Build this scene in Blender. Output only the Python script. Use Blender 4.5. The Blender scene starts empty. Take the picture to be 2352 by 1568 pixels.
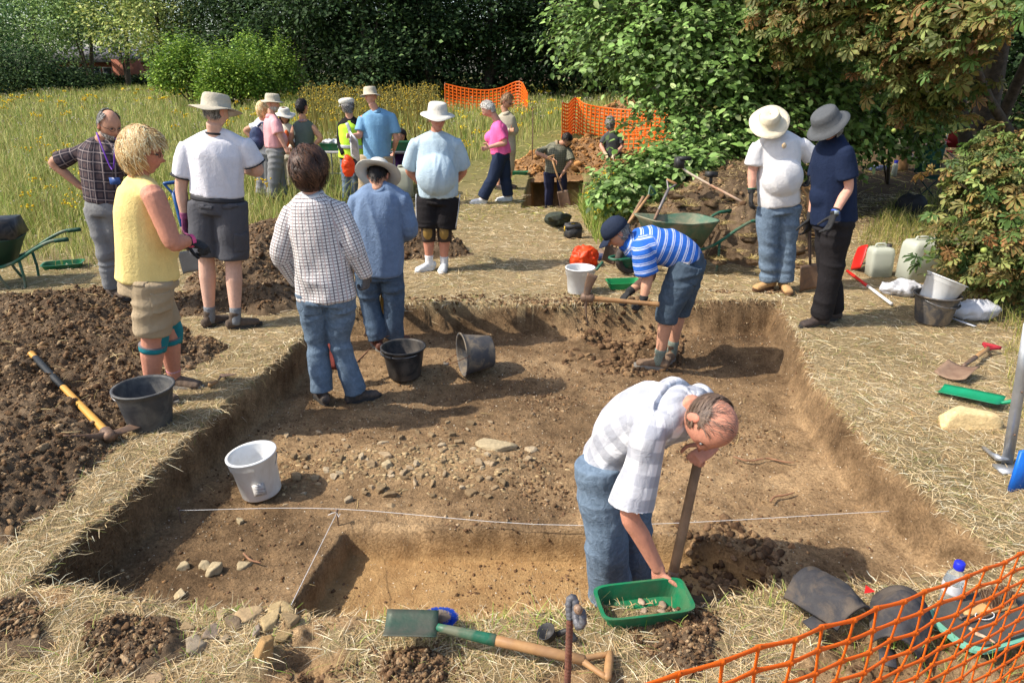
import bpy, bmesh, math, random
import numpy as np
from mathutils import Vector, Matrix
# ------------------------------------------------------------ camera, world, sun
S = bpy.context.scene
C = S.collection
CH = 2.02; PITCH = math.radians(21.15); FPX = 1600.0
cam = bpy.data.cameras.new("camera"); cam_o = bpy.data.objects.new("camera", cam); C.objects.link(cam_o)
cam.sensor_width = 36; cam.lens = 36*FPX/2352; cam.clip_end = 2000; cam.clip_start = 0.05
cam_o.location = (0, 0, CH); cam_o.rotation_euler = (math.pi/2-PITCH, 0, 0); S.camera = cam_o
SUN_EL = math.radians(47); SUN_AZ = math.atan2(-1.0, -0.22)      # azimuth of the sun's ground direction (x, y) = (-1, -.22)
sd = Vector((-math.cos(SUN_EL)*0.976, -math.cos(SUN_EL)*0.215, math.sin(SUN_EL)))
W = bpy.data.worlds.new("World"); S.world = W; W.use_nodes = True
nt = W.node_tree; sky = nt.nodes.new("ShaderNodeTexSky"); sky.sky_type = 'NISHITA'; sky.sun_disc = False
sky.sun_elevation = SUN_EL; sky.sun_rotation = math.atan2(sd.x, sd.y); sky.dust_density = 2.0; sky.air_density = 1.0
nt.links.new(sky.outputs[0], nt.nodes["Background"].inputs[0]); nt.nodes["Background"].inputs[1].default_value = 0.15
sl = bpy.data.lights.new("sun", 'SUN'); sl.energy = 3.7; sl.angle = math.radians(0.6); sl.color = (1.0, 0.93, 0.82)
so = bpy.data.objects.new("sun", sl); C.objects.link(so); so.rotation_euler = (-sd).to_track_quat('-Z', 'Y').to_euler()
S.view_settings.view_transform = 'Standard'; S.view_settings.look = 'None'; S.view_settings.gamma = 1; S.view_settings.exposure = 0.76
S.render.engine = 'CYCLES'; S.cycles.max_bounces = 6; S.cycles.transparent_max_bounces = 8; S.cycles.diffuse_bounces = 3
S.cycles.use_denoising = True
# ------------------------------------------------------------ projection helpers (photo pixel -> real place)
_f = Vector((0, math.cos(PITCH), -math.sin(PITCH))); _u = Vector((0, math.sin(PITCH), math.cos(PITCH)))
def ray(px, py): return Vector(((px-1176)/FPX, 0, 0)) + _f + _u*((784-py)/FPX)
def AT(px, py, Y):
    d = ray(px, py); return Vector((0, 0, CH)) + d*(Y/d.y)
def base_h(y):
    return 0.75*(1-np.exp(-np.maximum(np.asarray(y, float)-10, 0)/18))
def G(px, py, z=None):
    d = ray(px, py)
    if z is not None: return Vector((0, 0, CH)) + d*((z-CH)/d.z)
    t = 1.0
    while t < 300:
        p = Vector((0, 0, CH)) + d*t
        if p.z <= float(base_h(p.y)): return p
        t += 0.02 if t < 40 else .2
    return Vector((0, 0, CH)) + d*120
# ------------------------------------------------------------ noise
def _hash(ix, iy, iz, seed):
    h = (ix*374761393 + iy*668265263 + iz*2147483647 + seed*144665) & 0xFFFFFFFF
    h = ((h ^ (h >> 13))*1274126177) & 0xFFFFFFFF
    h = (h ^ (h >> 16)) & 0xFFFFFFFF
    h = (h*2246822519) & 0xFFFFFFFF
    return ((h ^ (h >> 15)) & 0xFFFFFF)/float(0xFFFFFF)
def vn(x, y, z, seed=0):
    x, y, z = np.broadcast_arrays(np.asarray(x, float), np.asarray(y, float), np.asarray(z, float))
    ix = np.floor(x).astype(np.int64); iy = np.floor(y).astype(np.int64); iz = np.floor(z).astype(np.int64)
    fx = x-ix; fy = y-iy; fz = z-iz
    fx = fx*fx*(3-2*fx); fy = fy*fy*(3-2*fy); fz = fz*fz*(3-2*fz)
    r = 0
    for a in (0, 1):
        wx = fx if a else 1-fx
        for b in (0, 1):
            wy = fy if b else 1-fy
            for c in (0, 1):
                wz = fz if c else 1-fz
                r = r + wx*wy*wz*_hash(ix+a, iy+b, iz+c, seed)
    return r
def vn2(x, y, seed=0):
    x = np.asarray(x, float); y = np.asarray(y, float)
    ix = np.floor(x).astype(np.int64); iy = np.floor(y).astype(np.int64)
    fx = x-ix; fy = y-iy; fx = fx*fx*(3-2*fx); fy = fy*fy*(3-2*fy)
    r = 0
    for a in (0, 1):
        for b in (0, 1):
            r = r + (fx if a else 1-fx)*(fy if b else 1-fy)*_hash(ix+a, iy+b, ix*0+7, seed)
    return r
def fbm2(x, y, s, o=4, seed=0, g=.5):
    r = 0; a = 1; t = 0
    for i in range(o):
        r = r + a*vn2(np.asarray(x)*s+i*17.3, np.asarray(y)*s+i*9.1, seed+i); t += a; a *= g; s *= 2.03
    return r/t
def ss(a, b, x):
    t = np.clip((x-a)/(b-a), 0, 1); return t*t*(3-2*t)
rng = np.random.default_rng(5); random.seed(5)
# ------------------------------------------------------------ object helpers
def tag(o, label, cat, group=None, kind=None):
    if label: o['label'] = label
    if cat: o['category'] = cat
    if group: o['group'] = group
    if kind: o['kind'] = kind
    return o
def link(o, parent=None):
    C.objects.link(o)
    if parent is not None: o.parent = parent
    return o
def thing(name, loc, label, cat, group=None):
    o = bpy.data.objects.new(name, None); o.empty_display_size = .1; o.location = loc; C.objects.link(o)
    return tag(o, label, cat, group)
def wloc(p):
    v = np.zeros(3)
    while p is not None: v = v+np.array(p.location); p = p.parent
    return v
def mesh_np(name, V, F, mat, parent=None, smooth=False, col=None, loc=None, off=True):
    """V (n,3) world coordinates, F (m,k) faces of one size."""
    V = np.asarray(V, np.float32)
    if off:
        o0 = (wloc(parent) if parent is not None else np.array(loc if loc is not None else (0, 0, 0))).astype(np.float32); V = V-o0
    F = np.asarray(F, np.int32); k = F.shape[1]
    me = bpy.data.meshes.new(name); me.vertices.add(len(V)); me.vertices.foreach_set('co', V.ravel())
    me.loops.add(F.size); me.loops.foreach_set('vertex_index', F.ravel())
    me.polygons.add(len(F)); me.polygons.foreach_set('loop_start', np.arange(0, F.size, k, dtype=np.int32))
    if smooth: me.polygons.foreach_set('use_smooth', np.ones(len(F), bool))
    me.update(calc_edges=True)
    if col is not None:
        a = me.attributes.new('col', 'FLOAT_COLOR', 'POINT'); cc = np.ones((len(V), 4), np.float32); cc[:, :3] = col
        a.data.foreach_set('color', cc.ravel())
    if mat: me.materials.append(mat)
    o = bpy.data.objects.new(name, me); link(o, parent)
    if parent is None and loc is not None: o.location = loc
    return o
def ribbons(name, P, Wd, side, col, mat, parent=None, loc=None):
    N, K = P.shape[:2]
    h = side[:, None, :]*(Wd[:, :, None]*.5)
    V = np.stack([P-h, P+h], 2).reshape(-1, 3)
    q = []
    for k in range(K-1): q.append([2*k, 2*k+1, 2*k+3, 2*k+2])
    F = (np.array(q)[None] + (np.arange(N)*2*K)[:, None, None]).reshape(-1, 4)
    return mesh_np(name, V, F, mat, parent, True, np.repeat(col, 2*K, 0), loc)
def instances(name, tv, tf, R, sc, T, col, mat, parent=None, smooth=False, tcol=None, loc=None):
    """template verts tv (v,3), faces tf (f,k); R (N,3,3), sc (N,) or (N,3), T (N,3)"""
    N = len(T); tv = np.asarray(tv, np.float32)
    sc = np.asarray(sc, np.float32)
    if sc.ndim == 1: sc = sc[:, None]
    X = tv[None]*sc[:, None, :]
    V = np.einsum('nij,nvj->nvi', R, X) + T[:, None, :]
    F = (np.asarray(tf)[None] + (np.arange(N)*len(tv))[:, None, None]).reshape(-1, len(tf[0]))
    c = np.repeat(col[:, None, :], len(tv), 1)
    if tcol is not None: c = c*tcol[None, :, None] if tcol.ndim == 1 else c*(1-tcol[None, :, 3:4])+tcol[None, :, :3]*tcol[None, :, 3:4]
    return mesh_np(name, V.reshape(-1, 3), F, mat, parent, smooth, c.reshape(-1, 3), loc)
def rand_rot(N):
    q = rng.normal(size=(N, 4)); q /= np.linalg.norm(q, axis=1)[:, None]; w, x, y, z = q.T
    return np.stack([1-2*(y*y+z*z), 2*(x*y-z*w), 2*(x*z+y*w), 2*(x*y+z*w), 1-2*(x*x+z*z), 2*(y*z-x*w),
                     2*(x*z-y*w), 2*(y*z+x*w), 1-2*(x*x+y*y)], 1).reshape(-1, 3, 3)
def frame_rot(d, n):
    """columns: x = d, z ~ n"""
    d = d/np.linalg.norm(d, axis=1)[:, None]
    y = np.cross(n, d); y /= (np.linalg.norm(y, axis=1)[:, None]+1e-9); z = np.cross(d, y)
    return np.stack([d, y, z], 2)
# ------------------------------------------------------------ materials
def _n(nt, t, **k):
    n = nt.nodes.new(t)
    for a, b in k.items():
        if a.startswith('i_'): n.inputs[a[2:].replace('_', ' ')].default_value = b
        else: setattr(n, a, b)
    return n
def srgb(h):
    r, g, b = [int(h[i:i+2], 16)/255 for i in (0, 2, 4)]
    return tuple((c/12.92 if c <= .04045 else ((c+.055)/1.055)**2.4) for c in (r, g, b))
def C4(c):
    if isinstance(c, str): c = srgb(c)
    return (c[0], c[1], c[2], 1)
def noise_node(nt, scale, detail=4, rough=.55, vec=None, dist=0):
    n = _n(nt, 'ShaderNodeTexNoise'); n.inputs['Scale'].default_value = scale; n.inputs['Detail'].default_value = detail
    n.inputs['Roughness'].default_value = rough; n.inputs['Distortion'].default_value = dist
    if vec: nt.links.new(vec, n.inputs['Vector'])
    return n
def ramp(nt, src, stops):
    r = _n(nt, 'ShaderNodeValToRGB'); e = r.color_ramp.elements
    while len(e) > 1: e.remove(e[0])
    e[0].position = stops[0][0]; e[0].color = C4(stops[0][1])
    for p, c in stops[1:]:
        x = e.new(p); x.color = C4(c)
    nt.links.new(src, r.inputs[0]); return r
def mixc(nt, fac, a, b, mode='MIX'):
    m = _n(nt, 'ShaderNodeMix', data_type='RGBA', blend_type=mode)
    for s, v in ((m.inputs[0], fac), (m.inputs[6], a), (m.inputs[7], b)):
        if hasattr(v, 'is_linked') or hasattr(v, 'links'): nt.links.new(v, s)
        elif isinstance(v, (int, float)): s.default_value = v
        else: s.default_value = C4(v)
    return m.outputs[2]
def math_n(nt, op, a, b=None, clamp=False):
    m = _n(nt, 'ShaderNodeMath', operation=op, use_clamp=clamp)
    for i, v in enumerate((a, b)):
        if v is None: continue
        if isinstance(v, (int, float)): m.inputs[i].default_value = v
        else: nt.links.new(v, m.inputs[i])
    return m.outputs[0]
def new_mat(name):
    m = bpy.data.materials.new(name); m.use_nodes = True; nt = m.node_tree; b = nt.nodes['Principled BSDF']
    b.inputs['Specular IOR Level'].default_value = .3
    return m, nt, b
_mc = {}
def M(name, c1, c2=None, scale=30, rough=.75, bump=0, bscale=None, metal=0, spec=.3, dirt=None, dscale=6, damt=.5, trans=0):
    """plain procedural material: two colours mixed by noise, optional dirt patches and bump"""
    if name in _mc: return _mc[name]
    m, nt, b = new_mat(name); tc = _n(nt, 'ShaderNodeTexCoord').outputs['Object']
    n1 = noise_node(nt, scale, 5, .6, tc)
    c1l = C4(c1)
    c2l = C4(c2) if c2 is not None else tuple(v*.82 for v in c1l[:3])+(1,)
    out = mixc(nt, ramp(nt, n1.outputs[0], [(.35, (0, 0, 0)), (.65, (1, 1, 1))]).outputs[0], c1l, c2l)
    if dirt is not None:
        n2 = noise_node(nt, dscale, 6, .65, tc, .6)
        out = mixc(nt, math_n(nt, 'MULTIPLY', ramp(nt, n2.outputs[0], [(.45, (0, 0, 0)), (.62, (1, 1, 1))]).outputs[0], damt), out, C4(dirt))
    nt.links.new(out, b.inputs['Base Color'])
    b.inputs['Roughness'].default_value = rough; b.inputs['Metallic'].default_value = metal; b.inputs['Specular IOR Level'].default_value = spec
    if bump:
        n3 = noise_node(nt, bscale or scale*2, 5, .6, tc); bp = _n(nt, 'ShaderNodeBump'); bp.inputs['Strength'].default_value = bump
        bp.inputs['Distance'].default_value = .01; nt.links.new(n3.outputs[0], bp.inputs['Height']); nt.links.new(bp.outputs[0], b.inputs['Normal'])
    if trans:
        add_transl(nt, b, out, trans)
    _mc[name] = m; return m
def add_transl(nt, b, colout, amt):
    tr = _n(nt, 'ShaderNodeBsdfTranslucent'); nt.links.new(colout, tr.inputs[0]); mx = _n(nt, 'ShaderNodeMixShader'); mx.inputs[0].default_value = amt
    o = nt.nodes['Material Output']; nt.links.new(b.outputs[0], mx.inputs[1]); nt.links.new(tr.outputs[0], mx.inputs[2]); nt.links.new(mx.outputs[0], o.inputs[0])
def attr_mat(name, rough=.8, trans=0, spec=.2, nscale=0, namt=.3, bump=0, bscale=60):
    if name in _mc: return _mc[name]
    m, nt, b = new_mat(name); a = _n(nt, 'ShaderNodeAttribute', attribute_name='col'); out = a.outputs['Color']
    tc = _n(nt, 'ShaderNodeTexCoord').outputs['Object']
    if nscale:
        n1 = noise_node(nt, nscale, 5, .65, tc)
        out = mixc(nt, 1.0, out, ramp(nt, n1.outputs[0], [(.3, (1-namt,)*3), (.7, (1+namt,)*3)]).outputs[0], 'MULTIPLY')
    nt.links.new(out, b.inputs['Base Color']); b.inputs['Roughness'].default_value = rough; b.inputs['Specular IOR Level'].default_value = spec
    if bump:
        n3 = noise_node(nt, bscale, 6, .65, tc); bp = _n(nt, 'ShaderNodeBump'); bp.inputs['Strength'].default_value = bump
        bp.inputs['Distance'].default_value = .012; nt.links.new(n3.outputs[0], bp.inputs['Height']); nt.links.new(bp.outputs[0], b.inputs['Normal'])
    if trans: add_transl(nt, b, out, trans)
    _mc[name] = m; return m
def colmix(N, cols, w=None, jit=.15):
    cols = np.array([srgb(c) if isinstance(c, str) else c for c in cols]); i = rng.choice(len(cols), N, p=w)
    return np.clip(cols[i]*(1+rng.normal(0, jit, (N, 1))), 0.004, .95)
# ============================================================ GROUND
def poly_px(pts, z=0.0): return np.array([tuple(G(a, b, z))[:2] for a, b in pts])
def poly_sd(x, y, P):
    """signed distance, positive inside"""
    x = np.asarray(x, float); y = np.asarray(y, float); d = np.full(x.shape, 1e9); ins = np.zeros(x.shape, bool); n = len(P)
    for i in range(n):
        ax, ay = P[i]; bx, by = P[(i+1) % n]; ex, ey = bx-ax, by-ay
        t = np.clip(((x-ax)*ex+(y-ay)*ey)/(ex*ex+ey*ey), 0, 1); d = np.minimum(d, np.hypot(x-ax-t*ex, y-ay-t*ey))
        c = ((ay > y) != (by > y)) & (x < (bx-ax)*(y-ay)/((by-ay) if by != ay else 1e-9)+ax); ins ^= c
    return np.where(ins, d, -d)
TRENCH = poly_px([(78, 1336), (240, 1190), (430, 1010), (600, 860), (700, 765), (722, 705), (1000, 697), (1300, 700), (1560, 694), (1792, 690), (1850, 800), (1875, 870),
                  (1975, 990), (2075, 1090), (2175, 1175), (2330, 1290), (2190, 1322), (1985, 1345), (1780, 1352), (1600, 1392), (1350, 1402),
                  (1000, 1412), (700, 1412), (480, 1398), (300, 1376)])
SOND = np.array([tuple(G(a, b, -.28))[:2] for a, b in [(790, 1216), (1330, 1224), (1520, 1228), (1640, 1240), (1760, 1290), (1770, 1335), (1640, 1402), (1350, 1412), (900, 1420), (650, 1420)]])
PIT = poly_px([(1200, 462), (1222, 398), (1340, 402), (1345, 458)], 0.13)   # hole of the far digger
def wallmix(sd, x, y, w, seed=3, a1=.06, a2=.035):
    j = (fbm2(x, y, 2.5, 2, seed)-.5)*a1 + (fbm2(x, y, 12, 3, seed+9)-.5)*a2
    return ss(-w*.15, w, sd+j)
def trench_in(x, y): return poly_sd(x, y, TRENCH)
def H(x, y, full=False):
    x = np.asarray(x, float); y = np.asarray(y, float)
    z = base_h(y)
    near = ss(14, 8, y)
    z = z + (fbm2(x, y, .35, 3, 1)-.5)*.35*ss(9, 25, y) + (fbm2(x, y, 1.6, 3, 2)-.5)*.05
    sd = poly_sd(x, y, TRENCH); wr = np.where(x > 1.6, .10, .025)+.015
    t = wallmix(sd, x, y, wr)
    floor = -.28 + (fbm2(x, y, 1.3, 3, 11)-.5)*.07 + (fbm2(x, y, 7, 4, 12)-.5)*.035
    # loose stony spread, dug-out strip at the back right, rough clods under the digger
    g = G(950, 1070, -.28); floor = floor + .05*np.exp(-(((x-g.x)/.75)**2+((y-g.y)/.28)**2)**2)
    g = G(1420, 790, -.28); pile = np.exp(-(((x-g.x)/.42)**2+((y-g.y)/.38)**2)**1.5)*ss(.34, .56, fbm2(x, y, 3.2, 3, 304)); floor = floor + pile*(.07+.12*(fbm2(x, y, 9, 3, 21)-.4))
    g = G(1680, 830, -.28); floor = floor - .09*np.exp(-(((x-g.x)/.6)**2+((y-g.y)/.3)**2)**2)
    g = G(1130, 900, -.28); floor = floor - .05*np.exp(-(((x-g.x)/1.6)**2+((y-g.y)/.32)**2))
    # fine crumb
    floor = floor + (fbm2(x, y, 28, 3, 31, .6)-.5)*.022
    sds = poly_sd(x, y, SOND); ts = wallmix(sds, x, y, .028, 40, .02, .018)
    fl2 = -.445 + (fbm2(x, y, 3, 4, 41)-.5)*.05+(fbm2(x, y, 20, 3, 43)-.5)*.014
    floor = floor*(1-ts)+fl2*ts
    z0 = z + (fbm2(x, y, 9, 3, 5)-.5)*.03*near
    # turned-over soil pockets between the grass in the foreground
    f = ss(2.6, 2.1, y)
    pock = ss(.52, .64, fbm2(x, y, 2.6, 3, 55))*f
    z0 = z0 + pock*((fbm2(x, y, 11, 4, 56)-.5)*.16-.02) + f*(fbm2(x, y, 5, 3, 57)-.5)*.09
    z = z0*(1-t)+floor*t + 4*t*(1-t)*((fbm2(x, y, 14, 3, 61)-.5)*.05+(fbm2(x, y, 40, 2, 62)-.5)*.04)*ss(8, 5, y)
    sp = poly_sd(x, y, PIT); tp = ss(-.03, .06, sp); z = z - tp*.75
    if full: return z, t, ts, pock, tp
    return z
def spaced(lo, hi, d0, a, b, g):
    """dense spacing d0 within [lo,hi], growing by factor g out to a / b"""
    m = list(np.arange(lo, hi, d0)); s = d0; v = hi
    while v < b: m.append(v); s *= g; v += s
    s = d0; v = lo-d0; l = []
    while v > a: l.append(v); s *= g; v -= s
    return np.array(l[::-1]+m)
gx = spaced(-3.6, 4.0, .0155, -450, 450, 1.05); gy = spaced(1.5, 5.0, .0125, -40, 700, 1.022)
GX, GY = np.meshgrid(gx, gy)
GZ, GT, GS, GP, GPT = H(GX, GY, True)
nx, ny = len(gx), len(gy)
idx = np.arange(nx*ny).reshape(ny, nx)
Fg = np.stack([idx[:-1, :-1], idx[:-1, 1:], idx[1:, 1:], idx[1:, :-1]], -1).reshape(-1, 4)
soil = np.clip(ss(.01, .09, GT)+ss(.25, .6, GP)+GPT*2, 0, 1)
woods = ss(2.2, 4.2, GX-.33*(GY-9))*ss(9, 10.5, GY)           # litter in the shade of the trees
damp = np.clip((fbm2(GX, GY, 1.1, 4, 91)-.5)*2.6+.42, 0, 1)
for _a, _b, _rx, _ry, _v in ((1050, 800, 1.3, .9, .5), (300, 1330, .8, .5, .55), (1600, 800, 1.1, .35, .4), (1450, 930, .6, .5, .35), (1900, 1150, 1.1, .75, -.55), (950, 1080, .75, .3, -.5), (1150, 1330, 1.2, .3, -.3), (1000, 890, 1.0, .14, .3)):
    _g = G(_a, _b, -.28); damp = damp+_v*np.exp(-((GX-_g.x)/_rx)**2-((GY-_g.y)/_ry)**2)
damp = np.clip(np.maximum(damp, 3.4*GT*(1-GT)), 0, 1)
woods = np.where(GT > .01, damp, woods)
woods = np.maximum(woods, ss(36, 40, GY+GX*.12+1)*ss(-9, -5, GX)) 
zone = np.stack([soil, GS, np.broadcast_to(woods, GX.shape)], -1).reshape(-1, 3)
def ground_mat():
    m, nt, b = new_mat('ground_soil_and_turf'); L = nt.links.new
    tc = _n(nt, 'ShaderNodeTexCoord').outputs['Object']; a = _n(nt, 'ShaderNodeAttribute', attribute_name='col'); sp = _n(nt, 'ShaderNodeSeparateColor'); L(a.outputs['Color'], sp.inputs[0])
    big = noise_node(nt, 1.7, 6, .6, tc); mid = noise_node(nt, 9, 8, .7, tc); fine = noise_node(nt, 70, 6, .7, tc); vf = noise_node(nt, 260, 3, .6, tc)
    s1 = ramp(nt, big.outputs[0], [(.3, (.16, .108, .063)), (.5, (.275, .19, .11)), (.68, (.375, .267, .158))]).outputs[0]
    s2 = ramp(nt, mid.outputs[0], [(.3, (.5, .47, .45)), (.52, (1, 1, 1)), (.72, (1.28, 1.25, 1.2))]).outputs[0]
    soilc = mixc(nt, 1.0, s1, s2, 'MULTIPLY')
    soilc = mixc(nt, 1.0, soilc, ramp(nt, fine.outputs[0], [(.3, (.5, .48, .46)), (.5, (1, 1, 1)), (.72, (1.45, 1.45, 1.45))]).outputs[0], 'MULTIPLY')
    soilc = mixc(nt, math_n(nt, 'MULTIPLY', sp.outputs[2], .85), mixc(nt, 1.0, soilc, (1.42, 1.34, 1.2), 'MULTIPLY'), mixc(nt, 1.0, soilc, (.62, .56, .50), 'MULTIPLY'))
    orange = mixc(nt, 1.0, ramp(nt, mid.outputs[0], [(.3, (.36, .205, .085)), (.6, (.52, .325, .145))]).outputs[0], ramp(nt, fine.outputs[0], [(.3, (.75, .73, .7)), (.7, (1.15, 1.15, 1.15))]).outputs[0], 'MULTIPLY')
    soilc = mixc(nt, sp.outputs[1], soilc, orange)
    # pale specks of chalk and grit
    vo = _n(nt, 'ShaderNodeTexVoronoi'); vo.inputs['Scale'].default_value = 55; L(tc, vo.inputs['Vector'])
    spk = ramp(nt, vo.outputs['Distance'], [(.0, (1, 1, 1)), (.1, (.9, .9, .9)), (.14, (0, 0, 0))]).outputs[0]
    wsel = ramp(nt, _sepx(nt, vo.outputs['Color']), [(.8, (0, 0, 0)), (.84, (1, 1, 1))]).outputs[0]
    soilc = mixc(nt, mixc(nt, 1.0, spk, wsel, 'MULTIPLY'), soilc, (.48, .42, .34))
    st = _n(nt, 'ShaderNodeMapping'); st.inputs['Scale'].default_value = (1, 1, 1); L(tc, st.inputs['Vector'])
    g1 = noise_node(nt, 1.1, 5, .6, tc); g2 = noise_node(nt, 45, 6, .75, tc, 1.5)
    gc = ramp(nt, g1.outputs[0], [(.30, (.25, .205, .11)), (.5, (.36, .28, .16)), (.68, (.44, .35, .21))]).outputs[0]
    gc = mixc(nt, 1.0, gc, ramp(nt, g2.outputs[0], [(.3, (.5, .48, .42)), (.7, (1.25, 1.2, 1.15))]).outputs[0], 'MULTIPLY')
    cyy = _n(nt, 'ShaderNodeSeparateXYZ'); L(tc, cyy.inputs[0])
    green = ramp(nt, math_n(nt, 'DIVIDE', math_n(nt, 'SUBTRACT', cyy.outputs[1], math_n(nt, 'MULTIPLY', cyy.outputs[0], .8)), 40.0), [(.22, (0, 0, 0)), (.42, (1, 1, 1))]).outputs[0]
    gc = mixc(nt, green, gc, mixc(nt, g1.outputs[0], (.11, .12, .03), (.24, .21, .07)))
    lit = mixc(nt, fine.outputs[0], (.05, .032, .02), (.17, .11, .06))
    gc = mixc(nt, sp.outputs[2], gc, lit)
    L(mixc(nt, sp.outputs[0], gc, soilc), b.inputs['Base Color']); b.inputs['Roughness'].default_value = .92; b.inputs['Specular IOR Level'].default_value = .12
    hs = math_n(nt, 'ADD', fine.outputs[0], math_n(nt, 'MULTIPLY', vf.outputs[0], .35))
    bp = _n(nt, 'ShaderNodeBump'); bp.inputs['Strength'].default_value = 1.0; bp.inputs['Distance'].default_value = .022; L(hs, bp.inputs['Height']); L(bp.outputs[0], b.inputs['Normal'])
    return m
def _sepx(nt, c):
    s = _n(nt, 'ShaderNodeSeparateColor'); nt.links.new(c, s.inputs[0]); return s.outputs[0]
ground = mesh_np('ground', np.stack([GX, GY, GZ], -1).reshape(-1, 3), Fg, ground_mat(), None, True, zone); ground['kind'] = 'structure'

# ---- soil clods / heaps
def ico(sub):
    bm = bmesh.new(); bmesh.ops.create_icosphere(bm, subdivisions=sub, radius=1); v = np.array([x.co[:] for x in bm.verts]); f = np.array([[q.index for q in p.verts] for p in bm.faces]); bm.free(); return v, f
I1, I2, I3 = ico(1), ico(2), ico(3)
def rock_v(base, seed, amp=.35, s=1.6, flatn=0):
    v, f = base; rr_ = np.random.default_rng(seed); n = vn(v[:, 0]*s+seed*3.7, v[:, 1]*s+seed*1.3, v[:, 2]*s, seed); n2 = vn(v[:, 0]*s*2.6+seed, v[:, 1]*s*2.6, v[:, 2]*s*2.6, seed+5)
    pn = rr_.normal(size=(9, 3))*np.array([1, 1, .25 if flatn else 1]); pn /= np.linalg.norm(pn, axis=1)[:, None]; pd = rr_.uniform(.42, .85, 9)      # broken facets
    dp = v@pn.T; cut = np.where(dp > .05, pd[None]/np.maximum(dp, .05), 9).min(1); cut = np.minimum(cut, 1.12) if amp > .1 else 1
    if flatn: cut = np.minimum(cut, .8/np.maximum(np.abs(v@np.array([.12, .08, 1.])), .3))
    return v*(cut*(1-amp*.5+amp*n+(n2-.5)*amp*.5))[:, None], f
def scatter_clods(name, xs, ys, zf, size, col, mat, label=None, kind='stuff', flat=.8, tmpl=I1, sink=.05, parent=None):
    """random lumps of soil as one uncountable layer (several templates merged)"""
    N = len(xs); z = zf(xs, ys); K = 5; VV = []; FF = []; CC = []; off = 0
    k = rng.integers(0, K, N)
    for j in range(K):
        s = k == j; n = s.sum()
        if not n: continue
        tv, tf = rock_v(tmpl, j+int(rng.integers(99)), .42)
        R = rand_rot(n); sc = size[s][:, None]*np.stack([rng.uniform(.8, 1.3, n), rng.uniform(.7, 1.1, n), rng.uniform(.6, 1.0, n)], 1)
        X = np.einsum('nij,nvj->nvi', R, tv[None]*sc[:, None, :]); X[:, :, 2] *= flat
        X += np.stack([xs[s], ys[s], z[s]+size[s]*sink], 1)[:, None, :]
        VV.append(X.reshape(-1, 3)); FF.append((tf[None]+(np.arange(n)*len(tv))[:, None, None]).reshape(-1, 3)+off); off += n*len(tv)
        CC.append(np.repeat(col[s], len(tv), 0))
    o = mesh_np(name, np.concatenate(VV), np.concatenate(FF), mat, parent, False, np.concatenate(CC))
    if kind: o['kind'] = kind
    return o
clod_mat = attr_mat('crumbly_soil_clods', .95, 0, .08, 90, .35, .7, 120)
stone_mat = attr_mat('rough_limestone', .9, 0, .15, 40, .25, .5, 70)
def samp_poly(P, n):
    lo, hi = P.min(0), P.max(0); out = []
    while sum(len(o) for o in out) < n:
        q = rng.uniform(lo, hi, (n*2, 2)); out.append(q[poly_sd(q[:, 0], q[:, 1], P) > 0])
    return np.concatenate(out)[:n]
def heap_fn(P, hmax, slope, seed, lump=.06):
    def f(x, y):
        sd = poly_sd(x, y, P)+(fbm2(x, y, 3, 3, seed)-.5)*.25
        d = np.maximum(sd, 0); h = hmax*(1-np.exp(-d*slope/hmax)) 
        h = h*(1+(fbm2(x, y, 1.8, 3, seed+1)-.5)*.5) + (fbm2(x, y, 7, 3, seed+2)-.5)*lump*ss(0, .15, sd) + (1-np.abs(2*fbm2(x, y, 16, 3, seed+3)-1)*2.2-.4)*.028*ss(0, .1, sd)+(1-np.abs(2*fbm2(x, y, 45, 2, seed+4)-1)*2-.4)*.014*ss(0, .1, sd)
        return H0(x, y) + np.where(sd > 0, h, np.maximum(sd*.6, -.1))
    return f
def H0(x, y): return base_h(y)+(fbm2(x, y, 1.6, 3, 2)-.5)*.05-.01
def heap_mat(name, c1, c2, c3):
    m, nt, b = new_mat(name); L = nt.links.new; tc = _n(nt, 'ShaderNodeTexCoord').outputs['Object']
    big = noise_node(nt, 2.5, 6, .6, tc); mid = noise_node(nt, 14, 8, .7, tc); fine = noise_node(nt, 80, 6, .7, tc)
    s1 = ramp(nt, big.outputs[0], [(.3, c1), (.5, c2), (.68, c3)]).outputs[0]
    s2 = mixc(nt, 1.0, s1, ramp(nt, mid.outputs[0], [(.3, (.5, .48, .46)), (.52, (1, 1, 1)), (.72, (1.3, 1.3, 1.3))]).outputs[0], 'MULTIPLY')
    L(s2, b.inputs['Base Color']); b.inputs['Roughness'].default_value = .95; b.inputs['Specular IOR Level'].default_value = .08
    bp = _n(nt, 'ShaderNodeBump'); bp.inputs['Strength'].default_value = .9; bp.inputs['Distance'].default_value = .02
    L(math_n(nt, 'ADD', fine.outputs[0], mid.outputs[0]), bp.inputs['Height']); L(bp.outputs[0], b.inputs['Normal']); return m
HM1 = heap_mat('dark_topsoil', (.085, .058, .036), (.145, .10, .062), (.21, .148, .092))
HM2 = heap_mat('ochre_subsoil', (.20, .11, .05), (.29, .165, .08), (.36, .22, .115))
SOILC = ['644d37', '755c44', '523e2d', '83694c', '947d60']
SOILO = ['8a6238', '9c7146', '7a5630', 'a98053']
HEAPS = []
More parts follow.
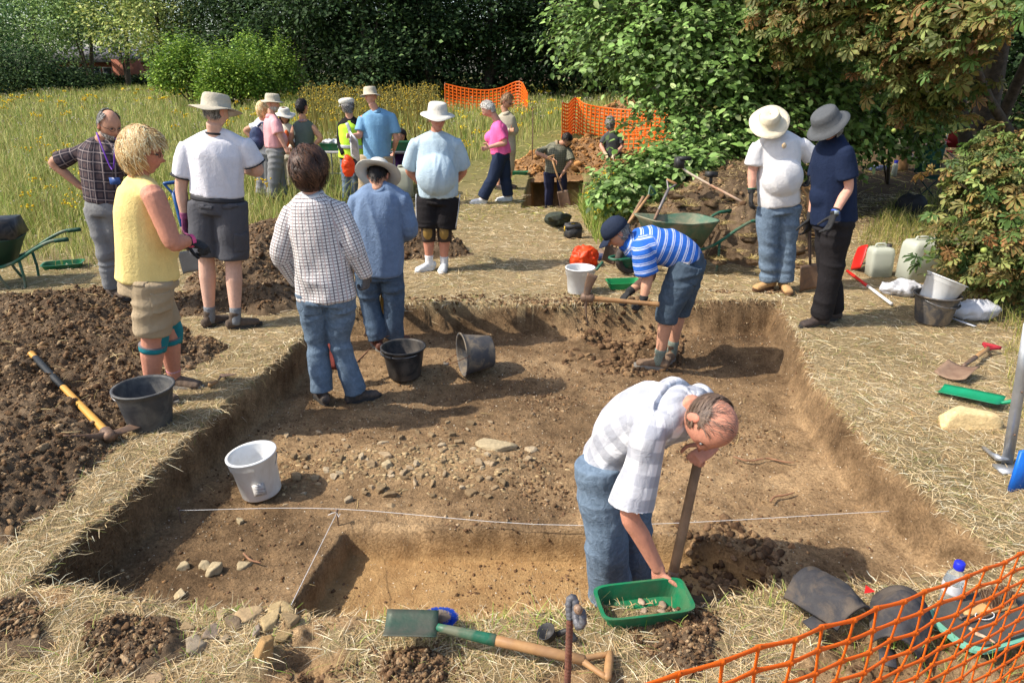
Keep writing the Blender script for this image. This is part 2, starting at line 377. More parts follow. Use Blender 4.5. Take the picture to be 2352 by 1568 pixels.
def heap(name, px, z, hmax, slope, seed, mat, label, n, smax, cols, step=.02, lump=.06, group='spoil heaps round the trench', cmin=.006):
    P = px if isinstance(px, np.ndarray) else poly_px(px, z); f = heap_fn(P, hmax, slope, seed, lump)
    lo, hi = P.min(0)-.25, P.max(0)+.25; ax = np.arange(lo[0], hi[0], step); ay = np.arange(lo[1], hi[1], step)
    X, Y = np.meshgrid(ax, ay); Z = f(X, Y); sd = poly_sd(X, Y, P)
    ii = np.arange(X.size).reshape(X.shape); F = np.stack([ii[:-1, :-1], ii[:-1, 1:], ii[1:, 1:], ii[1:, :-1]], -1)
    keep = (sd[:-1, :-1] > -.2); F = F[keep]; used, inv = np.unique(F, return_inverse=True)
    V = np.stack([X, Y, Z], -1).reshape(-1, 3)[used]; F = inv.reshape(-1, 4)
    c = (P.mean(0)[0], P.mean(0)[1], float(base_h(P.mean(0)[1])))
    o = mesh_np(name, V, F, mat, None, True, None, c); tag(o, label, 'soil heap')
    q = samp_poly(P, n); s = cmin*.7+smax*np.minimum(rng.exponential(.22, n), 1.1)
    cl = scatter_clods('clods', q[:, 0], q[:, 1], f, s, colmix(n, cols), clod_mat, tmpl=I1, kind=None, parent=o); cl['kind'] = 'stuff'
    big = samp_poly(P, max(10, n//30)); m = len(big)
    cl = scatter_clods('large_clods', big[:, 0], big[:, 1], f, rng.uniform(.5, 1.5, m)*smax, colmix(m, cols), clod_mat, tmpl=I2, kind=None, parent=o); cl['kind'] = 'stuff'
    HEAPS.append((P, f)); return o, f
h1, h1f = heap('spoil_heap', [(-330, 1330), (40, 1250), (200, 1110), (285, 1020), (325, 950), (335, 890), (460, 850), (525, 800), (455, 770), (425, 735), (430, 675), (280, 668), (80, 680), (-260, 700)], 0, .30, .42, 100, HM1,
     'long low brown heap of lumpy topsoil along the left side of the trench', 26000, .022, SOILC, .013, .13)
h2, h2f = heap('spoil_heap', [(415, 728), (520, 716), (610, 722), (700, 705), (740, 660), (900, 600), (1080, 590), (1050, 555), (880, 530), (700, 525), (560, 545), (440, 600)], 0, .62, .75, 120, HM1,
     'tall dark brown spoil heap behind the man in the checked shirt', 16000, .026, SOILC, .018, .09)
h3, h3f = heap('spoil_heap', [(1480, 580), (1720, 612), (1880, 590), (1910, 520), (1800, 470), (1600, 460), (1470, 475), (1430, 540)], 0, 1.02, 1.7, 140, HM1,
     'dark heap of stacked cut turves and soil beside the green wheelbarrow', 3500, .04, SOILC, .025, .1)
h4, h4f = heap('spoil_heap', np.array([tuple(G(a, b))[:2] for a, b in [(1160, 395), (1230, 402), (1350, 398), (1480, 405), (1500, 372), (1420, 352), (1290, 350), (1190, 370)]]), 0, .78, .62, 160, HM2,
     'orange brown soil heap behind the digger in the distant hole', 5000, .06, SOILO, .045, .1, cmin=.015)
h5, h5f = heap('spoil_heap', np.array([tuple(G(a, b))[:2] for a, b in [(1345, 270), (1480, 272), (1530, 268), (1500, 258), (1400, 256), (1350, 262)]]), 0, 1.0, .6, 180, HM2,
     'far low mound of orange soil behind the second orange mesh fence', 1500, .08, SOILO, .09, .1, cmin=.03)
# ---- crumbs on the trench floor, in the cut and by the digger
q = samp_poly(TRENCH, 26000); s = .003+.013*rng.power(.25, len(q)); d = fbm2(q[:, 0], q[:, 1], 1.4, 3, 77); k = d > rng.uniform(.25, .68, len(q)); q = q[k]; s = s[k]
scatter_clods('soil_crumbs', q[:, 0], q[:, 1], H, s, colmix(len(q), ['6f5540', '7d6148', '8c6c4a', '5d4632', 'a08a6c'], None, .2), clod_mat)
def pile_clods(px, py, z, rx, ry, n, smax, cols):
    g = G(px, py, z); a = rng.uniform(0, 6.283, n); r = np.sqrt(rng.uniform(0, 1, n)); x = g.x+rx*r*np.cos(a); y = g.y+ry*r*np.sin(a)
    _k = fbm2(x, y, 5, 3, 303) > .40+.25*r**2*rng.uniform(.3, 1, n)-.08
    x, y = x[_k], y[_k]; n = len(x)
    if n < 3: return
    scatter_clods('loose_soil_lumps', x, y, H, smax*(.25+.75*rng.power(.6, n)), colmix(n, cols), clod_mat, tmpl=I2)
LIPS = []
for _k, (_p, _l) in enumerate([([(1470, 1500), (1510, 1430), (1580, 1395), (1660, 1400), (1700, 1450), (1690, 1530), (1580, 1560)], 'small mound of dark loose soil on the near trench edge right of the green tray'), ([(160, 1500), (190, 1430), (290, 1405), (390, 1440), (400, 1500), (300, 1560), (190, 1570)], 'small dark crumbly soil mound at lower left beside the rubble'), ([(-60, 1400), (40, 1375), (100, 1400), (90, 1470), (-60, 1490)], 'dark soil mound at the lower left corner'), ([(860, 1580), (880, 1500), (960, 1480), (1030, 1510), (1040, 1590)], 'dark soil mound below the foreground shovel blade')]):
    _o, _hf0 = heap('soil_mound', _p, 0, .05 if _k else .08, .6, 200+_k*7, HM1, _l, 1100, .015, SOILC, .012, .09); _o['category'] = 'soil mound'
pile_clods(1420, 800, -.25, .55, .5, 1000, .04, SOILC[:4]); pile_clods(1640, 1310, -.4, .32, .3, 650, .035, SOILC[1:4]); pile_clods(1250, 930, -.28, .3, .3, 250, .02, SOILC)
pile_clods(1600, 1000, -.28, .5, .35, 500, .016, SOILC); pile_clods(1250, 1100, -.28, .2, .45, 350, .018, SOILC); pile_clods(1050, 750, -.28, .8, .15, 400, .025, SOILC[:3])
pile_clods(1300, 700, -.1, 1.2, .06, 400, .018, SOILC[:3])
# foreground turned soil
for px, py, rx, ry, n in [(330, 1470, .22, .1, 260), (60, 1420, .12, .08, 120), (950, 1500, .2, .12, 260), (930, 1545, .3, .06, 200), (1600, 1425, .13, .09, 300), (1500, 1460, .1, .1, 150), (700, 1545, .12, .06, 100), (1950, 1540, .5, .05, 120)]:
    pile_clods(px, py, 0, rx, ry, n, .017, SOILC[:3])
g = G(940, 1075, -.28); n = 650; _x = rng.normal(g.x, .42, n); _y = rng.normal(g.y, .13, n); scatter_clods('small_flat_stones', _x, _y, H, rng.uniform(.006, .026, n), colmix(n, ['8c7858', '98825f', '7e6a4c', 'a48e6a']), stone_mat, flat=.45, tmpl=I2, sink=-.12)
pile_clods(1300, 750, -.25, .5, .12, 500, .028, SOILC); pile_clods(1480, 760, -.22, .35, .5, 800, .038, SOILC[:4]); pile_clods(1700, 720, -.22, .45, .07, 300, .022, SOILC[:4])
# pale chalky grit
q = samp_poly(TRENCH, 2300); scatter_clods('pale_grit', q[:, 0], q[:, 1], H, rng.uniform(.002, .006, len(q)), colmix(len(q), ['d2c4a8', 'b8a890', 'e0d8c4']), stone_mat)
# ---- stones (countable)
ROCKI = ico(4)
def stone(px, py, w, dep, hgt, rot, z, label, group=None, col='a08e72', seed=0, onto=None):
    v, f = rock_v(ROCKI, seed+200, .11, 1.3, 1); v = v.copy()
    v = v*np.array([w, dep, hgt*1.2])*.62; c, s_ = math.cos(rot), math.sin(rot); v = np.stack([v[:, 0]*c-v[:, 1]*s_, v[:, 0]*s_+v[:, 1]*c, v[:, 2]], 1)
    g = G(px, py, z); zz = float((onto or H)(g.x, g.y)); base = Vector((g.x, g.y, zz)); v = v+np.array([g.x, g.y, zz+hgt*(.22 if z == 0 else .08)])
    cc = np.repeat(colmix(1, [col], None, .1), len(v), 0)
    o = mesh_np('stone', v, f, stone_mat, None, False, cc, tuple(base)); return tag(o, label, 'stone', group)
rs = random.Random(8)
for i in range(150):
    px = rs.gauss(940, 200); py = rs.gauss(1075, 60)
    if not (640 < px < 1230 and 955 < py < 1190): continue
    w = rs.uniform(.025, .08); stone(px, py, w, w*rs.uniform(.5, .9), w*rs.uniform(.3, .5), rs.uniform(0, 3), -.25, 'flat grey brown limestone fragment among the stone spread on the trench floor', 'stones of the stone spread on the trench floor', rs.choice(['8c775a', '988468', '7d694e', 'a8967a']), i)
for i, (px, py, w, d_, h_) in enumerate([(1130, 1020, .24, .16, .05), (890, 1075, .12, .08, .04), (492, 1302, .085, .07, .05), (470, 1293, .07, .05, .03), (558, 1287, .11, .06, .03), (418, 1295, .07, .05, .03), (415, 1366, .06, .05, .03), (550, 1190, .06, .04, .03)]):
    stone(px, py, w, d_, h_, i*.8, -.26, ['large flat stone slab embedded at the top of the stone spread', 'blocky stone standing a little above the stone spread', 'pale angular stone in the left floor of the trench by the string', 'small flat stone touching the pale angular stone left of it', 'smooth half buried stone nearest the slanting string', 'grey flat stone leftmost of the cluster on the shaded trench floor',
          'round stone close to the front edge of the trench', 'small stone just below the horizontal string and white bucket'][i], None, 'a89777', 300+i)
k = 0
for px, py, w, d_, h_, c in [(545, 1400, .1, .07, .05, '8d7759'), (590, 1395, .12, .07, .06, '8f7a5c'), (640, 1405, .13, .08, .05, '97835f'), (680, 1398, .1, .07, .05, '7f6c52'), (510, 1415, .08, .06, .04, '9b8768'), (570, 1425, .16, .1, .05, '8f7a5c'),
                             (620, 1437, .19, .11, .05, '9b8763'), (665, 1430, .12, .08, .05, '8a7658'), (700, 1420, .09, .07, .04, '95815f'), (535, 1440, .08, .06, .05, '7b6a55'), (455, 1485, .15, .1, .1, '8c7f6c'), (490, 1455, .1, .07, .06, '77695a'), (430, 1440, .09, .07, .05, '8a7658'),
                             (400, 1500, .09, .07, .05, '7b6650'), (520, 1470, .07, .05, .04, '93836b'), (650, 1460, .12, .07, .04, '8c7754'), (590, 1455, .07, .05, .04, '8a7c6c'), (360, 1560, .1, .07, .05, '86725a')]:
    stone(px, py, w*.85, d_*.85, h_*.55, k*1.3, 0.001, 'broken flat stone in the rubble patch on the front edge of the trench', 'rubble stones on the front edge of the trench', c, 400+k); k += 1
stone(612, 1505, .09, .085, .08, .3, 0, 'smooth round tan cobble lying alone in the foreground straw', None, '9a7b52', 450)
stone(1040, 1418, .045, .045, .04, .3, 0, 'small round tan pebble beside the blue brush', None, '9a7b52', 451)
stone(2203, 975, .34, .2, .13, -.2, 0, 'large pale yellow stone block on the dry grass at right', None, 'cbb283', 473)
stone(1820, 1248, .05, .04, .035, .5, -.25, 'small brown stone alone on the pale floor right of the bent man', None, '94704e', 453)
stone(930, 1375, .16, .1, .03, .4, -.25, 'stone', None, '8a7658', 455).name = 'stone'
for o in list(C.objects):
    if o.get('label') == 'stone': bpy.data.objects.remove(o)
# ============================================================ GRASS
straw_mat = attr_mat('dry_straw', .7, .25, .25)
def in_heap(x, y):
    r = np.zeros(len(x), bool)
    for P, f in HEAPS: r |= poly_sd(x, y, P) > .04
    return r
def samp_view(n, d0, d1, pw=2.0, xm=.80):
    """sample points in the view wedge with density ~ 1/D^pw"""
    e = 2-pw; u = rng.uniform(0, 1, n)
    D = d0*(d1/d0)**u if abs(e) < 1e-6 else (d0**e+u*(d1**e-d0**e))**(1/e)
    return rng.uniform(-1.12, 1.1, n)*(.735*(D*.933+.73)+.2), D
def straw(name, x, y, n, L, lift, cols, w, wid, parent=None, label=None, cw=None, zf=None):
    z = (zf or H)(x, y); a = rng.uniform(0, 2*np.pi, n); d = np.stack([np.cos(a), np.sin(a)], 1); l = L*rng.uniform(.4, 1.3, n)
    el = lift*np.abs(rng.normal(0, 1, n)); bend = rng.normal(0, .25, (n, 2)); P = np.zeros((n, 4, 3))
    for k in range(4):
        t = k/3.; P[:, k, 0] = x+d[:, 0]*l*t*np.cos(el)+bend[:, 0]*l*t*t; P[:, k, 1] = y+d[:, 1]*l*t*np.cos(el)+bend[:, 1]*l*t*t
        P[:, k, 2] = z+.004+l*np.sin(el)*t-(.55*l*np.sin(el))*t*t
    Wd = (wid*rng.uniform(.6, 1.3, n))[:, None]*np.array([1, 1, .8, .3])[None]
    side = np.stack([-d[:, 1], d[:, 0], rng.normal(0, .6, n)], 1); side /= np.linalg.norm(side, axis=1)[:, None]
    o = ribbons(name, P, Wd, side, colmix(n, cols, cw, .18), straw_mat); o['kind'] = 'stuff'; return o
STR = ['dcc69c', 'ccb488', 'ba9c6e', 'ecdfc0', 'a09660', 'aa8a62', '828a4a']; SW = [.24, .22, .16, .14, .08, .1, .06]
def pick(n, d0, d1, pw, cond, xm=.8):
    x, y = samp_view(n, d0, d1, pw, xm); _t = G(1474, 1400, 0); m = ((np.abs(x-_t.x) > .19) | (np.abs(y-_t.y) > .12)) & (poly_sd(x, y, TRENCH) < rng.uniform(-.02, .03, n)) & ~in_heap(x, y) & (poly_sd(x, y, PIT) < 0) & cond(x, y); return x[m], y[m]
pock_lo = lambda x, y: ss(.52, .62, fbm2(x, y, 2.6, 3, 55))*ss(2.6, 2.1, y) < rng.uniform(0.05, 1, len(x))
mead = lambda x, y: x < -.9-.045*(y-8)**1.0*1.0+(y > 8)*0        # long grass lies left of this line
def meadow_mask(x, y):
    """how much long grass stands at a place"""
    a = ss(.3, -.5, x-(-3.55-(y-7)*-.33))*ss(7.2, 8.4, y)           # left field
    b = ss(14.5, 17.0, y)*ss(.0, -1.4, x-(.4+(y-15)*.02)); b = b*(1-.75*ss(20, 22, y)*ss(-4.2, -3.2, x))
    return np.clip(np.maximum(a, b), 0, 1)
x, y = pick(138000, 1.75, 12, 1.6, pock_lo); m = meadow_mask(x, y) < rng.uniform(.3, 1, len(x)); x, y = x[m], y[m]
n = len(x); dd = y
straw('dry_mown_grass', x, y, n, .07+.004*y, .18, STR, SW, .0012+.00034*y, cw=SW)
x, y = pick(24000, 1.7, 4.6, 1.2, pock_lo); straw('loose_straw', x, y, len(x), .10, .4, STR, SW, .0017+0*x, cw=SW)
x, y = pick(26000, 10, 34, 1.3, lambda x, y: meadow_mask(x, y) < .5); straw('short_grass', x, y, len(x), .12+.004*y, .6, ['b5a468', '93903f', '7a8434', 'c6b67c'], None, .003+.0006*y)
# tufts overhanging the trench lip
nl = 9000; e = []
PT = TRENCH
seg = rng.integers(0, len(PT), nl); tt = rng.uniform(0, 1, nl)[:, None]; pt = PT[seg]*(1-tt)+PT[(seg+1) % len(PT)]*tt
ln = np.linalg.norm(PT-np.roll(PT, -1, 0), axis=1); keep = rng.uniform(0, 1, nl) < (ln/ln.max())[seg]; pt = pt[keep]
pt = pt+rng.normal(0, .035, pt.shape); m = poly_sd(pt[:, 0], pt[:, 1], TRENCH) < .015; pt = pt[m]; n = len(pt)
cen = TRENCH.mean(0); dr = cen-pt; dr /= np.linalg.norm(dr, axis=1)[:, None]; dr += rng.normal(0, .9, dr.shape); dr /= np.linalg.norm(dr, axis=1)[:, None]
P = np.zeros((n, 4, 3)); l = rng.uniform(.02, .09, n)*rng.uniform(.4, 1.3, n); z = np.maximum(H(pt[:, 0], pt[:, 1]), -.03)
for k in range(4):
    t = k/3.; P[:, k, :2] = pt+dr*(l*t)[:, None]; P[:, k, 2] = z+.012+l*.35*t-l*.9*t*t*rng.uniform(.2, 1.2, n)
side = np.stack([-dr[:, 1], dr[:, 0], rng.normal(0, .5, n)], 1); side /= np.linalg.norm(side, axis=1)[:, None]
o = ribbons('overhanging_grass', P, (rng.uniform(.0015, .004, n))[:, None]*np.array([1, 1, .8, .3])[None], side, colmix(n, STR, SW, .18), straw_mat); o['kind'] = 'stuff'
# straw and roots lying in the trench and on the heaps
q = samp_poly(TRENCH, 260); straw('fallen_straw', q[:, 0], q[:, 1], len(q), .09, .35, ['b89a68', '8c6a40', 'c9b079'], None, .0022+0*q[:, 0])
for P_, f_, nn in ((HEAPS[0][0], h1f, 320), (HEAPS[1][0], h2f, 60), (HEAPS[2][0], h3f, 4200)):
    q = samp_poly(P_, nn); straw('straw_on_soil', q[:, 0], q[:, 1], nn, .12, .45, ['d9c48e', 'c9b079', 'a08450', '8e7a48'], None, .003+0*q[:, 0], zf=lambda a, b, f_=f_: f_(a, b)+.015)
# standing grass
def standing(name, x, y, hh, cols, cw, wid, lean=.25, kn=.18):
    n = len(x); z = H(x, y)-.01; a = rng.uniform(0, 2*np.pi, n); l = hh*rng.uniform(.45, 1.25, n); P = np.zeros((n, 4, 3)); le = lean*np.abs(rng.normal(0, 1, n))
    for k in range(4):
        t = k/3.; P[:, k, 0] = x+np.cos(a)*le*l*t*t; P[:, k, 1] = y+np.sin(a)*le*l*t*t; P[:, k, 2] = z+l*t*(1-.25*le*t)
    b = rng.uniform(0, np.pi, n); side = np.stack([np.cos(b), np.sin(b)*.4, 0*b], 1); side /= np.linalg.norm(side, axis=1)[:, None]
    o = ribbons(name, P, wid[:, None]*np.array([1, .9, .7, .45])[None], side, colmix(n, cols, cw, kn), straw_mat); o['kind'] = 'stuff'; return o
MG = ['8a9a48', 'a0a356', 'b8ae68', '748a3e', 'c8bf82', '9a8650', 'b4b46e']; MW = [.2, .2, .18, .14, .12, .06, .10]
def pickm(n, d0, d1, pw, thr=.1, xm=.85):
    x, y = samp_view(n, d0, d1, pw, xm); m = (meadow_mask(x, y) > rng.uniform(thr, 1, n)) & ~in_heap(x, y); return x[m], y[m]
x, y = pickm(66000, 4.5, 14, 1.2); hgt = (.10+.24*ss(5.2, 10, y))*(.4+1.2*vn2(x*.7, y*.7, 3)); standing('long_meadow_grass', x, y, hgt, MG, MW, .0025+.0006*y, .45)
x, y = pickm(112000, 12, 75, 1.45); hgt = .34*(.4+1.2*vn2(x*.35, y*.35, 4)); standing('far_meadow_grass', x, y, hgt, MG, MW, .002+.00065*y, .35)
def region(pts, n, z=0):
    P = np.array([tuple(G(a, b))[:2] for a, b in pts]) if z is None else poly_px(pts, z); return samp_poly(P, n)
q = region([(1350, 530), (1322, 470), (1420, 440), (1560, 430), (1560, 470), (1440, 540), (1370, 565)], 6500); standing('long_green_grass', q[:, 0], q[:, 1], .22+.2*vn2(q[:, 0], q[:, 1], 9), ['6f8f2e', '8fa346', '9aa552', '5a7a28', 'c2b870'], None, .006+0*q[:, 0], .5)
q = region([(1960, 560), (2060, 470), (2352, 440), (2600, 560), (2600, 800), (2352, 790), (2230, 720), (2180, 640)], 9000); standing('weedy_grass', q[:, 0], q[:, 1], .09+.2*vn2(q[:, 0], q[:, 1], 9), ['6f7f2e', '8f9346', 'b0a560', '5a6a28', 'c2b070'], None, .005+0*q[:, 0], .6)
q = region([(2330, 980), (2300, 790), (2420, 760), (2600, 1000)], 1500); standing('roadside_grass', q[:, 0], q[:, 1], .08+0*q[:, 0], ['8f9346', 'b0a560', 'c2b070'], None, .004+0*q[:, 0], .6)
# green sprouts in the foreground straw
for px, py, rx, ry, nn in [(1080, 1425, .25, .06, 260), (1760, 1370, .12, .05, 90), (2000, 1450, .35, .1, 160), (1290, 1440, .1, .05, 50), (500, 1395, .12, .04, 90), (2250, 1500, .3, .08, 130), (620, 1500, .6, .1, 120)]:
    g = G(px, py, 0); x = g.x+rng.normal(0, rx, nn); y = g.y+rng.normal(0, ry, nn); standing('green_grass_sprouts', x, y, .07+0*x, ['7fa03a', 'a3b45c', '8fae48', 'c9c07c'], None, .003+0*x, .8)
# ---- ragwort and seed heads
fl_mat = attr_mat('small_wildflowers', .7, .3, .2)
def flowers(name, x, y, hh, r, cols, k=7, spread=.05):
    n = len(x); z = H(x, y)+hh*rng.uniform(.7, 1.15, n); X = np.repeat(x, k)+rng.normal(0, spread, n*k); Y = np.repeat(y, k)+rng.normal(0, spread, n*k); Z = np.repeat(z, k)+rng.normal(0, spread*.45, n*k)
    o = instances(name, I1[0], I1[1], rand_rot(n*k), np.repeat(r, k)[:, None]*np.array([[1, 1, .6]]), np.stack([X, Y, Z], 1), colmix(n*k, cols), fl_mat); o['kind'] = 'stuff'; return o
x, y = pickm(800, 7, 50, .9, .2); m = fbm2(x, y, .35, 2, 71) > .47; x, y = x[m], y[m]; flowers('yellow_ragwort_flowers', x, y, .48+0*x, .008+.0008*y, ['e3c21f', 'd8b21a', 'f0d648'], 8, .06)
standing('ragwort_stems', np.repeat(x, 3)+rng.normal(0, .03, 3*len(x)), np.repeat(y, 3), .45+0*np.repeat(x, 3), ['6f7f2e', '7a6a34'], None, .004+.0006*np.repeat(y, 3), .15)
x, y = pickm(1500, 6, 45, .9, .2); flowers('pale_seed_heads', x, y, .42+0*x, .006+.0006*y, ['c9c2a8', 'a8a088', '8a7a50'], 3, .05)
q = region([(700, 330), (1010, 330), (1010, 262), (1000, 250), (700, 262)], 330, None); flowers('yellow_ragwort_flowers', q[:, 0], q[:, 1], .95+0*q[:, 0], .03+0*q[:, 0], ['c8ac3a', 'a08c40', '8a8448', '7a7440'], 6, .1)
standing('tall_ragwort_stems', np.repeat(q[:, 0], 3)+rng.normal(0, .06, 990), np.repeat(q[:, 1], 3), 1.0+0*np.repeat(q[:, 0], 3), ['8a8440', '9a8c4a', '7a6a34'], None, .022+0*np.repeat(q[:, 0], 3), .1)
q = region([(1340, 540), (1330, 480), (1400, 440), (1480, 470), (1380, 560)], 22); flowers('yellow_ragwort_flowers', q[:, 0], q[:, 1], .38+0*q[:, 0], .011+0*q[:, 0], ['e8c81f', 'f0d648'], 9, .035)
standing('ragwort_stems', np.repeat(q[:, 0], 3), np.repeat(q[:, 1], 3), .36+0*np.repeat(q[:, 0], 3), ['6f8f2e'], None, .006+0*np.repeat(q[:, 0], 3), .15)
# ============================================================ TREES
leaf_mat = attr_mat('tree_leaves', .55, .32, .35)
far_leaf_mat = attr_mat('far_tree_leaves', .7, .22, .2)
bark = M('bark', (.11, .085, .06), (.05, .04, .03), 14, .9, .8, 30)
def tube_np(pts, rad, k=8):
    pts = np.asarray(pts, float); n = len(pts); V = []; F = []
    for i in range(n):
        d = pts[min(i+1, n-1)]-pts[max(i-1, 0)]; d /= np.linalg.norm(d)+1e-9; r = np.array([0., 0, 1]) if abs(d[2]) < .9 else np.array([1., 0, 0])
        a = np.cross(d, r); a /= np.linalg.norm(a); b = np.cross(d, a)
        for j in range(k): t = 2*math.pi*j/k; V.append(pts[i]+rad[i]*(math.cos(t)*a+math.sin(t)*b))
    for i in range(n-1):
        for j in range(k): F.append([i*k+j, i*k+(j+1) % k, (i+1)*k+(j+1) % k, (i+1)*k+j])
    return np.array(V), np.array(F)
def trunk_obj(name, base, tops, r, parent, limbs=True):
    VV = []; FF = []; off = 0
    for k, t in enumerate(tops):
        t = np.array(t); b = np.array(base); m = b+(t-b)*.5+rng.normal(0, .06, 3)*np.linalg.norm(t-b)*.5; rr = r if k == 0 else r*.5
        P = np.array([b-[0, 0, .1], b+(m-b)*.5, m, m+(t-m)*.6, t]); V, F = tube_np(P, [rr*1.3, rr, rr*.75, rr*.45, rr*.15]); VV.append(V); FF.append(F+off); off += len(V)
    return mesh_np(name, np.concatenate(VV), np.concatenate(FF), bark, parent, True)
LF = np.array([[0, 0, 0], [.3, .3, .06], [.3, 0, -.02], [.3, -.3, .06], [.7, .26, .02], [.7, 0, -.06], [.7, -.26, .02], [1, 0, -.12]])
LFF = np.array([[0, 2, 1, 1], [0, 3, 2, 2], [1, 2, 5, 4], [2, 3, 6, 5], [4, 5, 7, 7], [5, 6, 7, 7]])
LTRI = np.array([[0, 2, 1], [0, 3, 2], [1, 2, 5], [1, 5, 4], [2, 3, 6], [2, 6, 5], [4, 5, 7], [5, 6, 7]])
QL = np.array([[0, 0, 0], [.5, .32, .05], [1, 0, -.08], [.5, -.32, .05]]); QF = np.array([[0, 1, 2], [0, 2, 3]])
def shell(ells, n, lo=.55, cull=None, bias=None):
    """points in the outer shells of a set of ellipsoids, with their outward directions"""
    vol = np.array([e[1][0]*e[1][1]*e[1][2] for e in ells])**.67; k = rng.choice(len(ells), n, p=vol/vol.sum()); c = np.array([e[0] for e in ells])[k]; r = np.array([e[1] for e in ells])[k]
    d = rng.normal(size=(n, 3)); d /= np.linalg.norm(d, axis=1)[:, None]; q = lo+(1-lo)*rng.uniform(0, 1, n)**.6; q *= 1+.18*(vn(d[:, 0]*3+k, d[:, 1]*3, d[:, 2]*3, 3)-.5)*2; return c+d*r*q[:, None], d
def crown(name, ells, nc, per, ls, cols, cw, parent, mat=None, spread=.35, tmpl='q', lo=.5, flat=.45, droop=.3, jit=.22, gap=.0):
    P, D = shell(ells, nc, lo)
    if gap:
        m = vn(P[:, 0]*.9, P[:, 1]*.9, P[:, 2]*.9, 17) > gap; P, D = P[m], D[m]; nc = len(P)
    clc = 1+rng.normal(0, .22, (nc, 1)); N = nc*per
    off = rng.normal(0, 1, (nc, per, 3))*spread; off[:, :, 2] *= flat; T = (P[:, None]+off).reshape(-1, 3)
    T[:, 2] -= droop*np.linalg.norm(off[:, :, :2], axis=2).ravel()*.5
    dirs = off.reshape(-1, 3)/spread+np.repeat(D, per, 0)*.6+rng.normal(0, .5, (N, 3)); dirs[:, 2] -= droop
    nrm = np.repeat(D, per, 0)*.5+np.array([[0, 0, 1.]])+rng.normal(0, .45, (N, 3)); R = frame_rot(dirs, nrm)
    col = colmix(N, cols, cw, jit)*np.repeat(np.clip(clc, .5, 1.6), per, 0)
    tv, tf = (QL, QF) if tmpl == 'q' else (LF, LTRI)
    return instances(name, tv, tf, R, ls*rng.uniform(.6, 1.25, N), T, col, mat or far_leaf_mat, parent)
def sprays(name, ells, ntw, per, ls, cols, cw, parent, tw=.5, lo=.5, droop=.35, mask=None, out=.8, jit=.2, upb=0):
    P, D = shell(ells, ntw, lo)
    if mask is not None:
        m = mask(P); P, D = P[m], D[m]; ntw = len(P)
    dr = D*np.array([[1, 1, .45]])*out+rng.normal(0, .45, (ntw, 3))+np.array([[0, 0, upb]]); dr /= np.linalg.norm(dr, axis=1)[:, None]; side = np.cross(dr, np.array([[0, 0, 1.]])); side /= np.linalg.norm(side, axis=1)[:, None]+1e-9
    T = []; DI = []; 
    for k in range(per):
        f = (k+.5)/per; sg = 1 if k % 2 else -1; p = P+dr*(tw*f)+np.array([[0, 0, -droop*tw*f*f]])+rng.normal(0, .03, P.shape); T.append(p); DI.append(dr*.55+side*sg*.8+np.array([[0, 0, -.3]])+rng.normal(0, .25, P.shape))
    T = np.stack(T, 1).reshape(-1, 3); DI = np.stack(DI, 1).reshape(-1, 3); N = len(T)
    nrm = np.array([[0, 0, 1.]])+np.repeat(D, per, 0)*.7+rng.normal(0, .35, (N, 3)); R = frame_rot(DI, nrm)
    col = colmix(N, cols, cw, jit)*np.repeat(np.clip(1+rng.normal(0, .15, (ntw, 1)), .6, 1.5), per, 0)
    o = instances(name, LF, LTRI, R, ls*rng.uniform(.55, 1.2, N), T, col, leaf_mat, parent)
    K = 4; PP = np.stack([P+dr*(tw*k/3.)+np.array([[0, 0, -droop*tw*(k/3.)**2]]) for k in range(K)], 1)
    m = rng.uniform(0, 1, ntw) < .5
    ribbons('twigs', PP[m], np.tile(np.array([[.012, .01, .007, .004]]), (m.sum(), 1)), np.tile(np.array([[0, 0, 1.]]), (m.sum(), 1)), np.tile(np.array([[.09, .06, .035]]), (m.sum(), 1)), leaf_mat, parent)
    return o
def tree(name, x, y, h, r, label, cols, n=700, per=24, ls=.16, low=.12, cw=None, trunk=.16, group=None, cat='tree', spread=.4, gap=0, z0=None, ny=1.0, lo=.5):
    z = float(base_h(y)) if z0 is None else z0; t = thing(name, (x, y, z), label, cat, group); e = []
    k = max(4, int(h/1.6))
    for i in range(k):
        f = (i+.5)/k; zz = z+h*(low+(1-low)*f); rr = r*(.55+.6*math.sin(math.pi*min(1, f*.8+.2)))
        a = i*2.4+x; e.append(((x+math.cos(a)*r*.35, y+math.sin(a)*r*.3*ny, zz), (rr, rr*ny, h/k*1.15)))
    trunk_obj('trunk', (x, y, z), [(x+.3, y, z+h*.8)]+[tuple(np.array(q[0])+[.3, 0, 0]) for q in e[1::2]], trunk, t)
    crown('crown', e, n, per, ls, cols, cw, t, spread=spread, gap=gap, lo=lo); return t
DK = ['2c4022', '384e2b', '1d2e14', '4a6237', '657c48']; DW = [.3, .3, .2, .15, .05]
def PX(px, D): return (px-1176)/FPX*(D*math.cos(PITCH)+.73)
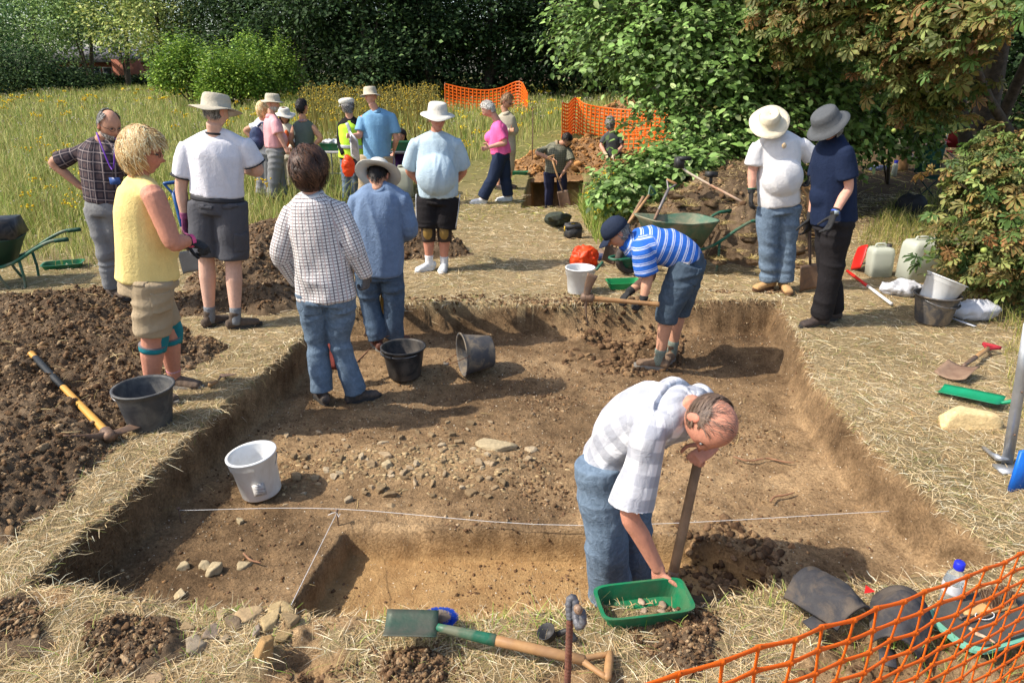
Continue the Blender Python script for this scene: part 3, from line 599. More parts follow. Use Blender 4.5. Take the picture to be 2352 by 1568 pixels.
# central dark wood
ci = 0
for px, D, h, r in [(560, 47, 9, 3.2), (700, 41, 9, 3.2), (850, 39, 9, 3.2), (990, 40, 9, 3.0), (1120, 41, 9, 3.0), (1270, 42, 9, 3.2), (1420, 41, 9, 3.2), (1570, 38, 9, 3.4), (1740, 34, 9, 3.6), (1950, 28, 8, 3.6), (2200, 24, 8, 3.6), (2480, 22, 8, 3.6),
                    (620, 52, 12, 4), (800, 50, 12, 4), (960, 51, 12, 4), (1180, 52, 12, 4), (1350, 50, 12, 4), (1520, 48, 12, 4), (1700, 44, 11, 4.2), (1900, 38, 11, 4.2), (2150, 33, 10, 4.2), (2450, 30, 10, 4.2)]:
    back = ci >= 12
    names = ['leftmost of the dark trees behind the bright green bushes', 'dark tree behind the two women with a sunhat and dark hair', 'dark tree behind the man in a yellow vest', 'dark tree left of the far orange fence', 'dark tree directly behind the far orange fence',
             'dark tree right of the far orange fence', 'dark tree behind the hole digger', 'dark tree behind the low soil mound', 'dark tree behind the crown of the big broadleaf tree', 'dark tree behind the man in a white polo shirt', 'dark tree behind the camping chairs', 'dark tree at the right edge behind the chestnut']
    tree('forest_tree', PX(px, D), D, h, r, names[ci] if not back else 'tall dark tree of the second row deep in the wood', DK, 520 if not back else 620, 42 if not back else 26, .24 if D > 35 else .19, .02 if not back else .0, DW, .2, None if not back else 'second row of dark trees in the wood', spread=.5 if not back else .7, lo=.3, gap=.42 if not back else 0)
    ci += 1
# left background trees
for k, (px, D, h, r, lab, cols, low, n) in enumerate([
    (-60, 52, 9, 4.0, 'mid green tree at the far left edge with sky showing through', ['5e7c48', '769258', '8fa868', '48643a'], .15, 560),
    (110, 66, 11, 4.2, 'tall mid green tree left of the brick building', ['5e7c48', '769258', '94ac68', '48643a'], .22, 620),
    (215, 62, 10, 3.2, 'slim tree with bare lower trunk in front of the brick building', ['647f4a', '7a9450', '96ac68'], .36, 460),
    (300, 60, 10, 2.6, 'olive tree whose trunk forks in front of the brick building', ['6a8044', '80944e', '98a862'], .36, 420),
    (385, 52, 10, 2.9, 'pale yellow green airy tree right of the brick building', ['8f9c56', 'a5ae62', '788c48', 'b4b66c'], .22, 460),
    (470, 55, 11, 3.0, 'dull green tree just behind the bright bushes', ['35592c', '486b34', '284a22'], .1, 520),
    (-330, 50, 9, 4.2, 'mid green tree standing outside the left frame edge beyond the meadow', ['5e7c48', '769258'], .1, 420), (-620, 48, 9, 4.6, 'tall green tree far outside the left frame edge', ['5e7c48', '769258'], .1, 420), (20, 75, 13, 5, 'hazy tall tree behind the leftmost trees', ['3d6238', '4a7042'], .1, 420), (170, 84, 10, 5, 'distant tree behind the building roof at left', ['3d6238', '4a7042'], .1, 380), (330, 86, 11, 5, 'distant tree behind the building roof at right', ['4d7040', '5a7d48'], .1, 380)]):
    tree('broadleaf_tree', PX(px, D), D, h, r, lab, cols, n, 22, .26, low, None, .17, spread=.55, gap=.36, lo=.4)
for k, (px, D, h, r, lab, cols) in enumerate([(60, 50, 2.6, 3.0, 'dark shrubs at the far left field edge', DK), (150, 54, 1.8, 2.4, 'dark low shrub left of the brick building', DK), (-90, 44, 3, 3.4, 'tall dark shrub at the left frame edge', DK)]):
    tree('shrub', PX(px, D), D, h, r, lab, cols, 320, 22, .2, .0, None, .08, cat='shrub', spread=.4, lo=.3)
BG = ['6f8f32', '8aa540', '55752a', 'a8be55', '3f5a22']; BW = [.3, .25, .2, .12, .13]
for k, (px, D, h, r, lab) in enumerate([(450, 33.5, 3.1, 1.5, 'bright green bush leftmost of the pair by the meadow'), (545, 32, 2.6, 1.5, 'low bright green bush with upright shoots in the middle'), (610, 34, 3.4, 1.6, 'bright green bush nearest the dark wood')]):
    x = PX(px, D); t = thing('bright_bush', (x, D, float(base_h(D))), lab, 'bush', 'bright green bushes by the meadow'); z = float(base_h(D)); e = []
    for i in range(22):
        a = i*2.4; rr = r*math.sqrt(i/22)*.95; q_ = random.uniform(.5, 1); e.append(((x+rr*math.cos(a), D+rr*math.sin(a)*.7, z+h*(.12+.62*q_)*(1-.45*i/22)), (r*.26*q_, r*.26*q_, h*random.uniform(.16, .3))))
    trunk_obj('stem', (x, D, z), [q[0] for q in e[::2]], .05, t); crown('foliage', e, 420, 20, .12, BG, BW, t, spread=.22, lo=.5, flat=.6, droop=.15); sprays('shoots', e, 330, 11, .13, BG, BW, t, .75, .6, -.25, None, .5, .2, 1.0)
# brick building with hedge
x0, x1, D = PX(172, 72), PX(372, 72), 72.; zb = float(base_h(D))-.1
bt = thing('brick_building', ((x0+x1)/2, D, zb), 'low red brick building with grey roof behind the left trees', 'building')
brickm = M('red_brick', (.33, .12, .075), (.24, .09, .06), 3, .9); roofm = M('grey_tiles', (.22, .21, .22), (.15, .14, .15), 2, .9); whitem = M('white_frame', (.7, .7, .68)); glassm = M('dark_glass', (.05, .06, .07), None, 5, .1)
def boxv(c, s, rz=0, taper=1):
    c = np.array(c, float); s = np.array(s, float)/2; v = np.array([[a, b, d] for d in (-1, 1) for b in (-1, 1) for a in (-1, 1)], float)*s; v[4:, :2] *= taper
    cz, sz = math.cos(rz), math.sin(rz); v = np.stack([v[:, 0]*cz-v[:, 1]*sz, v[:, 0]*sz+v[:, 1]*cz, v[:, 2]], 1)+c
    return v, np.array([[0, 2, 3, 1], [4, 5, 7, 6], [0, 1, 5, 4], [1, 3, 7, 5], [3, 2, 6, 7], [2, 0, 4, 6]])
def boxes(name, lst, mat, parent=None, loc=None, **k):
    VV = []; FF = []; o = 0
    for b in lst:
        v, f = boxv(*b); VV.append(v); FF.append(f+o); o += 8
    return mesh_np(name, np.concatenate(VV), np.concatenate(FF), mat, parent, loc=loc)
w = x1-x0; cx = (x0+x1)/2
boxes('wall', [((cx, D, zb+1.1), (w, 5, 2.3)), ((x1-w*.16, D-2.7, zb+1.2), (w*.3, 1, 2.5))], brickm, bt)
V = np.array([[x0-.4, D-3, zb+2.2], [x1+.4, D-3, zb+2.2], [x1+.4, D+3, zb+2.2], [x0-.4, D+3, zb+2.2], [x0-.4, D, zb+3.6], [x1+.4, D, zb+3.6]])
mesh_np('roof', V, [[0, 1, 5, 4], [2, 3, 4, 5], [0, 3, 2, 1]], roofm, bt)
for k in range(4):
    f = boxes('window', [((x0+w*(.2+.13*k), D-2.52, zb+1.2), (.9, .06, 1.2))], whitem, bt); boxes('pane', [((x0+w*(.2+.13*k), D-2.56, zb+1.2), (.7, .04, 1.0))], glassm, f)
V, F = None, None
t = thing('clipped_hedge', (PX(300, 66), 66, float(base_h(66))), 'dark clipped hedge in front of the brick building', 'hedge')
e = [((PX(190+18*i, 66), 66, float(base_h(66))+.5), (.9, .6, .6)) for i in range(11)]; crown('foliage', e, 400, 18, .2, DK, DW, t, spread=.25, lo=.2)
# ---- big broadleaf (lime-like) tree at right centre
def E(px, py, D, rx, ry, rz): return (tuple(AT(px, py, D)), (rx, ry, rz))
LG = ['6b8a44', '80a054', '547034', '9cb86e', '465a2a', 'a8b67c']; LW = [.3, .25, .18, .1, .12, .05]
def sun_gap(P): return vn(P[:, 0]*1.3, P[:, 1]*1.3, P[:, 2]*1.6, 33) > .3
t = thing('lime_tree', tuple(G(1680, 440)), 'large bright green leafy tree overhanging the far hole at right centre', 'tree')
b0 = tuple(G(1680, 440)); 
trunk_obj('trunk', b0, [tuple(AT(1700, -150, 11.6)), tuple(AT(1500, 100, 10.8)), tuple(AT(1850, 60, 11)), tuple(AT(1560, 300, 10.3)), tuple(AT(1900, 250, 10.8))], .1, t)
le = [E(1640, 40, 11.6, 1.5, 1.4, 1.1), E(1530, 80, 11.4, .9, 1.0, .7), E(1740, 150, 11.3, 1.2, 1.2, 1.1), E(1690, 250, 11.0, 1.15, 1.0, .8), E(1500, 130, 11.6, .65, .8, .45), E(1830, 300, 11.0, .8, .9, .8), E(1575, 285, 10.8, .5, .6, .3),
      E(1700, 310, 10.8, 1.1, .8, .4), E(1600, 355, 10.4, .6, .7, .25), E(1400, 60, 12.5, .7, .9, .7), E(1860, 80, 11.6, 1.2, 1.2, 1.2), E(1500, -150, 12, 1.5, 1.4, 1.0), E(1750, -200, 12, 1.8, 1.5, 1.2), E(1385, 155, 11.2, .3, .4, .12), E(1400, 292, 10.6, .22, .3, .05), E(1470, 190, 11, .35, .5, .15), E(1470, 300, 10.6, .3, .3, .08), E(1540, 210, 11, .5, .5, .35), E(1340, 40, 13, .5, .6, .4), E(1920, 200, 10.8, .5, .6, .5), E(1460, 350, 10.0, .2, .3, .08)]
sprays('crown', le, 4300, 9, .115, LG, LW, t, .5, .45, .4, sun_gap)
t2 = thing('hazel_bush', tuple(G(1500, 440)), 'low leafy green bush spreading over the yellow flowers below the big tree', 'bush')
trunk_obj('stem', tuple(G(1560, 440)), [tuple(AT(1430, 360, 9.8)), tuple(AT(1510, 380, 9.6)), tuple(AT(1600, 370, 9.8))], .03, t2)
sprays('foliage', [E(1500, 400, 9.8, .5, .5, .22), E(1570, 375, 9.8, .5, .5, .22), E(1440, 425, 9.4, .35, .4, .16)], 620, 9, .11, LG, LW, t2, .32, .3, .3)
t3 = thing('undergrowth_bush', tuple(G(2060, 430)), 'leafy green bush in the shade behind the woman in navy', 'bush'); trunk_obj('stem', tuple(G(2040, 420)), [tuple(AT(2050, 280, 11)), tuple(AT(1980, 260, 11))], .03, t3)
sprays('foliage', [E(2040, 290, 11, .75, .5, .3), E(1950, 260, 10.8, .6, .5, .4), E(2100, 270, 11.2, .5, .5, .35)], 330, 9, .12, LG, LW, t3, .35, .3, .4)
# ---- horse chestnut: palmate leaves with scorched margins
def palmate():
    V = []; Fq = []; Cc = []
    for k in range(7):
        a = math.radians(-115+230*k/6); L = [.55, .8, .95, 1, .95, .8, .55][k]; ca, sa = math.cos(a), math.sin(a); o = len(V)
        for (r, wd, z) in ((.04, .02, 0), (.45, .10, .02), (.72, .17, -.04), (.9, .11, -.12), (1, .0, -.2)):
            for s_ in (-1, 0, 1):
                lx, ly = r*L, s_*wd*L; V.append([lx*ca-ly*sa, lx*sa+ly*ca, z*L+(.03 if s_ else -.01)]); br = .85 if s_ else .12
                if r > .85: br = .8
                Cc.append([.34, .15, .055, br])
        for q in range(4):
            for s_ in (0, 1):
                i = o+q*3+s_; Fq += [[i, i+1, i+4], [i, i+4, i+3]]
    return np.array(V), np.array(Fq), np.array(Cc)
PV, PF, PC = palmate()
def chestnut(name, ells, ntw, parent, ls=.15, lo=.45, cull=.0, per=3):
    P, D = shell(ells, ntw, lo)
    if cull:
        m = vn(P[:, 0]*1.5, P[:, 1]*1.5, P[:, 2]*1.8, 51) > cull; P, D = P[m], D[m]; ntw = len(P)
    T = (P[:, None]+rng.normal(0, .11, (ntw, per, 3))).reshape(-1, 3); D2 = np.repeat(D, per, 0); N = len(T)
    d = D2*np.array([[1, 1, .2]])+rng.normal(0, .6, (N, 3)); d[:, 2] -= .55; nrm = D2*.5+np.array([[-.2, -.1, 1]])+rng.normal(0, .4, (N, 3)); R = frame_rot(d, nrm)
    col = colmix(N, ['6e8444', '547034', '8a9656', '988850', '425a2c', '7a5e38'], [.30, .32, .13, .03, .20, .02], .28); br = np.clip(rng.normal(.28, .4, N), 0, 1.1)
    tc = np.repeat(PC[None], N, 0); c = col[:, None, :]*(1-tc[:, :, 3:4]*br[:, None, None])+tc[:, :, :3]*tc[:, :, 3:4]*br[:, None, None]*rng.uniform(.7, 1.6, (N, 1, 1))
    sc = (ls*.9*rng.uniform(.6, 1.25, N)).astype(np.float32); V = PV[None]*sc[:, None, None]; V = V+rng.normal(0, .004, V.shape); V = np.einsum('nij,nvj->nvi', R, V)+T[:, None]
    F = (PF[None]+(np.arange(N)*len(PV))[:, None, None]).reshape(-1, 3); return mesh_np(name, V.reshape(-1, 3), F, leaf_mat, parent, True, c.reshape(-1, 3))
tc_ = thing('horse_chestnut_tree', tuple(G(2420, 470)), 'horse chestnut with browning scorched leaves filling the upper right corner', 'tree')
cb = tuple(G(2420, 470))
trunk_obj('trunk', cb, [tuple(AT(2480, -200, 10.6)), tuple(AT(2150, -60, 9.6)), tuple(AT(2480, 50, 9.2))], .16, tc_)
ce = [E(2000, 20, 9.2, .95, .9, .5), E(2130, 100, 8.8, .7, .7, .5), E(2200, 20, 8.2, .9, .9, .5), E(2300, 130, 7.8, .6, .8, .5), E(1900, -30, 9.8, .9, .9, .55), E(2180, 200, 8.6, .5, .6, .3), E(2340, 40, 7.2, .7, .8, .45), E(2080, 150, 9.2, .5, .6, .3), E(2100, -150, 9.0, 1.6, 1.3, .7), E(2400, -100, 8, 1.5, 1.4, .9),
      E(1830, 40, 10.0, .5, .6, .5), E(2120, 240, 9.0, .4, .5, .2)]
chestnut('crown', ce, 2900, tc_, .15, .3, .42)
tb = thing('chestnut_branch', tuple(G(2460, 720)), 'low chestnut bough with curled brown edged leaves at the right edge', 'branch')
trunk_obj('bough', tuple(G(2560, 640)), [tuple(AT(2200, 420, 6.4)), tuple(AT(2240, 600, 6.0)), tuple(AT(2330, 330, 6.6))], .035, tb)
chestnut('foliage', [E(2290, 400, 6.6, .42, .4, .2), E(2345, 350, 6.6, .35, .4, .25), E(2240, 440, 6.5, .3, .3, .12), E(2330, 480, 6.3, .4, .4, .25), E(2290, 560, 6.1, .4, .4, .25), E(2240, 590, 6.1, .28, .3, .15), E(2340, 640, 5.9, .35, .35, .2), E(2400, 500, 6.2, .5, .5, .6), E(2290, 640, 5.9, .2, .25, .1)], 900, tb, .115, .2, .38)
conk = M('green_husk', (.32, .38, .08), (.22, .28, .06), 40, .6, .4, 80)
for k, (a, b, D) in enumerate([(2150, 62, 8.6), (2158, 75, 8.6), (2140, 20, 8.6), (2260, 575, 5.7), (2238, 395, 6.1), (2168, 552, 6.0), (3140/1.7415+250, 300, 8.4), (2085, 548, 5.9), (2180, 45, 8.5)]):
    if k in (5, 7): continue
    p = AT(a, b, D); V, F = rock_v(I2, k, .06); mesh_np('conker', V*.026+np.array(p), F, conk, tc_ if D > 7 else tb, True)
# leafy overhead canopy at right that shades the camping corner
t4 = thing('shade_tree', (8.6, 11.5, .1), 'tall dark leafed tree whose trunk stands behind the camping chairs', 'tree'); trunk_obj('trunk', (8.6, 13.2, .1), [(8.0, 12.5, 6), (5.6, 12, 5), (8, 10.5, 5)], .2, t4)
crown('crown', [((6.2, 12.2, 4.6), (2.4, 2.2, 1.0)), ((8.3, 11.8, 5.2), (2.4, 2.4, 1.3)), ((5.0, 10.9, 4.6), (1.6, 1.6, .7)), ((7.2, 9.6, 4.6), (1.6, 1.6, .8))], 1100, 24, .15, DK, DW, t4, leaf_mat, .35, lo=.2)
# ============================================================ PEOPLE: builders
def cr(pts, rad, n=5):
    """Catmull-Rom resample of points and radii"""
    P = [np.array(p, float) for p in pts]; Rr = [np.array(r if isinstance(r, (tuple, list)) else (r, r), float) for r in rad]
    if len(P) < 3: n = 3
    P = [2*P[0]-P[1]]+P+[2*P[-1]-P[-2]]; Rr = [Rr[0]]+Rr+[Rr[-1]]; op = []; orr = []
    for i in range(1, len(P)-2):
        for k in range(n):
            t = k/n; a, b, c, d = P[i-1:i+3]; op.append(.5*((2*b)+(-a+c)*t+(2*a-5*b+4*c-d)*t*t+(-a+3*b-3*c+d)*t**3)); orr.append(Rr[i]*(1-t)+Rr[i+1]*t)
    op.append(P[-2]); orr.append(Rr[-2]); return op, orr
def tb(pts, rad, xdir=None, k=14, n=5, cap=True):
    """closed tube with elliptical sections; rad = r or (rx along xdir, ry)"""
    P, Rr = cr(pts, rad, n); V = []; F = []; m = len(P); x0 = np.array(xdir if xdir is not None else (1, .13, .07), float)
    for i in range(m):
        d = P[min(i+1, m-1)]-P[max(i-1, 0)]; d /= np.linalg.norm(d)+1e-9; a = x0-d*np.dot(x0, d); a /= np.linalg.norm(a)+1e-9; b = np.cross(d, a)
        for j in range(k): t = 2*math.pi*j/k; V.append(P[i]+Rr[i][0]*math.cos(t)*a+Rr[i][1]*math.sin(t)*b)
    for i in range(m-1):
        for j in range(k): F.append([i*k+j, i*k+(j+1) % k, (i+1)*k+(j+1) % k, (i+1)*k+j])
    if cap:
        for e, s_ in ((0, -1), (m-1, 1)):
            c = len(V); d = P[e]-P[e-1] if e else P[1]-P[0]; d = d/(np.linalg.norm(d)+1e-9); V.append(P[e]+d*s_*min(Rr[e])*(.45 if cap is True else cap))
            for j in range(k):
                q = [e*k+j, e*k+(j+1) % k, c, c]; F.append(q if s_ > 0 else [q[1], q[0], c, c])
    return np.array(V), np.array(F)
def ell(c, r, fr=None, sub=2):
    v, f = (I2, I3, ico(4))[sub-2] if sub >= 2 else I1
    v = v*np.array(r); 
    if fr is not None: v = v@np.array(fr).T
    return v+np.array(c), np.concatenate([f, f[:, 2:3]], 1)
def join(parts):
    VV = []; FF = []; o = 0
    for v, f in parts:
        f = np.array(f); 
        if f.shape[1] == 3: f = np.concatenate([f, f[:, 2:3]], 1)
        VV.append(v); FF.append(f+o); o += len(v)
    return np.concatenate(VV), np.concatenate(FF)
def mesh_any(name, V, F):
    me = bpy.data.meshes.new(name); fl = [list(dict.fromkeys(map(int, q))) for q in F]; me.from_pydata([tuple(map(float, v)) for v in V], [], [q for q in fl if len(q) > 2]); me.update(); return me
def voxel(parts, vox=.01, sm=6, fac=.5):
    V, F = join(parts); me = mesh_any('tmp', V, F); o = bpy.data.objects.new('tmp', me); C.objects.link(o)
    r = o.modifiers.new('r', 'REMESH'); r.mode = 'VOXEL'; r.voxel_size = vox; r.use_smooth_shade = True
    if sm: s = o.modifiers.new('s', 'SMOOTH'); s.factor = fac; s.iterations = sm
    dg = bpy.context.evaluated_depsgraph_get(); e = o.evaluated_get(dg); m = e.to_mesh(); n = len(m.vertices)
    V = np.zeros(n*3, np.float32); m.vertices.foreach_get('co', V); L = np.zeros(len(m.loops), np.int32); m.loops.foreach_get('vertex_index', L)
    ls = np.zeros(len(m.polygons), np.int32); m.polygons.foreach_get('loop_total', ls); N = np.zeros(n*3, np.float32); m.vertices.foreach_get('normal', N)
    F = L.reshape(-1, 4) if (ls == 4).all() else np.array([[*L[a:a+c], *([L[a+c-1]]*(4-c))] for a, c in zip(np.cumsum(ls)-ls, ls)])
    e.to_mesh_clear(); bpy.data.objects.remove(o); bpy.data.meshes.remove(me); return V.reshape(-1, 3).astype(float), F, N.reshape(-1, 3).astype(float)
def add_pat(o, pat):
    a = o.data.attributes.new('pat', 'FLOAT_VECTOR', 'POINT'); a.data.foreach_set('vector', np.ascontiguousarray(pat, np.float32).ravel())
def patcoords(V, bones):
    """bones: list of (A, B, radius, xaxis, v0). nearest bone -> (u around, v along, bone id)"""
    best = np.full(len(V), 1e9); out = np.zeros((len(V), 3))
    for i, (A, B, r, xa, v0) in enumerate(bones):
        A = np.array(A, float); B = np.array(B, float); d = B-A; L = np.linalg.norm(d); d /= L; q = V-A; s = q@d; t = np.clip(s, 0, L)
        dist = np.linalg.norm(q-t[:, None]*d, axis=1)/r; xa = np.array(xa, float); xa = xa-d*(xa@d); xa /= np.linalg.norm(xa); ya = np.cross(d, xa)
        m = dist < best; best = np.where(m, dist, best); th = np.arctan2(q@ya, q@xa); out[m] = np.stack([th*r, v0+s, th*0+i], 1)[m]
    return out
def cloth_mat(name, c1, kind='plain', c2=None, c3=None, period=.05, rough=.85, bump=.5, fade=0, transl=0, spec=.12):
    if name in _mc: return _mc[name]
    m, nt, b = new_mat(name); L = nt.links.new; tc = _n(nt, 'ShaderNodeTexCoord').outputs['Object']
    n1 = noise_node(nt, 7, 5, .6, tc); wv = noise_node(nt, 350, 2, .5, tc); mid = noise_node(nt, 28, 5, .6, tc, 1.0)
    c1 = C4(c1); out = None
    def stripes(coord, per, wd, ph=0.0, soft=.06):
        f = math_n(nt, 'FRACT', math_n(nt, 'ADD', math_n(nt, 'DIVIDE', coord, per), ph+50.0)); d = math_n(nt, 'ABSOLUTE', math_n(nt, 'SUBTRACT', f, .5))
        r = ramp(nt, d, [(max(0, wd/2-soft/2), (1, 1, 1)), (wd/2+soft/2, (0, 0, 0))]); return r.outputs[0]
    if kind != 'plain':
        at = _n(nt, 'ShaderNodeAttribute', attribute_name='pat'); s = _n(nt, 'ShaderNodeSeparateXYZ'); L(at.outputs['Vector'], s.inputs[0]); u, v = s.outputs[0], s.outputs[1]
    if kind == 'check':
        out = mixc(nt, stripes(u, period, .24), c1, c2); out = mixc(nt, stripes(v, period, .24), out, c2)
        if c3: out = mixc(nt, stripes(u, period*2, .1, .25), out, c3)
    elif kind == 'plaid':
        a = stripes(u, period, .5); bb = stripes(v, period, .5); out = mixc(nt, math_n(nt, 'MULTIPLY', a, .7), c1, c2); out = mixc(nt, math_n(nt, 'MULTIPLY', bb, .7), out, c2)
        if c3: out = mixc(nt, stripes(u, period, .09, .02), out, c3); out = mixc(nt, stripes(v, period, .09, .02), out, c3)
    elif kind == 'hstripe':
        out = mixc(nt, stripes(v, period, .17), c1, c2); out = mixc(nt, stripes(v, period, .07, .24), out, c2); out = mixc(nt, stripes(v, period, .08, 0.0), out, c3)
    if out is None: out = mixc(nt, 0.0, c1, c1)
    out = mixc(nt, 1.0, out, ramp(nt, n1.outputs[0], [(.3, (.88, .88, .88)), (.7, (1.08, 1.08, 1.08))]).outputs[0], 'MULTIPLY')
    if fade: out = mixc(nt, math_n(nt, 'MULTIPLY', ramp(nt, mid.outputs[0], [(.42, (0, 0, 0)), (.7, (1, 1, 1))]).outputs[0], fade), out, tuple(min(1, x*1.9+.05) for x in c1[:3]))
    L(out, b.inputs['Base Color']); b.inputs['Roughness'].default_value = rough; b.inputs['Specular IOR Level'].default_value = spec
    bp = _n(nt, 'ShaderNodeBump'); bp.inputs['Strength'].default_value = bump; bp.inputs['Distance'].default_value = .012
    L(math_n(nt, 'ADD', mid.outputs[0], math_n(nt, 'MULTIPLY', wv.outputs[0], .12)), bp.inputs['Height']); L(bp.outputs[0], b.inputs['Normal']); _mc[name] = m; return m
skin_mat = attr_mat('skin', .62, 0, .3, 45, .10, .3, 160); hair_mat = attr_mat('hair', .55, .1, .4)
eye_w = M('eye', (.55, .52, .5), None, 10, .3); shoe_rub = M('shoe_rubber', (.03, .028, .026), (.05, .045, .04), 30, .8)
def wrinkle(V, N, amp, seed, s=9.0, ax=(1, 1, 1)):
    if not amp: return V
    a = np.array(ax); p = V*a; w = vn(p[:, 0]*2.2+3, p[:, 1]*2.2, p[:, 2]*2.2, seed)*2.4
    r = 1-np.abs(2*vn(p[:, 0]*s+w*1.5, p[:, 1]*s+w, p[:, 2]*s*1.1-w*1.6, seed+1)-1)*1.3; r2 = vn(p[:, 0]*s*2.3+w, p[:, 1]*s*2.3, p[:, 2]*s*2.3, seed+2)-.5
    return V+N*(amp*(r-.45)+amp*.22*r2)[:, None]
def frame(yaw, pitch=0, roll=0):
    y, p, r = map(math.radians, (yaw, pitch, roll)); f = Vector((math.sin(y)*math.cos(p), -math.cos(y)*math.cos(p), math.sin(p))); rt = Vector((-math.cos(y), -math.sin(y), 0)); u = rt.cross(f)
    q = Matrix.Rotation(r, 3, f); rt, u = q@rt, q@u; return np.array([rt[:], f[:], u[:]]).T      # columns: right, forward, up
def frame_v(f, u):
    f = Vector(f).normalized(); r = f.cross(Vector(u)).normalized(); u = r.cross(f); return np.array([r[:], f[:], u[:]]).T
_hv, _hf = ico(4)
def head_geo(c, fr, s=1.0, skin=(.5, .28, .19), seed=0, old=.3):
    d = _hv.copy(); x, y, z = d.T; X = x*.076; Y = y*.096; Z = z*.118
    low = np.maximum(-z, 0); X = X*(1-.30*low**1.5); Y = np.where(y < 0, Y*(1-.5*low**1.1), Y*(1-.10*low)); Y = np.where((y > 0), Y*(1-.05*np.abs(x)), Y)
    fy = np.maximum(y, 0); g = lambda cx, cz, sx, sz: np.exp(-((x-cx)/sx)**2-((z-cz)/sz)**2)*(y > 0)
    Y = Y+.004*g(0, .18, .6, .1)-.012*(g(.36, .03, .17, .11)+g(-.36, .03, .17, .11))+.030*g(0, -.26, .12, .12)+.018*g(0, -.08, .085, .16)+.006*(g(.5, -.25, .2, .2)+g(-.5, -.25, .2, .2))
    Y = Y+.009*g(0, -.50, .25, .045)+.008*g(0, -.60, .22, .05)-.005*g(0, -.555, .24, .02)-.004*g(0, -.7, .3, .06)+.012*g(0, -.86, .25, .12); Z = Z-.004*low
    V = np.stack([X, Y, Z], 1)*s; sk = np.array(skin); col = np.tile(sk, (len(V), 1)); n = vn(x*3+seed, y*3, z*3, seed)
    red = (.5*(g(.5, -.3, .25, .2)+g(-.5, -.3, .25, .2))+.6*g(0, -.27, .14, .12))[:, None]; lip = np.clip(1.2*g(0, -.55, .24, .075), 0, 1)[:, None]
    col = col*(1-red*np.array([-.05, .22, .22]))*(.94+.12*n)[:, None]; col = col*(1-lip)+np.array([.38, .13, .11])*lip
    br = np.clip(1.3*(g(.36, .16, .2, .035)+g(-.36, .16, .2, .035)), 0, .7)[:, None]; col = col*(1-br*.5)
    parts = [(V, _hf)]; cols = [col]
    for sx in (-1, 1):
        ev, ef = rock_v(I2, 5, .05); ev = ev*np.array([.010, .020, .032]); ev[:, 0] += .006*np.abs(ev[:, 2])/.03; ev = ev+np.array([sx*.077, -.012, -.006]); parts.append((ev*s, ef)); cols.append(np.tile(sk*np.array([1.05, .85, .85]), (len(ev), 1)))
    V = np.concatenate([p[0] for p in parts]); F = []; o = 0
    for p in parts: F.append(p[1]+o); o += len(p[0])
    return V@fr.T+np.array(c), np.concatenate(F), np.concatenate(cols)
HSK = {}
def hair(c, fr, s, parent, cols, vol=1.12, L=.05, n=1400, region=None, curl=.3, lump=.08, w=.004, seed=1, flow=(0, -.3, -1), name='hair', wide=1.0, mxf=1.09, shell=True):
    d = _hv; x, y, z = d.T; reg = region or (lambda x, y, z: (y < .15+.9*(z-.25)) & (z > -.55-.1*y))
    X = x*.078*wide; Y = y*.099*wide; Z = z*.12; low = np.maximum(-z, 0); X = X*(1-.15*low); Y = np.where(y < 0, Y*(1-.25*low), Y)
    m = reg(x, y, z).astype(float); fall = m.copy()
    nz = 1+lump*(vn(x*2.4+seed, y*2.4, z*2.4, seed)*2-1)+lump*.6*(vn(x*6, y*6+seed, z*6, seed+3)*2-1)
    V = np.stack([X, Y, Z], 1)*(1+(vol-1)*np.ones(len(x))*nz**3)[:, None]*s
    keep = m[_hf].min(1) > .5; F = _hf[keep]
    if len(F) == 0: return
    us, inv = np.unique(F, return_inverse=True); Vh = V[us]; Fh = inv.reshape(-1, 3); W_ = Vh@fr.T+np.array(c)
    hm = mesh_np(name, W_, Fh, hair_mat, parent, True, colmix(len(W_), cols, None, .1)*.75) if shell else parent
    k = rng.choice(us, n); p = V[k]*rng.uniform(.97, 1.03, (n, 1))+rng.normal(0, .003, (n, 3)); nd = d[k]; fl = np.array(flow, float); t = fl-nd*(nd@fl)[:, None]; t /= np.linalg.norm(t, axis=1)[:, None]+1e-6
    cs = np.stack([vn(p[:, 0]*40, p[:, 1]*40, p[:, 2]*40, q_)-.5 for q_ in (1, 2, 3)], 1)*curl*3.2+rng.normal(0, curl*.25, (n, 3)); t = t+cs; K = 4; P = np.zeros((n, K, 3)); Ln = L*rng.uniform(.5, 1.3, n)*s
    for j in range(K):
        q = j/(K-1); pp = p+t*(Ln*q)[:, None]+nd*(Ln*(.12*math.sin(q*3)))[:, None]+np.cross(t, nd)*(Ln*curl*.6*math.sin(q*5))[:, None]; rr = np.linalg.norm(pp/np.array([.078*wide, .099*wide, .12]), axis=1)/s; mn = vol*.95
        mx_ = vol*mxf; pp = np.where((rr < mn)[:, None], pp*(mn/rr)[:, None], pp); pp = np.where((rr > mx_)[:, None], pp*(mx_/rr)[:, None], pp); P[:, j] = pp
    P = P@fr.T+np.array(c); nW = nd@fr.T; tW = t@fr.T; side = np.cross(nW, tW); side /= np.linalg.norm(side, axis=1)[:, None]+1e-6
    ribbons('hair_strands' if shell else 'hair', P, np.tile(np.array([[w, w, w*.8, w*.3]]), (n, 1)), side, colmix(n, cols, None, .2), hair_mat, hm)
    return hm
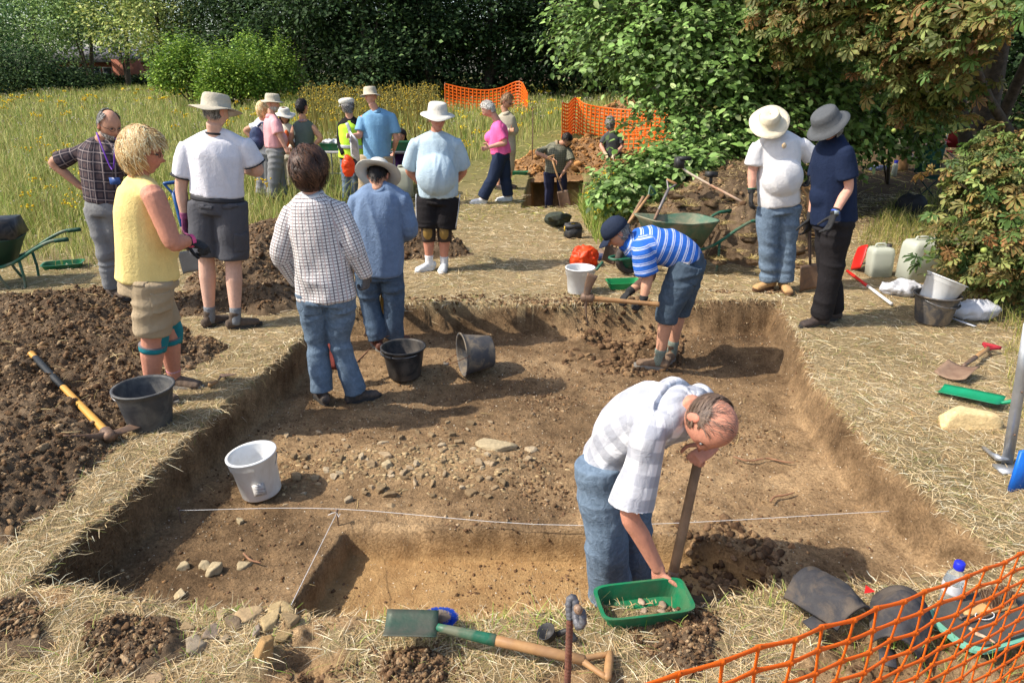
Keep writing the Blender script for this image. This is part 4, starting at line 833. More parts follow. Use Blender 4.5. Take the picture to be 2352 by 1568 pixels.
def lathe(prof, fr, c, k=36, sy=1.0, wave=0, wn=3, wph=0, crease=0):
    """prof: list of (r, z, wavefac)"""
    V = []; F = []
    for i, q in enumerate(prof):
        r, z = q[0], q[1]; wf = q[2] if len(q) > 2 else 0
        for j in range(k):
            t = 2*math.pi*j/k; zz = z+wave*wf*(math.sin(wn*t+wph)+.5*math.sin((wn+2)*t+2.1*wph+1)); V.append((r*math.cos(t), r*math.sin(t)*sy, zz))
    for i in range(len(prof)-1):
        for j in range(k): F.append([i*k+j, i*k+(j+1) % k, (i+1)*k+(j+1) % k, (i+1)*k+j])
    return np.array(V)@np.array(fr).T+np.array(c), np.array(F)
def hat(c, fr, s, parent, mat, kind='bucket', band=None, name=None, r=.098, h=.095, brim=.065, droop=.03, wave=.008, wn=2, ph=0, z0=.045, tilt=0):
    c = np.array(c)+fr[:, 2]*0
    if kind in ('bucket', 'brim'):
        top = [(0.001, z0+h-.006), (r*.5, z0+h), (r*.80, z0+h-.003), (r*.90, z0+h-.014), (r*.98, z0+h*.5), (r*1.02, z0), (r*1.02+brim*.5, z0-droop*.45, .5), (r*1.02+brim, z0-droop, 1), (r*1.02+brim, z0-droop-.004, 1), (r*1.0+brim*.5, z0-droop*.45-.006, .5), (r*.99, z0-.006), (r*.94, z0+h*.45)]
        if kind == 'brim': top = [(0.001, z0+h-.02), (r*.3, z0+h-.014), (r*.62, z0+h), (r*.78, z0+h-.006), (r*.9, z0+h*.45)]+top[5:]
        V, F = lathe([(a[0]*s, a[1]*s, a[2] if len(a) > 2 else 0) for a in top], fr, c, 40, 1.16, wave, wn, ph); o = mesh_np(name or 'hat', V, F, mat, parent, True)
        if band is not None:
            V, F = lathe([((r*1.035)*s, z0*s), (r*1.005*s, (z0+.028)*s), (r*.9*s, (z0+.028)*s)], fr, c, 40, 1.16); mesh_np('hat_band', V, F, band, o, True)
        for sx in (-1, 1):
            pass
        return o
    if kind in ('cap', 'flat'):
        pr = [(0.001, z0+.10), (r*.5, z0+.093), (r*.82, z0+.068), (r*.98, z0+.03), (r*1.02, z0-.012), (r*.97, z0-.016)]
        if kind == 'flat': pr = [(0.001, z0+.075), (r*.6, z0+.078), (r*1.02, z0+.062), (r*1.16, z0+.038), (r*1.08, z0+.012), (r*1.0, z0-.008), (r*.95, z0-.01)]
        V, F = lathe([(a*s, b*s) for a, b in pr], fr, c, 36, 1.16, .0); o = mesh_np(name or 'cap', V, F, mat, parent, True)
        n1, n2 = 9, 6; V = []; L_ = .075 if kind == 'cap' else .035
        for i in range(n1):
            a = math.radians(-52+104*i/(n1-1))
            for j in range(n2):
                q = j/(n2-1); rx = r*1.0; V.append((math.sin(a)*rx*(1-.05*q), math.cos(a)*rx*1.16+q*L_*math.cos(a*1.1)**.8, z0-.008-.02*q*q-.02*math.sin(a)**2))
        V = np.array(V)*s; V2 = V-np.array([0, 0, .004]); VV = np.concatenate([V, V2])@fr.T+c; F = []
        for i in range(n1-1):
            for j in range(n2-1): q = i*n2+j; F += [[q, q+1, q+n2+1, q+n2], [q+n1*n2+n2, q+n1*n2+n2+1, q+n1*n2+1, q+n1*n2]]
        for i in range(n1-1): q = i*n2+n2-1; F.append([q, q+n1*n2, q+n1*n2+n2, q+n2])
        mesh_np('visor' if kind == 'cap' else 'peak', VV, F, mat, o, True); return o
def hand_parts(w, d, n, s=1.0, curl=.5, side=1, spread=1.0):
    """w wrist, d direction to the fingers, n palm normal, side +1/-1 thumb side"""
    w = np.array(w, float); d = np.array(d, float); d /= np.linalg.norm(d); n = np.array(n, float); n = n-d*(n@d); n /= np.linalg.norm(n); t = np.cross(d, n)*side
    out = [tb([w-d*.02*s, w+d*.03*s, w+d*.085*s], [(.026*s, .019*s), (.036*s, .015*s), (.038*s, .013*s)], t, 12, 3)]
    for i, (o, L) in enumerate([(.030, .068), (.010, .076), (-.010, .070), (-.029, .055)]):
        b = w+d*.078*s+t*o*s; c = curl*(1+.12*i); a1, a2, a3 = c*.55, c*1.35, c*2.0; p = [b]; L *= s
        for a, f in ((a1, .42), (a2, .32), (a3, .26)):
            dd = d*math.cos(a)+n*math.sin(a)+t*(o*1.2*spread); p.append(p[-1]+dd*L*f*1.15)
        out.append(tb(p, [.0088*s, .0085*s, .0078*s, .0065*s], t, 8, 2))
    b = w+d*.022*s+t*.026*s; p = [b, b+(d*.5+t*.75+n*.25)*.034*s, b+(d*.85+t*.9+n*.45)*.055*s, b+(d*1.25+t*.8+n*.8)*.062*s]; out.append(tb(p, [.013*s, .0115*s, .010*s, .008*s], n, 8, 2)); return out
def shoe(ank, yaw, gz, parent, mat, solemat, L=.285, kind='boot', name='shoe', s=1.0, pitch=0):
    """ank: ankle joint, foot pointing along yaw on the ground at height gz"""
    f = frame(yaw, pitch); fw = f[:, 1]; r = f[:, 0]; u = np.array([0, 0, 1.0]); a = np.array([ank[0], ank[1], gz])+0*fw; H_ = {'boot': .13, 'shoe': .075, 'low': .06}[kind]; L = L*s
    heel = a-fw*L*.27; toe = a+fw*L*.73
    pts = [heel+u*.045, a+u*.05, a+fw*L*.25+u*.042, a+fw*L*.5+u*.034, toe-fw*.03+u*.032]
    parts = [tb(pts, [(.034, .038), (.037, .046), (.042, .04), (.047, .031), (.040, .024)], r, 14, 4), tb([a+u*.03-fw*.01, a+u*H_*.7-fw*.005, a+u*(H_+.012)], [(.036, .046), (.037, .046), (.042, .048)], r, 12, 3)]
    V, F, N = voxel(parts, .007, 5); V[:, 2] = np.maximum(V[:, 2], gz+.012); V = wrinkle(V, N, .0025, 3, 30); o = mesh_np(name, V, F, mat, parent, True)
    n = 26; pr = []
    for k in range(n):
        t = 2*math.pi*k/n; q = math.cos(t); wd = .046 if q > -.1 else .038; wd *= (1-.10*max(q, 0)**3); pr.append(a+fw*(L*.23+L*.5*np.sign(q)*abs(q)**.85)+r*wd*math.sin(t)*1.0)
    pr = np.array(pr); lo = pr.copy(); lo[:, 2] = gz-.004; hi = pr.copy(); hi[:, 2] = gz+.026; hi2 = (pr-pr.mean(0))*.93+pr.mean(0); hi2[:, 2] = gz+.028
    V = np.concatenate([lo, hi, hi2, [hi2.mean(0)], [lo.mean(0)]]); F = []
    for k in range(n):
        k2 = (k+1) % n; F += [[k, k2, n+k2, n+k], [n+k, n+k2, 2*n+k2, 2*n+k], [2*n+k, 2*n+k2, 3*n, 3*n], [k2, k, 3*n+1, 3*n+1]]
    me = mesh_any('sole', V-wloc(o), F); me.materials.append(solemat); so_ = bpy.data.objects.new('sole', me); link(so_, o); return o
def glasses(c, fr, s, parent, dark=False):
    gm = M('glasses_frame', (.03, .03, .03), None, 5, .3, 0, None, .3); ln = M('sun_lens', (.01, .008, .008), None, 5, .08, 0, None, 0, .6); P = []
    for sx in (-1, 1):
        pts = [np.array([sx*.032+.021*math.cos(t), .098, .004+.015*math.sin(t)]) for t in np.linspace(0, 2*math.pi, 13)]; P.append(tb(pts, [.0016]*13, (0, 1, 0), 5, 1))
        P.append(tb([np.array([sx*.053, .094, .008]), np.array([sx*.078, .05, .01]), np.array([sx*.08, -.01, .006])], [.0018]*3, (0, 0, 1), 5, 2))
    P.append(tb([np.array([-.012, .1, .008]), np.array([.012, .1, .008])], [.0018]*2, (0, 0, 1), 5)); V, F = join(P); o = mesh_np('glasses', V*s@fr.T+np.array(c), F, gm, parent, True)
    if dark:
        V, F = join([ell((sx*.032, .097, .004), (.021, .003, .015)) for sx in (-1, 1)]); mesh_np('lens', V*s@fr.T+np.array(c), F, ln, o, True)
SK = dict(pale=(.62, .37, .27), pink=(.60, .31, .22), tan=(.50, .26, .165), red=(.52, .23, .15))
def patch(P, src, px, py, w, h, mat, name='pocket', off=.005, dy=0, facing=None, rot=0):
    """a pocket, flap or yoke: the part of a garment's own surface round a place, lifted a few millimetres"""
    me = src.data; n = len(me.vertices); V = np.zeros(n*3); me.vertices.foreach_get('co', V); V = V.reshape(-1, 3)+wloc(src); N = np.zeros(n*3); me.vertices.foreach_get('normal', N); N = N.reshape(-1, 3)
    F = np.zeros(len(me.loops), np.int32); me.loops.foreach_get('vertex_index', F); F = F.reshape(-1, 4); d = np.array(ray(px, py)); d /= np.linalg.norm(d); o = np.array([0, 0, CH]); q = V-o; t = q@d; r = np.linalg.norm(q-t[:, None]*d, axis=1)
    front = (N@d < -.2); c = np.where(front & (r < .03), t, 1e9); i = int(np.argmin(c)); ctr = V[i]; nn = N[(np.linalg.norm(V-ctr, axis=1) < .05) & front].mean(0); nn /= np.linalg.norm(nn)
    hx_ = np.cross([0, 0, 1.], nn); hx_ /= np.linalg.norm(hx_); vz = np.cross(nn, hx_); cr_, sr_ = math.cos(rot), math.sin(rot); a = hx_*cr_+vz*sr_; b = -hx_*sr_+vz*cr_; L = V-ctr
    ok = (np.abs(L@a) < w/2) & (np.abs(L@b) < h/2) & (np.abs(L@nn) < .08) & (N@nn > .2); Fk = F[ok[F].all(1)]
    if len(Fk) < 2: return None
    us, inv = np.unique(Fk, return_inverse=True); Fn = inv.reshape(-1, 4); Vt = V[us]+N[us]*off; m = len(us); e = {}
    for f in Fn:
        for k in range(4): a_, b_ = int(f[k]), int(f[(k+1) % 4]); e[(a_, b_)] = 1
    side = [[a_, b_, b_+m, a_+m] for (a_, b_) in e if (b_, a_) not in e]; VV = np.concatenate([Vt, V[us]-N[us]*.002]); FF = np.concatenate([Fn, np.array([[s_[1], s_[0], s_[3], s_[2]] for s_ in side])])
    ob = mesh_np(name, VV, FF, mat, src, True); at = me.attributes.get('pat')
    if at: pv = np.zeros(n*3, np.float32); at.data.foreach_get('vector', pv); pv = pv.reshape(-1, 3)[us]; add_pat(ob, np.concatenate([pv, pv])+np.array([.008, .006, 0]))
    return ob
def person(label, Y0, yaw, head, sh, el, wr, hips, kn, an, shirt, pants, skin='pink', gz=0.0, rt=None, vox=.009, hands=(None, None), feet=(0, 0), shoekind=('boot', None, None), hairs=None, hatspec=None, beard=None, gl=None, arm=1.0, leg=1.0, belly=None, group=None, hf=None, extras=None, hs=1.0, hcurl=.6, glove=(None, None), neckpt=None, socks=None, collar=None, sleeve='short', pantlen=1.0, hem=.06, seed=0, wr_amp=.006):
    """builds one clothed figure from joints given as (photo px, photo py, depth offset from Y0)"""
    def grd(q):
        g = float(H(np.array([q[0]]), np.array([q[1]]))[0])
        for P_, f_ in HEAPS:
            if poly_sd(np.array([q[0]]), np.array([q[1]]), P_)[0] > .03: g = max(g, float(f_(np.array([q[0]]), np.array([q[1]]))[0]))
        return g
    J = lambda q: np.array(AT(q[0], q[1], Y0+(q[2] if len(q) > 2 else 0)))
    sh = [J(q) for q in sh]; el = [J(q) for q in el]; wr = [J(q) for q in wr]; hips = [J(q) for q in hips]; kn = [J(q) for q in kn]; an = [J(q) for q in an]
    for q in an:
        dz = grd(q)+.092-q[2]
        if abs(dz) < .22: q[2] += dz
    hc = J(head[:3]); fr = hf if hf is not None else frame(*head[3:]); sk = np.array(SK[skin]); rt = rt or {}
    bx = frame(yaw); R_ = bx[:, 0]; Fw = bx[:, 1]; pel = (hips[0]+hips[1])/2; top = (sh[0]+sh[1])/2; 
    T = thing('person', (float((an[0][0]+an[1][0])/2), float((an[0][1]+an[1][1])/2), gz), label, 'person', group)
    ax = top-pel; L = np.linalg.norm(ax); ax /= L; xr = sh[1]-sh[0]; xr = xr-ax*(xr@ax)
    if np.linalg.norm(xr) < .12: xr = R_
    xr /= np.linalg.norm(xr); fdir = np.cross(ax, xr); fdir = fdir*(1 if fdir@Fw > 0 else -1)
    neckb = J(neckpt) if neckpt else top+ax*.045-fdir*.005; nk = hc-fr[:, 2]*.085*hs-fr[:, 1]*.022*hs
    sh = [q-ax*.035 for q in sh]
    # ---- body: neck, arms, hands and legs in one skin
    A = []; 
    A.append(tb([neckb-ax*.06, neckb+(nk-neckb)*.3, nk], [.066*hs, .058*hs, .054*hs], None, 14, 3))
    A.append(tb([pel+ax*.05, top-ax*.06], [(.08, .055), (.10, .07)], xr, 12, 3)); 
    for k in (0, 1):
        e = sh[k]+(top-sh[k])*.25; A.append(tb([e, sh[k], sh[k]*.45+el[k]*.55, el[k], el[k]*.6+wr[k]*.4, wr[k]], [.045*arm*(.75 if sleeve else 1), .052*arm*(.74 if sleeve else 1), .047*arm, .039*arm, .038*arm, .027], None, 14, 4))
        if not glove[k]:
            h_ = hands[k] or {}; d = np.array(h_.get('d', wr[k]-el[k]), float); n = np.array(h_.get('n', -R_ if k else R_), float); A += hand_parts(wr[k], d, n, h_.get('s', 1.0), h_.get('curl', hcurl), h_.get('side', 1 if k else -1))
        A.append(tb([hips[k], hips[k]*.5+kn[k]*.5, kn[k], kn[k]*.68+an[k]*.32, an[k]*.85+kn[k]*.15, an[k]+np.array([0, 0, -.03])], [.062*leg, .072*leg, .056*leg, .060*leg, .038*leg, .036*leg], None, 14, 4))
    V, F, N = voxel(A, vox*.75, 3); n_ = vn(V[:, 0]*9, V[:, 1]*9, V[:, 2]*9, seed); col = sk[None]*(.9+.2*n_)[:, None]*np.array([[1, 1, 1]])
    HV, HF, HC = head_geo(hc, fr, hs, SK[skin], seed); Fq = np.concatenate([F, np.concatenate([HF, HF[:, 2:3]], 1)+len(V)])
    tri = Fq; V2 = np.concatenate([V, HV]); cc = np.concatenate([col, HC]); me = None
    b = mesh_np('body', np.concatenate([V, HV]), np.concatenate([np.stack([F[:, 0], F[:, 1], F[:, 2]], 1), np.stack([F[:, 0], F[:, 2], F[:, 3]], 1), HF+len(V)]), skin_mat, T, True, cc)
    for sx in (-1, 1):
        ev, ef = I2; ev = (ev*np.array([.012, .006, .0065])+np.array([sx*.029, .082, .004]))*hs; ic = np.where((np.abs(ev[:, 0:1]/hs-sx*.029) < .0055), .02, .25)
        mesh_np('eye', ev@fr.T+hc, ef, skin_mat, b, True, np.tile(ic, (1, 3)))
    # ---- shirt
    cx = rt.get('chest', (.175, .115)); wx = rt.get('waist', (.16, .12)); hx = rt.get('hip', (.175, .125)); low = pel-ax*hem if not rt.get('tuck') else pel+ax*.05; mid = pel*.62+top*.38+fdir*rt.get('lean', 0); ch = pel*.22+top*.78
    bow = np.array(rt.get('bow', (0, 0, 0)), float)
    P = [tb([low, pel+ax*.08+fdir*.0+bow*.5, mid+bow, ch+bow*.6, top-ax*.005, top+ax*.035, neckb+ax*.02], [(hx[0], hx[1]), (hx[0]*.5+wx[0]*.5, hx[1]*.5+wx[1]*.5), wx, cx, (cx[0]*.92, cx[1]*.80), (cx[0]*.62, cx[1]*.60), (.066, .064)], xr, 22, 4, .15)]
    if belly: P.append(ell(pel*(1-belly[3])+top*belly[3]+fdir*belly[0], (belly[1], belly[2], belly[1]*1.05), frame_v(fdir, ax), 4))
    P.append(tb([sh[0]+ax*.0, (sh[0]+neckb)*.5+ax*.012, neckb-ax*.005, (sh[1]+neckb)*.5+ax*.012, sh[1]], [.050, .058, .062, .058, .050], fdir, 14, 4))
    bones = [(pel-ax*.1, top+ax*.05, .14, -fdir, 0)]; sr = rt.get('sleeve', .06); hemf = rt.get('slen', .62); sm_ = None
    if sleeve:
        for k in (0, 1):
            s0 = sh[k]+(top-ax*.06-sh[k])*.3
            if sleeve == 'short':
                E_ = sh[k]*(1-hemf)+el[k]*hemf; P.append(tb([s0, sh[k], sh[k]*.5+E_*.5, E_], [sr*.72, sr*.84, sr*1.0, sr*1.10], None, 16, 3, .05)); bones.append((sh[k]-(el[k]-sh[k])*.15, E_, sr*1.0, xr*(1 if k else -1), .31*k))
            else:
                P.append(tb([s0, sh[k], sh[k]*.5+el[k]*.5, el[k], el[k]*.5+wr[k]*.5, wr[k]], [sr*.72, sr*.86, sr*.95, sr*.92, sr*.82, sr*.66], None, 16, 3, .05)); bones.append((sh[k]-(el[k]-sh[k])*.15, el[k], sr, xr*(1 if k else -1), .31*k)); bones.append((el[k], wr[k], sr*.85, xr*(1 if k else -1), .31*k+.35))
    V, F, N = voxel(P, vox, 5); V = wrinkle(V, N, wr_amp*2.6, 7+seed, 6.0, (1, 1, .42)); so_ = mesh_np(rt.get('sname', 'shirt'), V, F, shirt, T, True); add_pat(so_, patcoords(V, bones)); 
    if collar is not None:
        nd = (nk-neckb); nd /= np.linalg.norm(nd); cfr = frame_v(fdir-nd*(fdir@nd), nd); V, F = lathe([(.064, -.014), (.071, .012), (.068, .034), (.080, .010), (.090, -.018), (.084, -.022)], cfr, neckb+nd*.012, 28, 1.0, .004, 2, 1); mesh_np('collar', V, F, collar, so_, True)
    # ---- trousers
    pm = pants; P = []; pr = rt.get('leg', (.10, .075, .075)); ptop = pel+ax*rt.get('rise', .05 if rt.get('tuck') else .045)+np.array([0, 0, .01]); cr_ = pel*.5+(hips[0]+hips[1])/4*2*.5
    P.append(tb([ptop, pel, pel+(kn[0]+kn[1]-2*pel)*.09], [(hx[0]*(.9 if rt.get('tuck') else .84), hx[1]*(.9 if rt.get('tuck') else .84)), (hx[0]*(1 if rt.get('tuck') else .86), hx[1]*(1.0 if rt.get('tuck') else .84)), (hx[0]*.88, hx[1]*.95)], xr, 20, 4, .2)); bones = []
    for k in (0, 1):
        pts = [hips[k], hips[k]*.5+kn[k]*.5, kn[k]]; rr = [pr[0], pr[0]*.55+pr[1]*.5, pr[1]]
        if pantlen <= .5: f_ = pantlen*2; pts = [hips[k], hips[k]*(1-f_*.5)+kn[k]*f_*.5, hips[k]*(1-f_)+kn[k]*f_]; rr = [pr[0], pr[0]*.55+pr[1]*.5, pr[1]*1.08]
        else: f_ = (pantlen-.5)*2; e = kn[k]*(1-f_)+an[k]*f_; pts += [kn[k]*.5+e*.5, e]; rr += [pr[1]*.5+pr[2]*.5, pr[2]]
        P.append(tb(pts, rr, None, 18, 4, .05)); bones += [(hips[k], kn[k], .08, xr, 0), (kn[k], an[k], .07, xr, .45)]
    V, F, N = voxel(P, vox, 4); V = wrinkle(V, N, rt.get('pw', .014), 19+seed, 6, (.5, .5, 1.5)); po = mesh_np(rt.get('pname', 'trousers' if pantlen > .8 else 'shorts'), V, F, pm, T, True); add_pat(po, patcoords(V, bones))
    # ---- gloves, socks, shoes
    for k in (0, 1):
        if glove[k]:
            h_ = hands[k] or {}; d = np.array(h_.get('d', wr[k]-el[k]), float); n = np.array(h_.get('n', -R_ if k else R_), float)
            V, F, N = voxel(hand_parts(wr[k], d, n, h_.get('s', 1.12), h_.get('curl', hcurl), h_.get('side', 1 if k else -1))+[tb([wr[k]-(wr[k]-el[k])*.18, wr[k]+(wr[k]-el[k])*.02], [.036, .033], None, 12, 3)], vox*.6, 2); mesh_np('glove', V, F, glove[k], T, True)
        if socks is not None:
            d = kn[k]-an[k]; d /= np.linalg.norm(d); V, F = tb([an[k]-d*.05, an[k]+d*.03, an[k]+d*(.11 if rt.get('sock') is None else rt['sock'])], [.043, .043, .047], None, 16, 3); o = mesh_np('sock', V, F, socks, T, True)
        if feet[k] is not None:
            g_ = gz if not isinstance(gz, (tuple, list)) else gz[k]; shoe(an[k], feet[k], an[k][2]-(.09 if shoekind[0] != 'boot' else .09), T, shoekind[1], shoekind[2], kind=shoekind[0], name='boot' if shoekind[0] == 'boot' else 'shoe', L=rt.get('foot', .285))
    if hairs: hair(hc, fr, hs, T, **hairs)
    if beard: hair(hc, fr, hs, T, beard, 1.10, .018, 900, lambda x, y, z: (z < -.32) & (y > -.15) & ~((z > -.62) & (z < -.42) & (np.abs(x) < .2) & (y > .6)), .5, .05, .003, 4, (0, .2, -1), 'beard')
    if hatspec: hat(hc, fr, hs, T, **hatspec)
    if gl: glasses(hc, fr, hs, T, gl == 'dark')
    T['_'] = 0; del T['_']
    return dict(T=T, sh=sh, el=el, wr=wr, hips=hips, kn=kn, an=an, hc=hc, fr=fr, top=top, pel=pel, xr=xr, fdir=fdir, ax=ax, body=b, shirt=so_, pants=po, neck=neckb)
# ============================================================ PEOPLE: the 21 figures
denim_l = cloth_mat('light_denim', (.115, .16, .215), bump=.6, fade=.35); denim_m = cloth_mat('mid_denim', (.07, .105, .155), bump=.6, fade=.3); denim_s = cloth_mat('denim_shirt', (.15, .215, .33), bump=.6, fade=.15); denim_d = cloth_mat('dark_denim', (.055, .08, .11), bump=.6, fade=.2)
greyt = cloth_mat('grey_trousers', (.20, .20, .20)); greyd = cloth_mat('charcoal_shorts', (.085, .085, .095)); khaki = cloth_mat('khaki', (.36, .28, .18)); beige = cloth_mat('beige', (.45, .40, .30)); navy = cloth_mat('navy_cloth', (.02, .03, .06)); blackc = cloth_mat('black_cloth', (.018, .016, .017)); whitec = cloth_mat('white_cloth', (.65, .65, .66)); 
offw = cloth_mat('off_white_hat', (.62, .60, .53)); tanhat = cloth_mat('beige_hat', (.47, .42, .32)); hatg = cloth_mat('grey_hat', (.09, .095, .10)); cream = cloth_mat('cream_hat', (.66, .58, .42)); greyhat = cloth_mat('greyish_sun_hat', (.60, .57, .50))
bootb = M('brown_suede', (.12, .085, .06), (.075, .055, .04), 30, .9, .5, 60); bootd = M('dark_leather', (.07, .05, .04), (.04, .03, .027), 30, .7, .5, 60); boott = M('tan_suede', (.50, .30, .13), (.42, .25, .11), 30, .9, .3, 60); whsh = M('white_trainer', (.72, .72, .70), (.6, .6, .58), 30, .6); greysole = M('grey_sole', (.25, .23, .2), (.15, .14, .12), 20, .9)
gblack = M('black_knit_glove', (.018, .018, .02), (.03, .03, .03), 60, .85, .5, 200); ggrey = M('grey_glove', (.14, .13, .13), (.07, .07, .07), 50, .85, .4, 90); gpink = M('purple_glove', (.28, .07, .16), (.2, .05, .12), 30, .8, .3, 80); socg = M('grey_knit_sock', (.24, .25, .26), (.15, .16, .17), 160, .95, .6, 220); socw = M('white_sock', (.75, .74, .73), (.6, .6, .6), 120, .95, .4, 200); socgr = M('green_marl_sock', (.27, .30, .25), (.10, .13, .10), 160, .95, .7, 220)
GREY = ['8a8884', '6d6a66', 'a5a19b', '57524d']; WHT = ['d8d4cc', 'c2bcb2', 'eae6de', 'a8a197']; BLD = ['e2c48c', 'cda66a', 'efdcb0', 'b98f58']; BRN = ['3f2a1a', '56392a', '2a1b12', '6b4a33']; DRK = ['1c1613', '2a211c', '120e0c']
short_back = lambda x, y, z: (y < -.05+.9*(z-.15)) & (z > -.62)
# 1 bearded man, plaid shirt, lanyard
p = person('bearded man in a dark plaid shirt with purple lanyard, hand on hip', 5.85, 35, (252, 287, 0, 55, -22), [(172, 345, .05), (285, 342, -.02)], [(122, 374, .02), (304, 408, .12)], [(186, 430, .05), (292, 455, .1)], [(222, 476, .03), (262, 476, 0)], [(240, 565, 0), (264, 560, .05)], [(262, 668, .05), (286, 674, .15)],
       cloth_mat('brown_plaid', (.10, .07, .07), 'plaid', (.02, .02, .03), (.26, .21, .20), .075), greyt, 'tan', 0, dict(tuck=1, chest=(.185, .12), waist=(.165, .125), hip=(.165, .12), slen=.75, sleeve=.068), feet=(60, 60), shoekind=('boot', bootb, shoe_rub), hairs=dict(cols=GREY, vol=1.06, L=.03, region=lambda x, y, z: (y < .1+.55*(z-.3)) & (z > -.45) & ~((z > .8) & (y > -.3))), beard=['b5b0aa', '8f8a84', 'cfcac2'], gl='y', hands=(dict(d=(.6, 0, -.4), curl=.9), None), vox=.010, seed=1)
lany = M('purple_lanyard', (.13, .03, .33), None, 20, .6); nb = p['neck']; fd = p['fdir']; 
def _tube_o(name, pts, r, mat, parent, n=4, k=8): V, F = tb(pts, r if isinstance(r, list) else [r]*len(pts), None, k, n); return mesh_np(name, V, F, mat, parent, True)
def on_surf(px, py, Y): return np.array(AT(px, py, Y))
lo_ = _tube_o('lanyard', [on_surf(222, 305, 5.85), on_surf(233, 335, 5.72), on_surf(258, 390, 5.66), on_surf(264, 345, 5.68), on_surf(268, 318, 5.75)], .006, lany, p['T'])
_tube_o('clip_cord', [on_surf(259, 390, 5.65), on_surf(260, 408, 5.65)], .003, shoe_rub, lo_); V, F = boxv(on_surf(264, 416, 5.655), (.085, .006, .055)); mesh_np('badge', V, F, M('blue_badge', (.04, .09, .28), None, 5, .4), lo_)
# 2 blonde woman, yellow top
yel = cloth_mat('yellow_vest', (.80, .62, .24), bump=.5); teal = M('teal_neoprene', (.01, .20, .23), (.01, .15, .18), 20, .8, .2, 60); tealg = M('grey_binding', (.16, .14, .14), None, 20, .9)
p = person('blonde woman in a yellow sleeveless top and beige shorts with teal knee braces', 4.2, 112, (329, 352, 0, 100, -8), [(293, 440, .15), (352, 437, -.13)], [(330, 560, .22), (397, 557, -.16)], [(430, 560, .2), (440, 553, -.05)], [(325, 632, .08), (350, 640, -.08)], [(384, 760, .12), (350, 778, -.06)], [(402, 872, .16), (352, 905, -.05)],
       yel, khaki, 'red', 0, dict(chest=(.165, .155), waist=(.175, .165), hip=(.185, .185), leg=(.118, .10, .09), sock=.05), sleeve=None, arm=1.28, leg=1.18, pantlen=.44, hem=-.0, belly=(.07, .13, .13, .35), feet=(82, 70), shoekind=('shoe', M('brown_walking_shoe', (.17, .12, .085), (.09, .065, .05), 40, .9, .4, 60), greysole), hairs=dict(cols=BLD, vol=1.24, L=.06, n=5200, lump=.22, curl=.45, wide=1.06, mxf=1.15, w=.005, region=lambda x, y, z: (y < .3+.8*(z-.1)) & (z > -.75)), gl='y', socks=M('patterned_sock', (.55, .5, .55), (.55, .06, .12), 25, .9), glove=(gblack, gblack), hands=(dict(d=(1, 0, -.2), n=(0, 0, -1), curl=1.6), dict(d=(.8, .1, -.5), n=(.4, .1, -.9), curl=1.7)), vox=.0095, seed=2)
def brace(P, k, side):
    kk = P['kn'][k]; d = P['an'][k]-P['kn'][k]; d /= np.linalg.norm(d); fw = P['fdir']
    V, F = tb([kk-d*.075+fw*.032, kk+fw*.04, kk+d*.085+fw*.032], [(.056, .056), (.06, .06), (.054, .054)], None, 20, 4, .02); o = mesh_np('knee_brace', V, F, teal, P['T'], True)
    for q in (-.06, .06): V, F = tb([kk+d*(q-.017), kk+d*(q+.017)], [.080, .078], None, 22, 2, .01); mesh_np('strap', V, F, teal, o, True); V, F = tb([kk+d*(q-.021), kk+d*(q-.017)], [.081, .081], None, 22, 2, .01); mesh_np('strap_binding', V, F, tealg, o, True)
for k in (0, 1): brace(p, k, 0)
V, F = tb([p['wr'][1]-(p['wr'][1]-p['el'][1])*.12, p['wr'][1]+(p['wr'][1]-p['el'][1])*.02], [.040, .042], None, 14, 2); mesh_np('pink_glove_cuff', V, F, M('pink_cuff', (.75, .10, .25), None, 20, .8), p['T'], True)
p2 = p
patch(p2, p2['pants'], 300, 640, .15, .05, khaki, off=.003); patch(p2, p2['pants'], 385, 700, .13, .14, khaki, off=.003)
# 3 man in white ringer tee
p3 = person('man in white tee with black trim, beige sun hat and charcoal shorts, seen from behind', 5.6, 165, (496, 256, 0, 152, -12), [(430, 326, -.02), (560, 322, .02)], [(416, 430, -.02), (592, 392, .08)], [(424, 500, -.02), (556, 390, .34)], [(470, 462, 0), (530, 462, 0)], [(474, 590, 0), (536, 600, 0)], [(479, 708, -.02), (541, 728, -.08)],
       cloth_mat('white_tee', (.68, .67, .71), bump=.5), greyd, 'pale', 0, dict(chest=(.215, .145), waist=(.20, .15), hip=(.20, .155), tuck=1, sleeve=.078, slen=.7, leg=(.128, .115, .09), sock=.09), arm=1.2, leg=1.12, pantlen=.47, feet=(150, 120), shoekind=('boot', bootb, shoe_rub), hatspec=dict(mat=tanhat, brim=.075, droop=.022, wave=.014, ph=.6, h=.10, z0=.03), socks=socg, glove=(gpink, gpink), hairs=dict(cols=GREY, vol=1.04, L=.02, n=500, region=lambda x, y, z: (y < -.1) & (z > -.4) & (z < .4)), vox=.010, seed=3)
blk = M('black_trim', (.02, .02, .022), None, 20, .8); belt = M('black_belt', (.03, .03, .035), None, 20, .6)
for k in (0, 1):
    s_, e_ = p3['sh'][k], p3['el'][k]; a = s_*.28+e_*.72; b_ = s_*.255+e_*.745; V, F = tb([a, b_], [.092, .092], None, 20, 1, .02); mesh_np('sleeve_trim', V, F, blk, p3['shirt'], True)
nd = p3['ax']; V, F = lathe([(.070, -.004), (.074, .006), (.068, .012)], frame_v(p3['fdir'], nd), p3['neck']+nd*.012, 28); mesh_np('neck_trim', V, F, blk, p3['shirt'], True)
V, F = tb([p3['pel']+p3['ax']*.015, p3['pel']+p3['ax']*.05], [(.205, .158), (.200, .154)], p3['xr'], 30, 1, .01); mesh_np('belt', V, F, belt, p3['pants'], True)
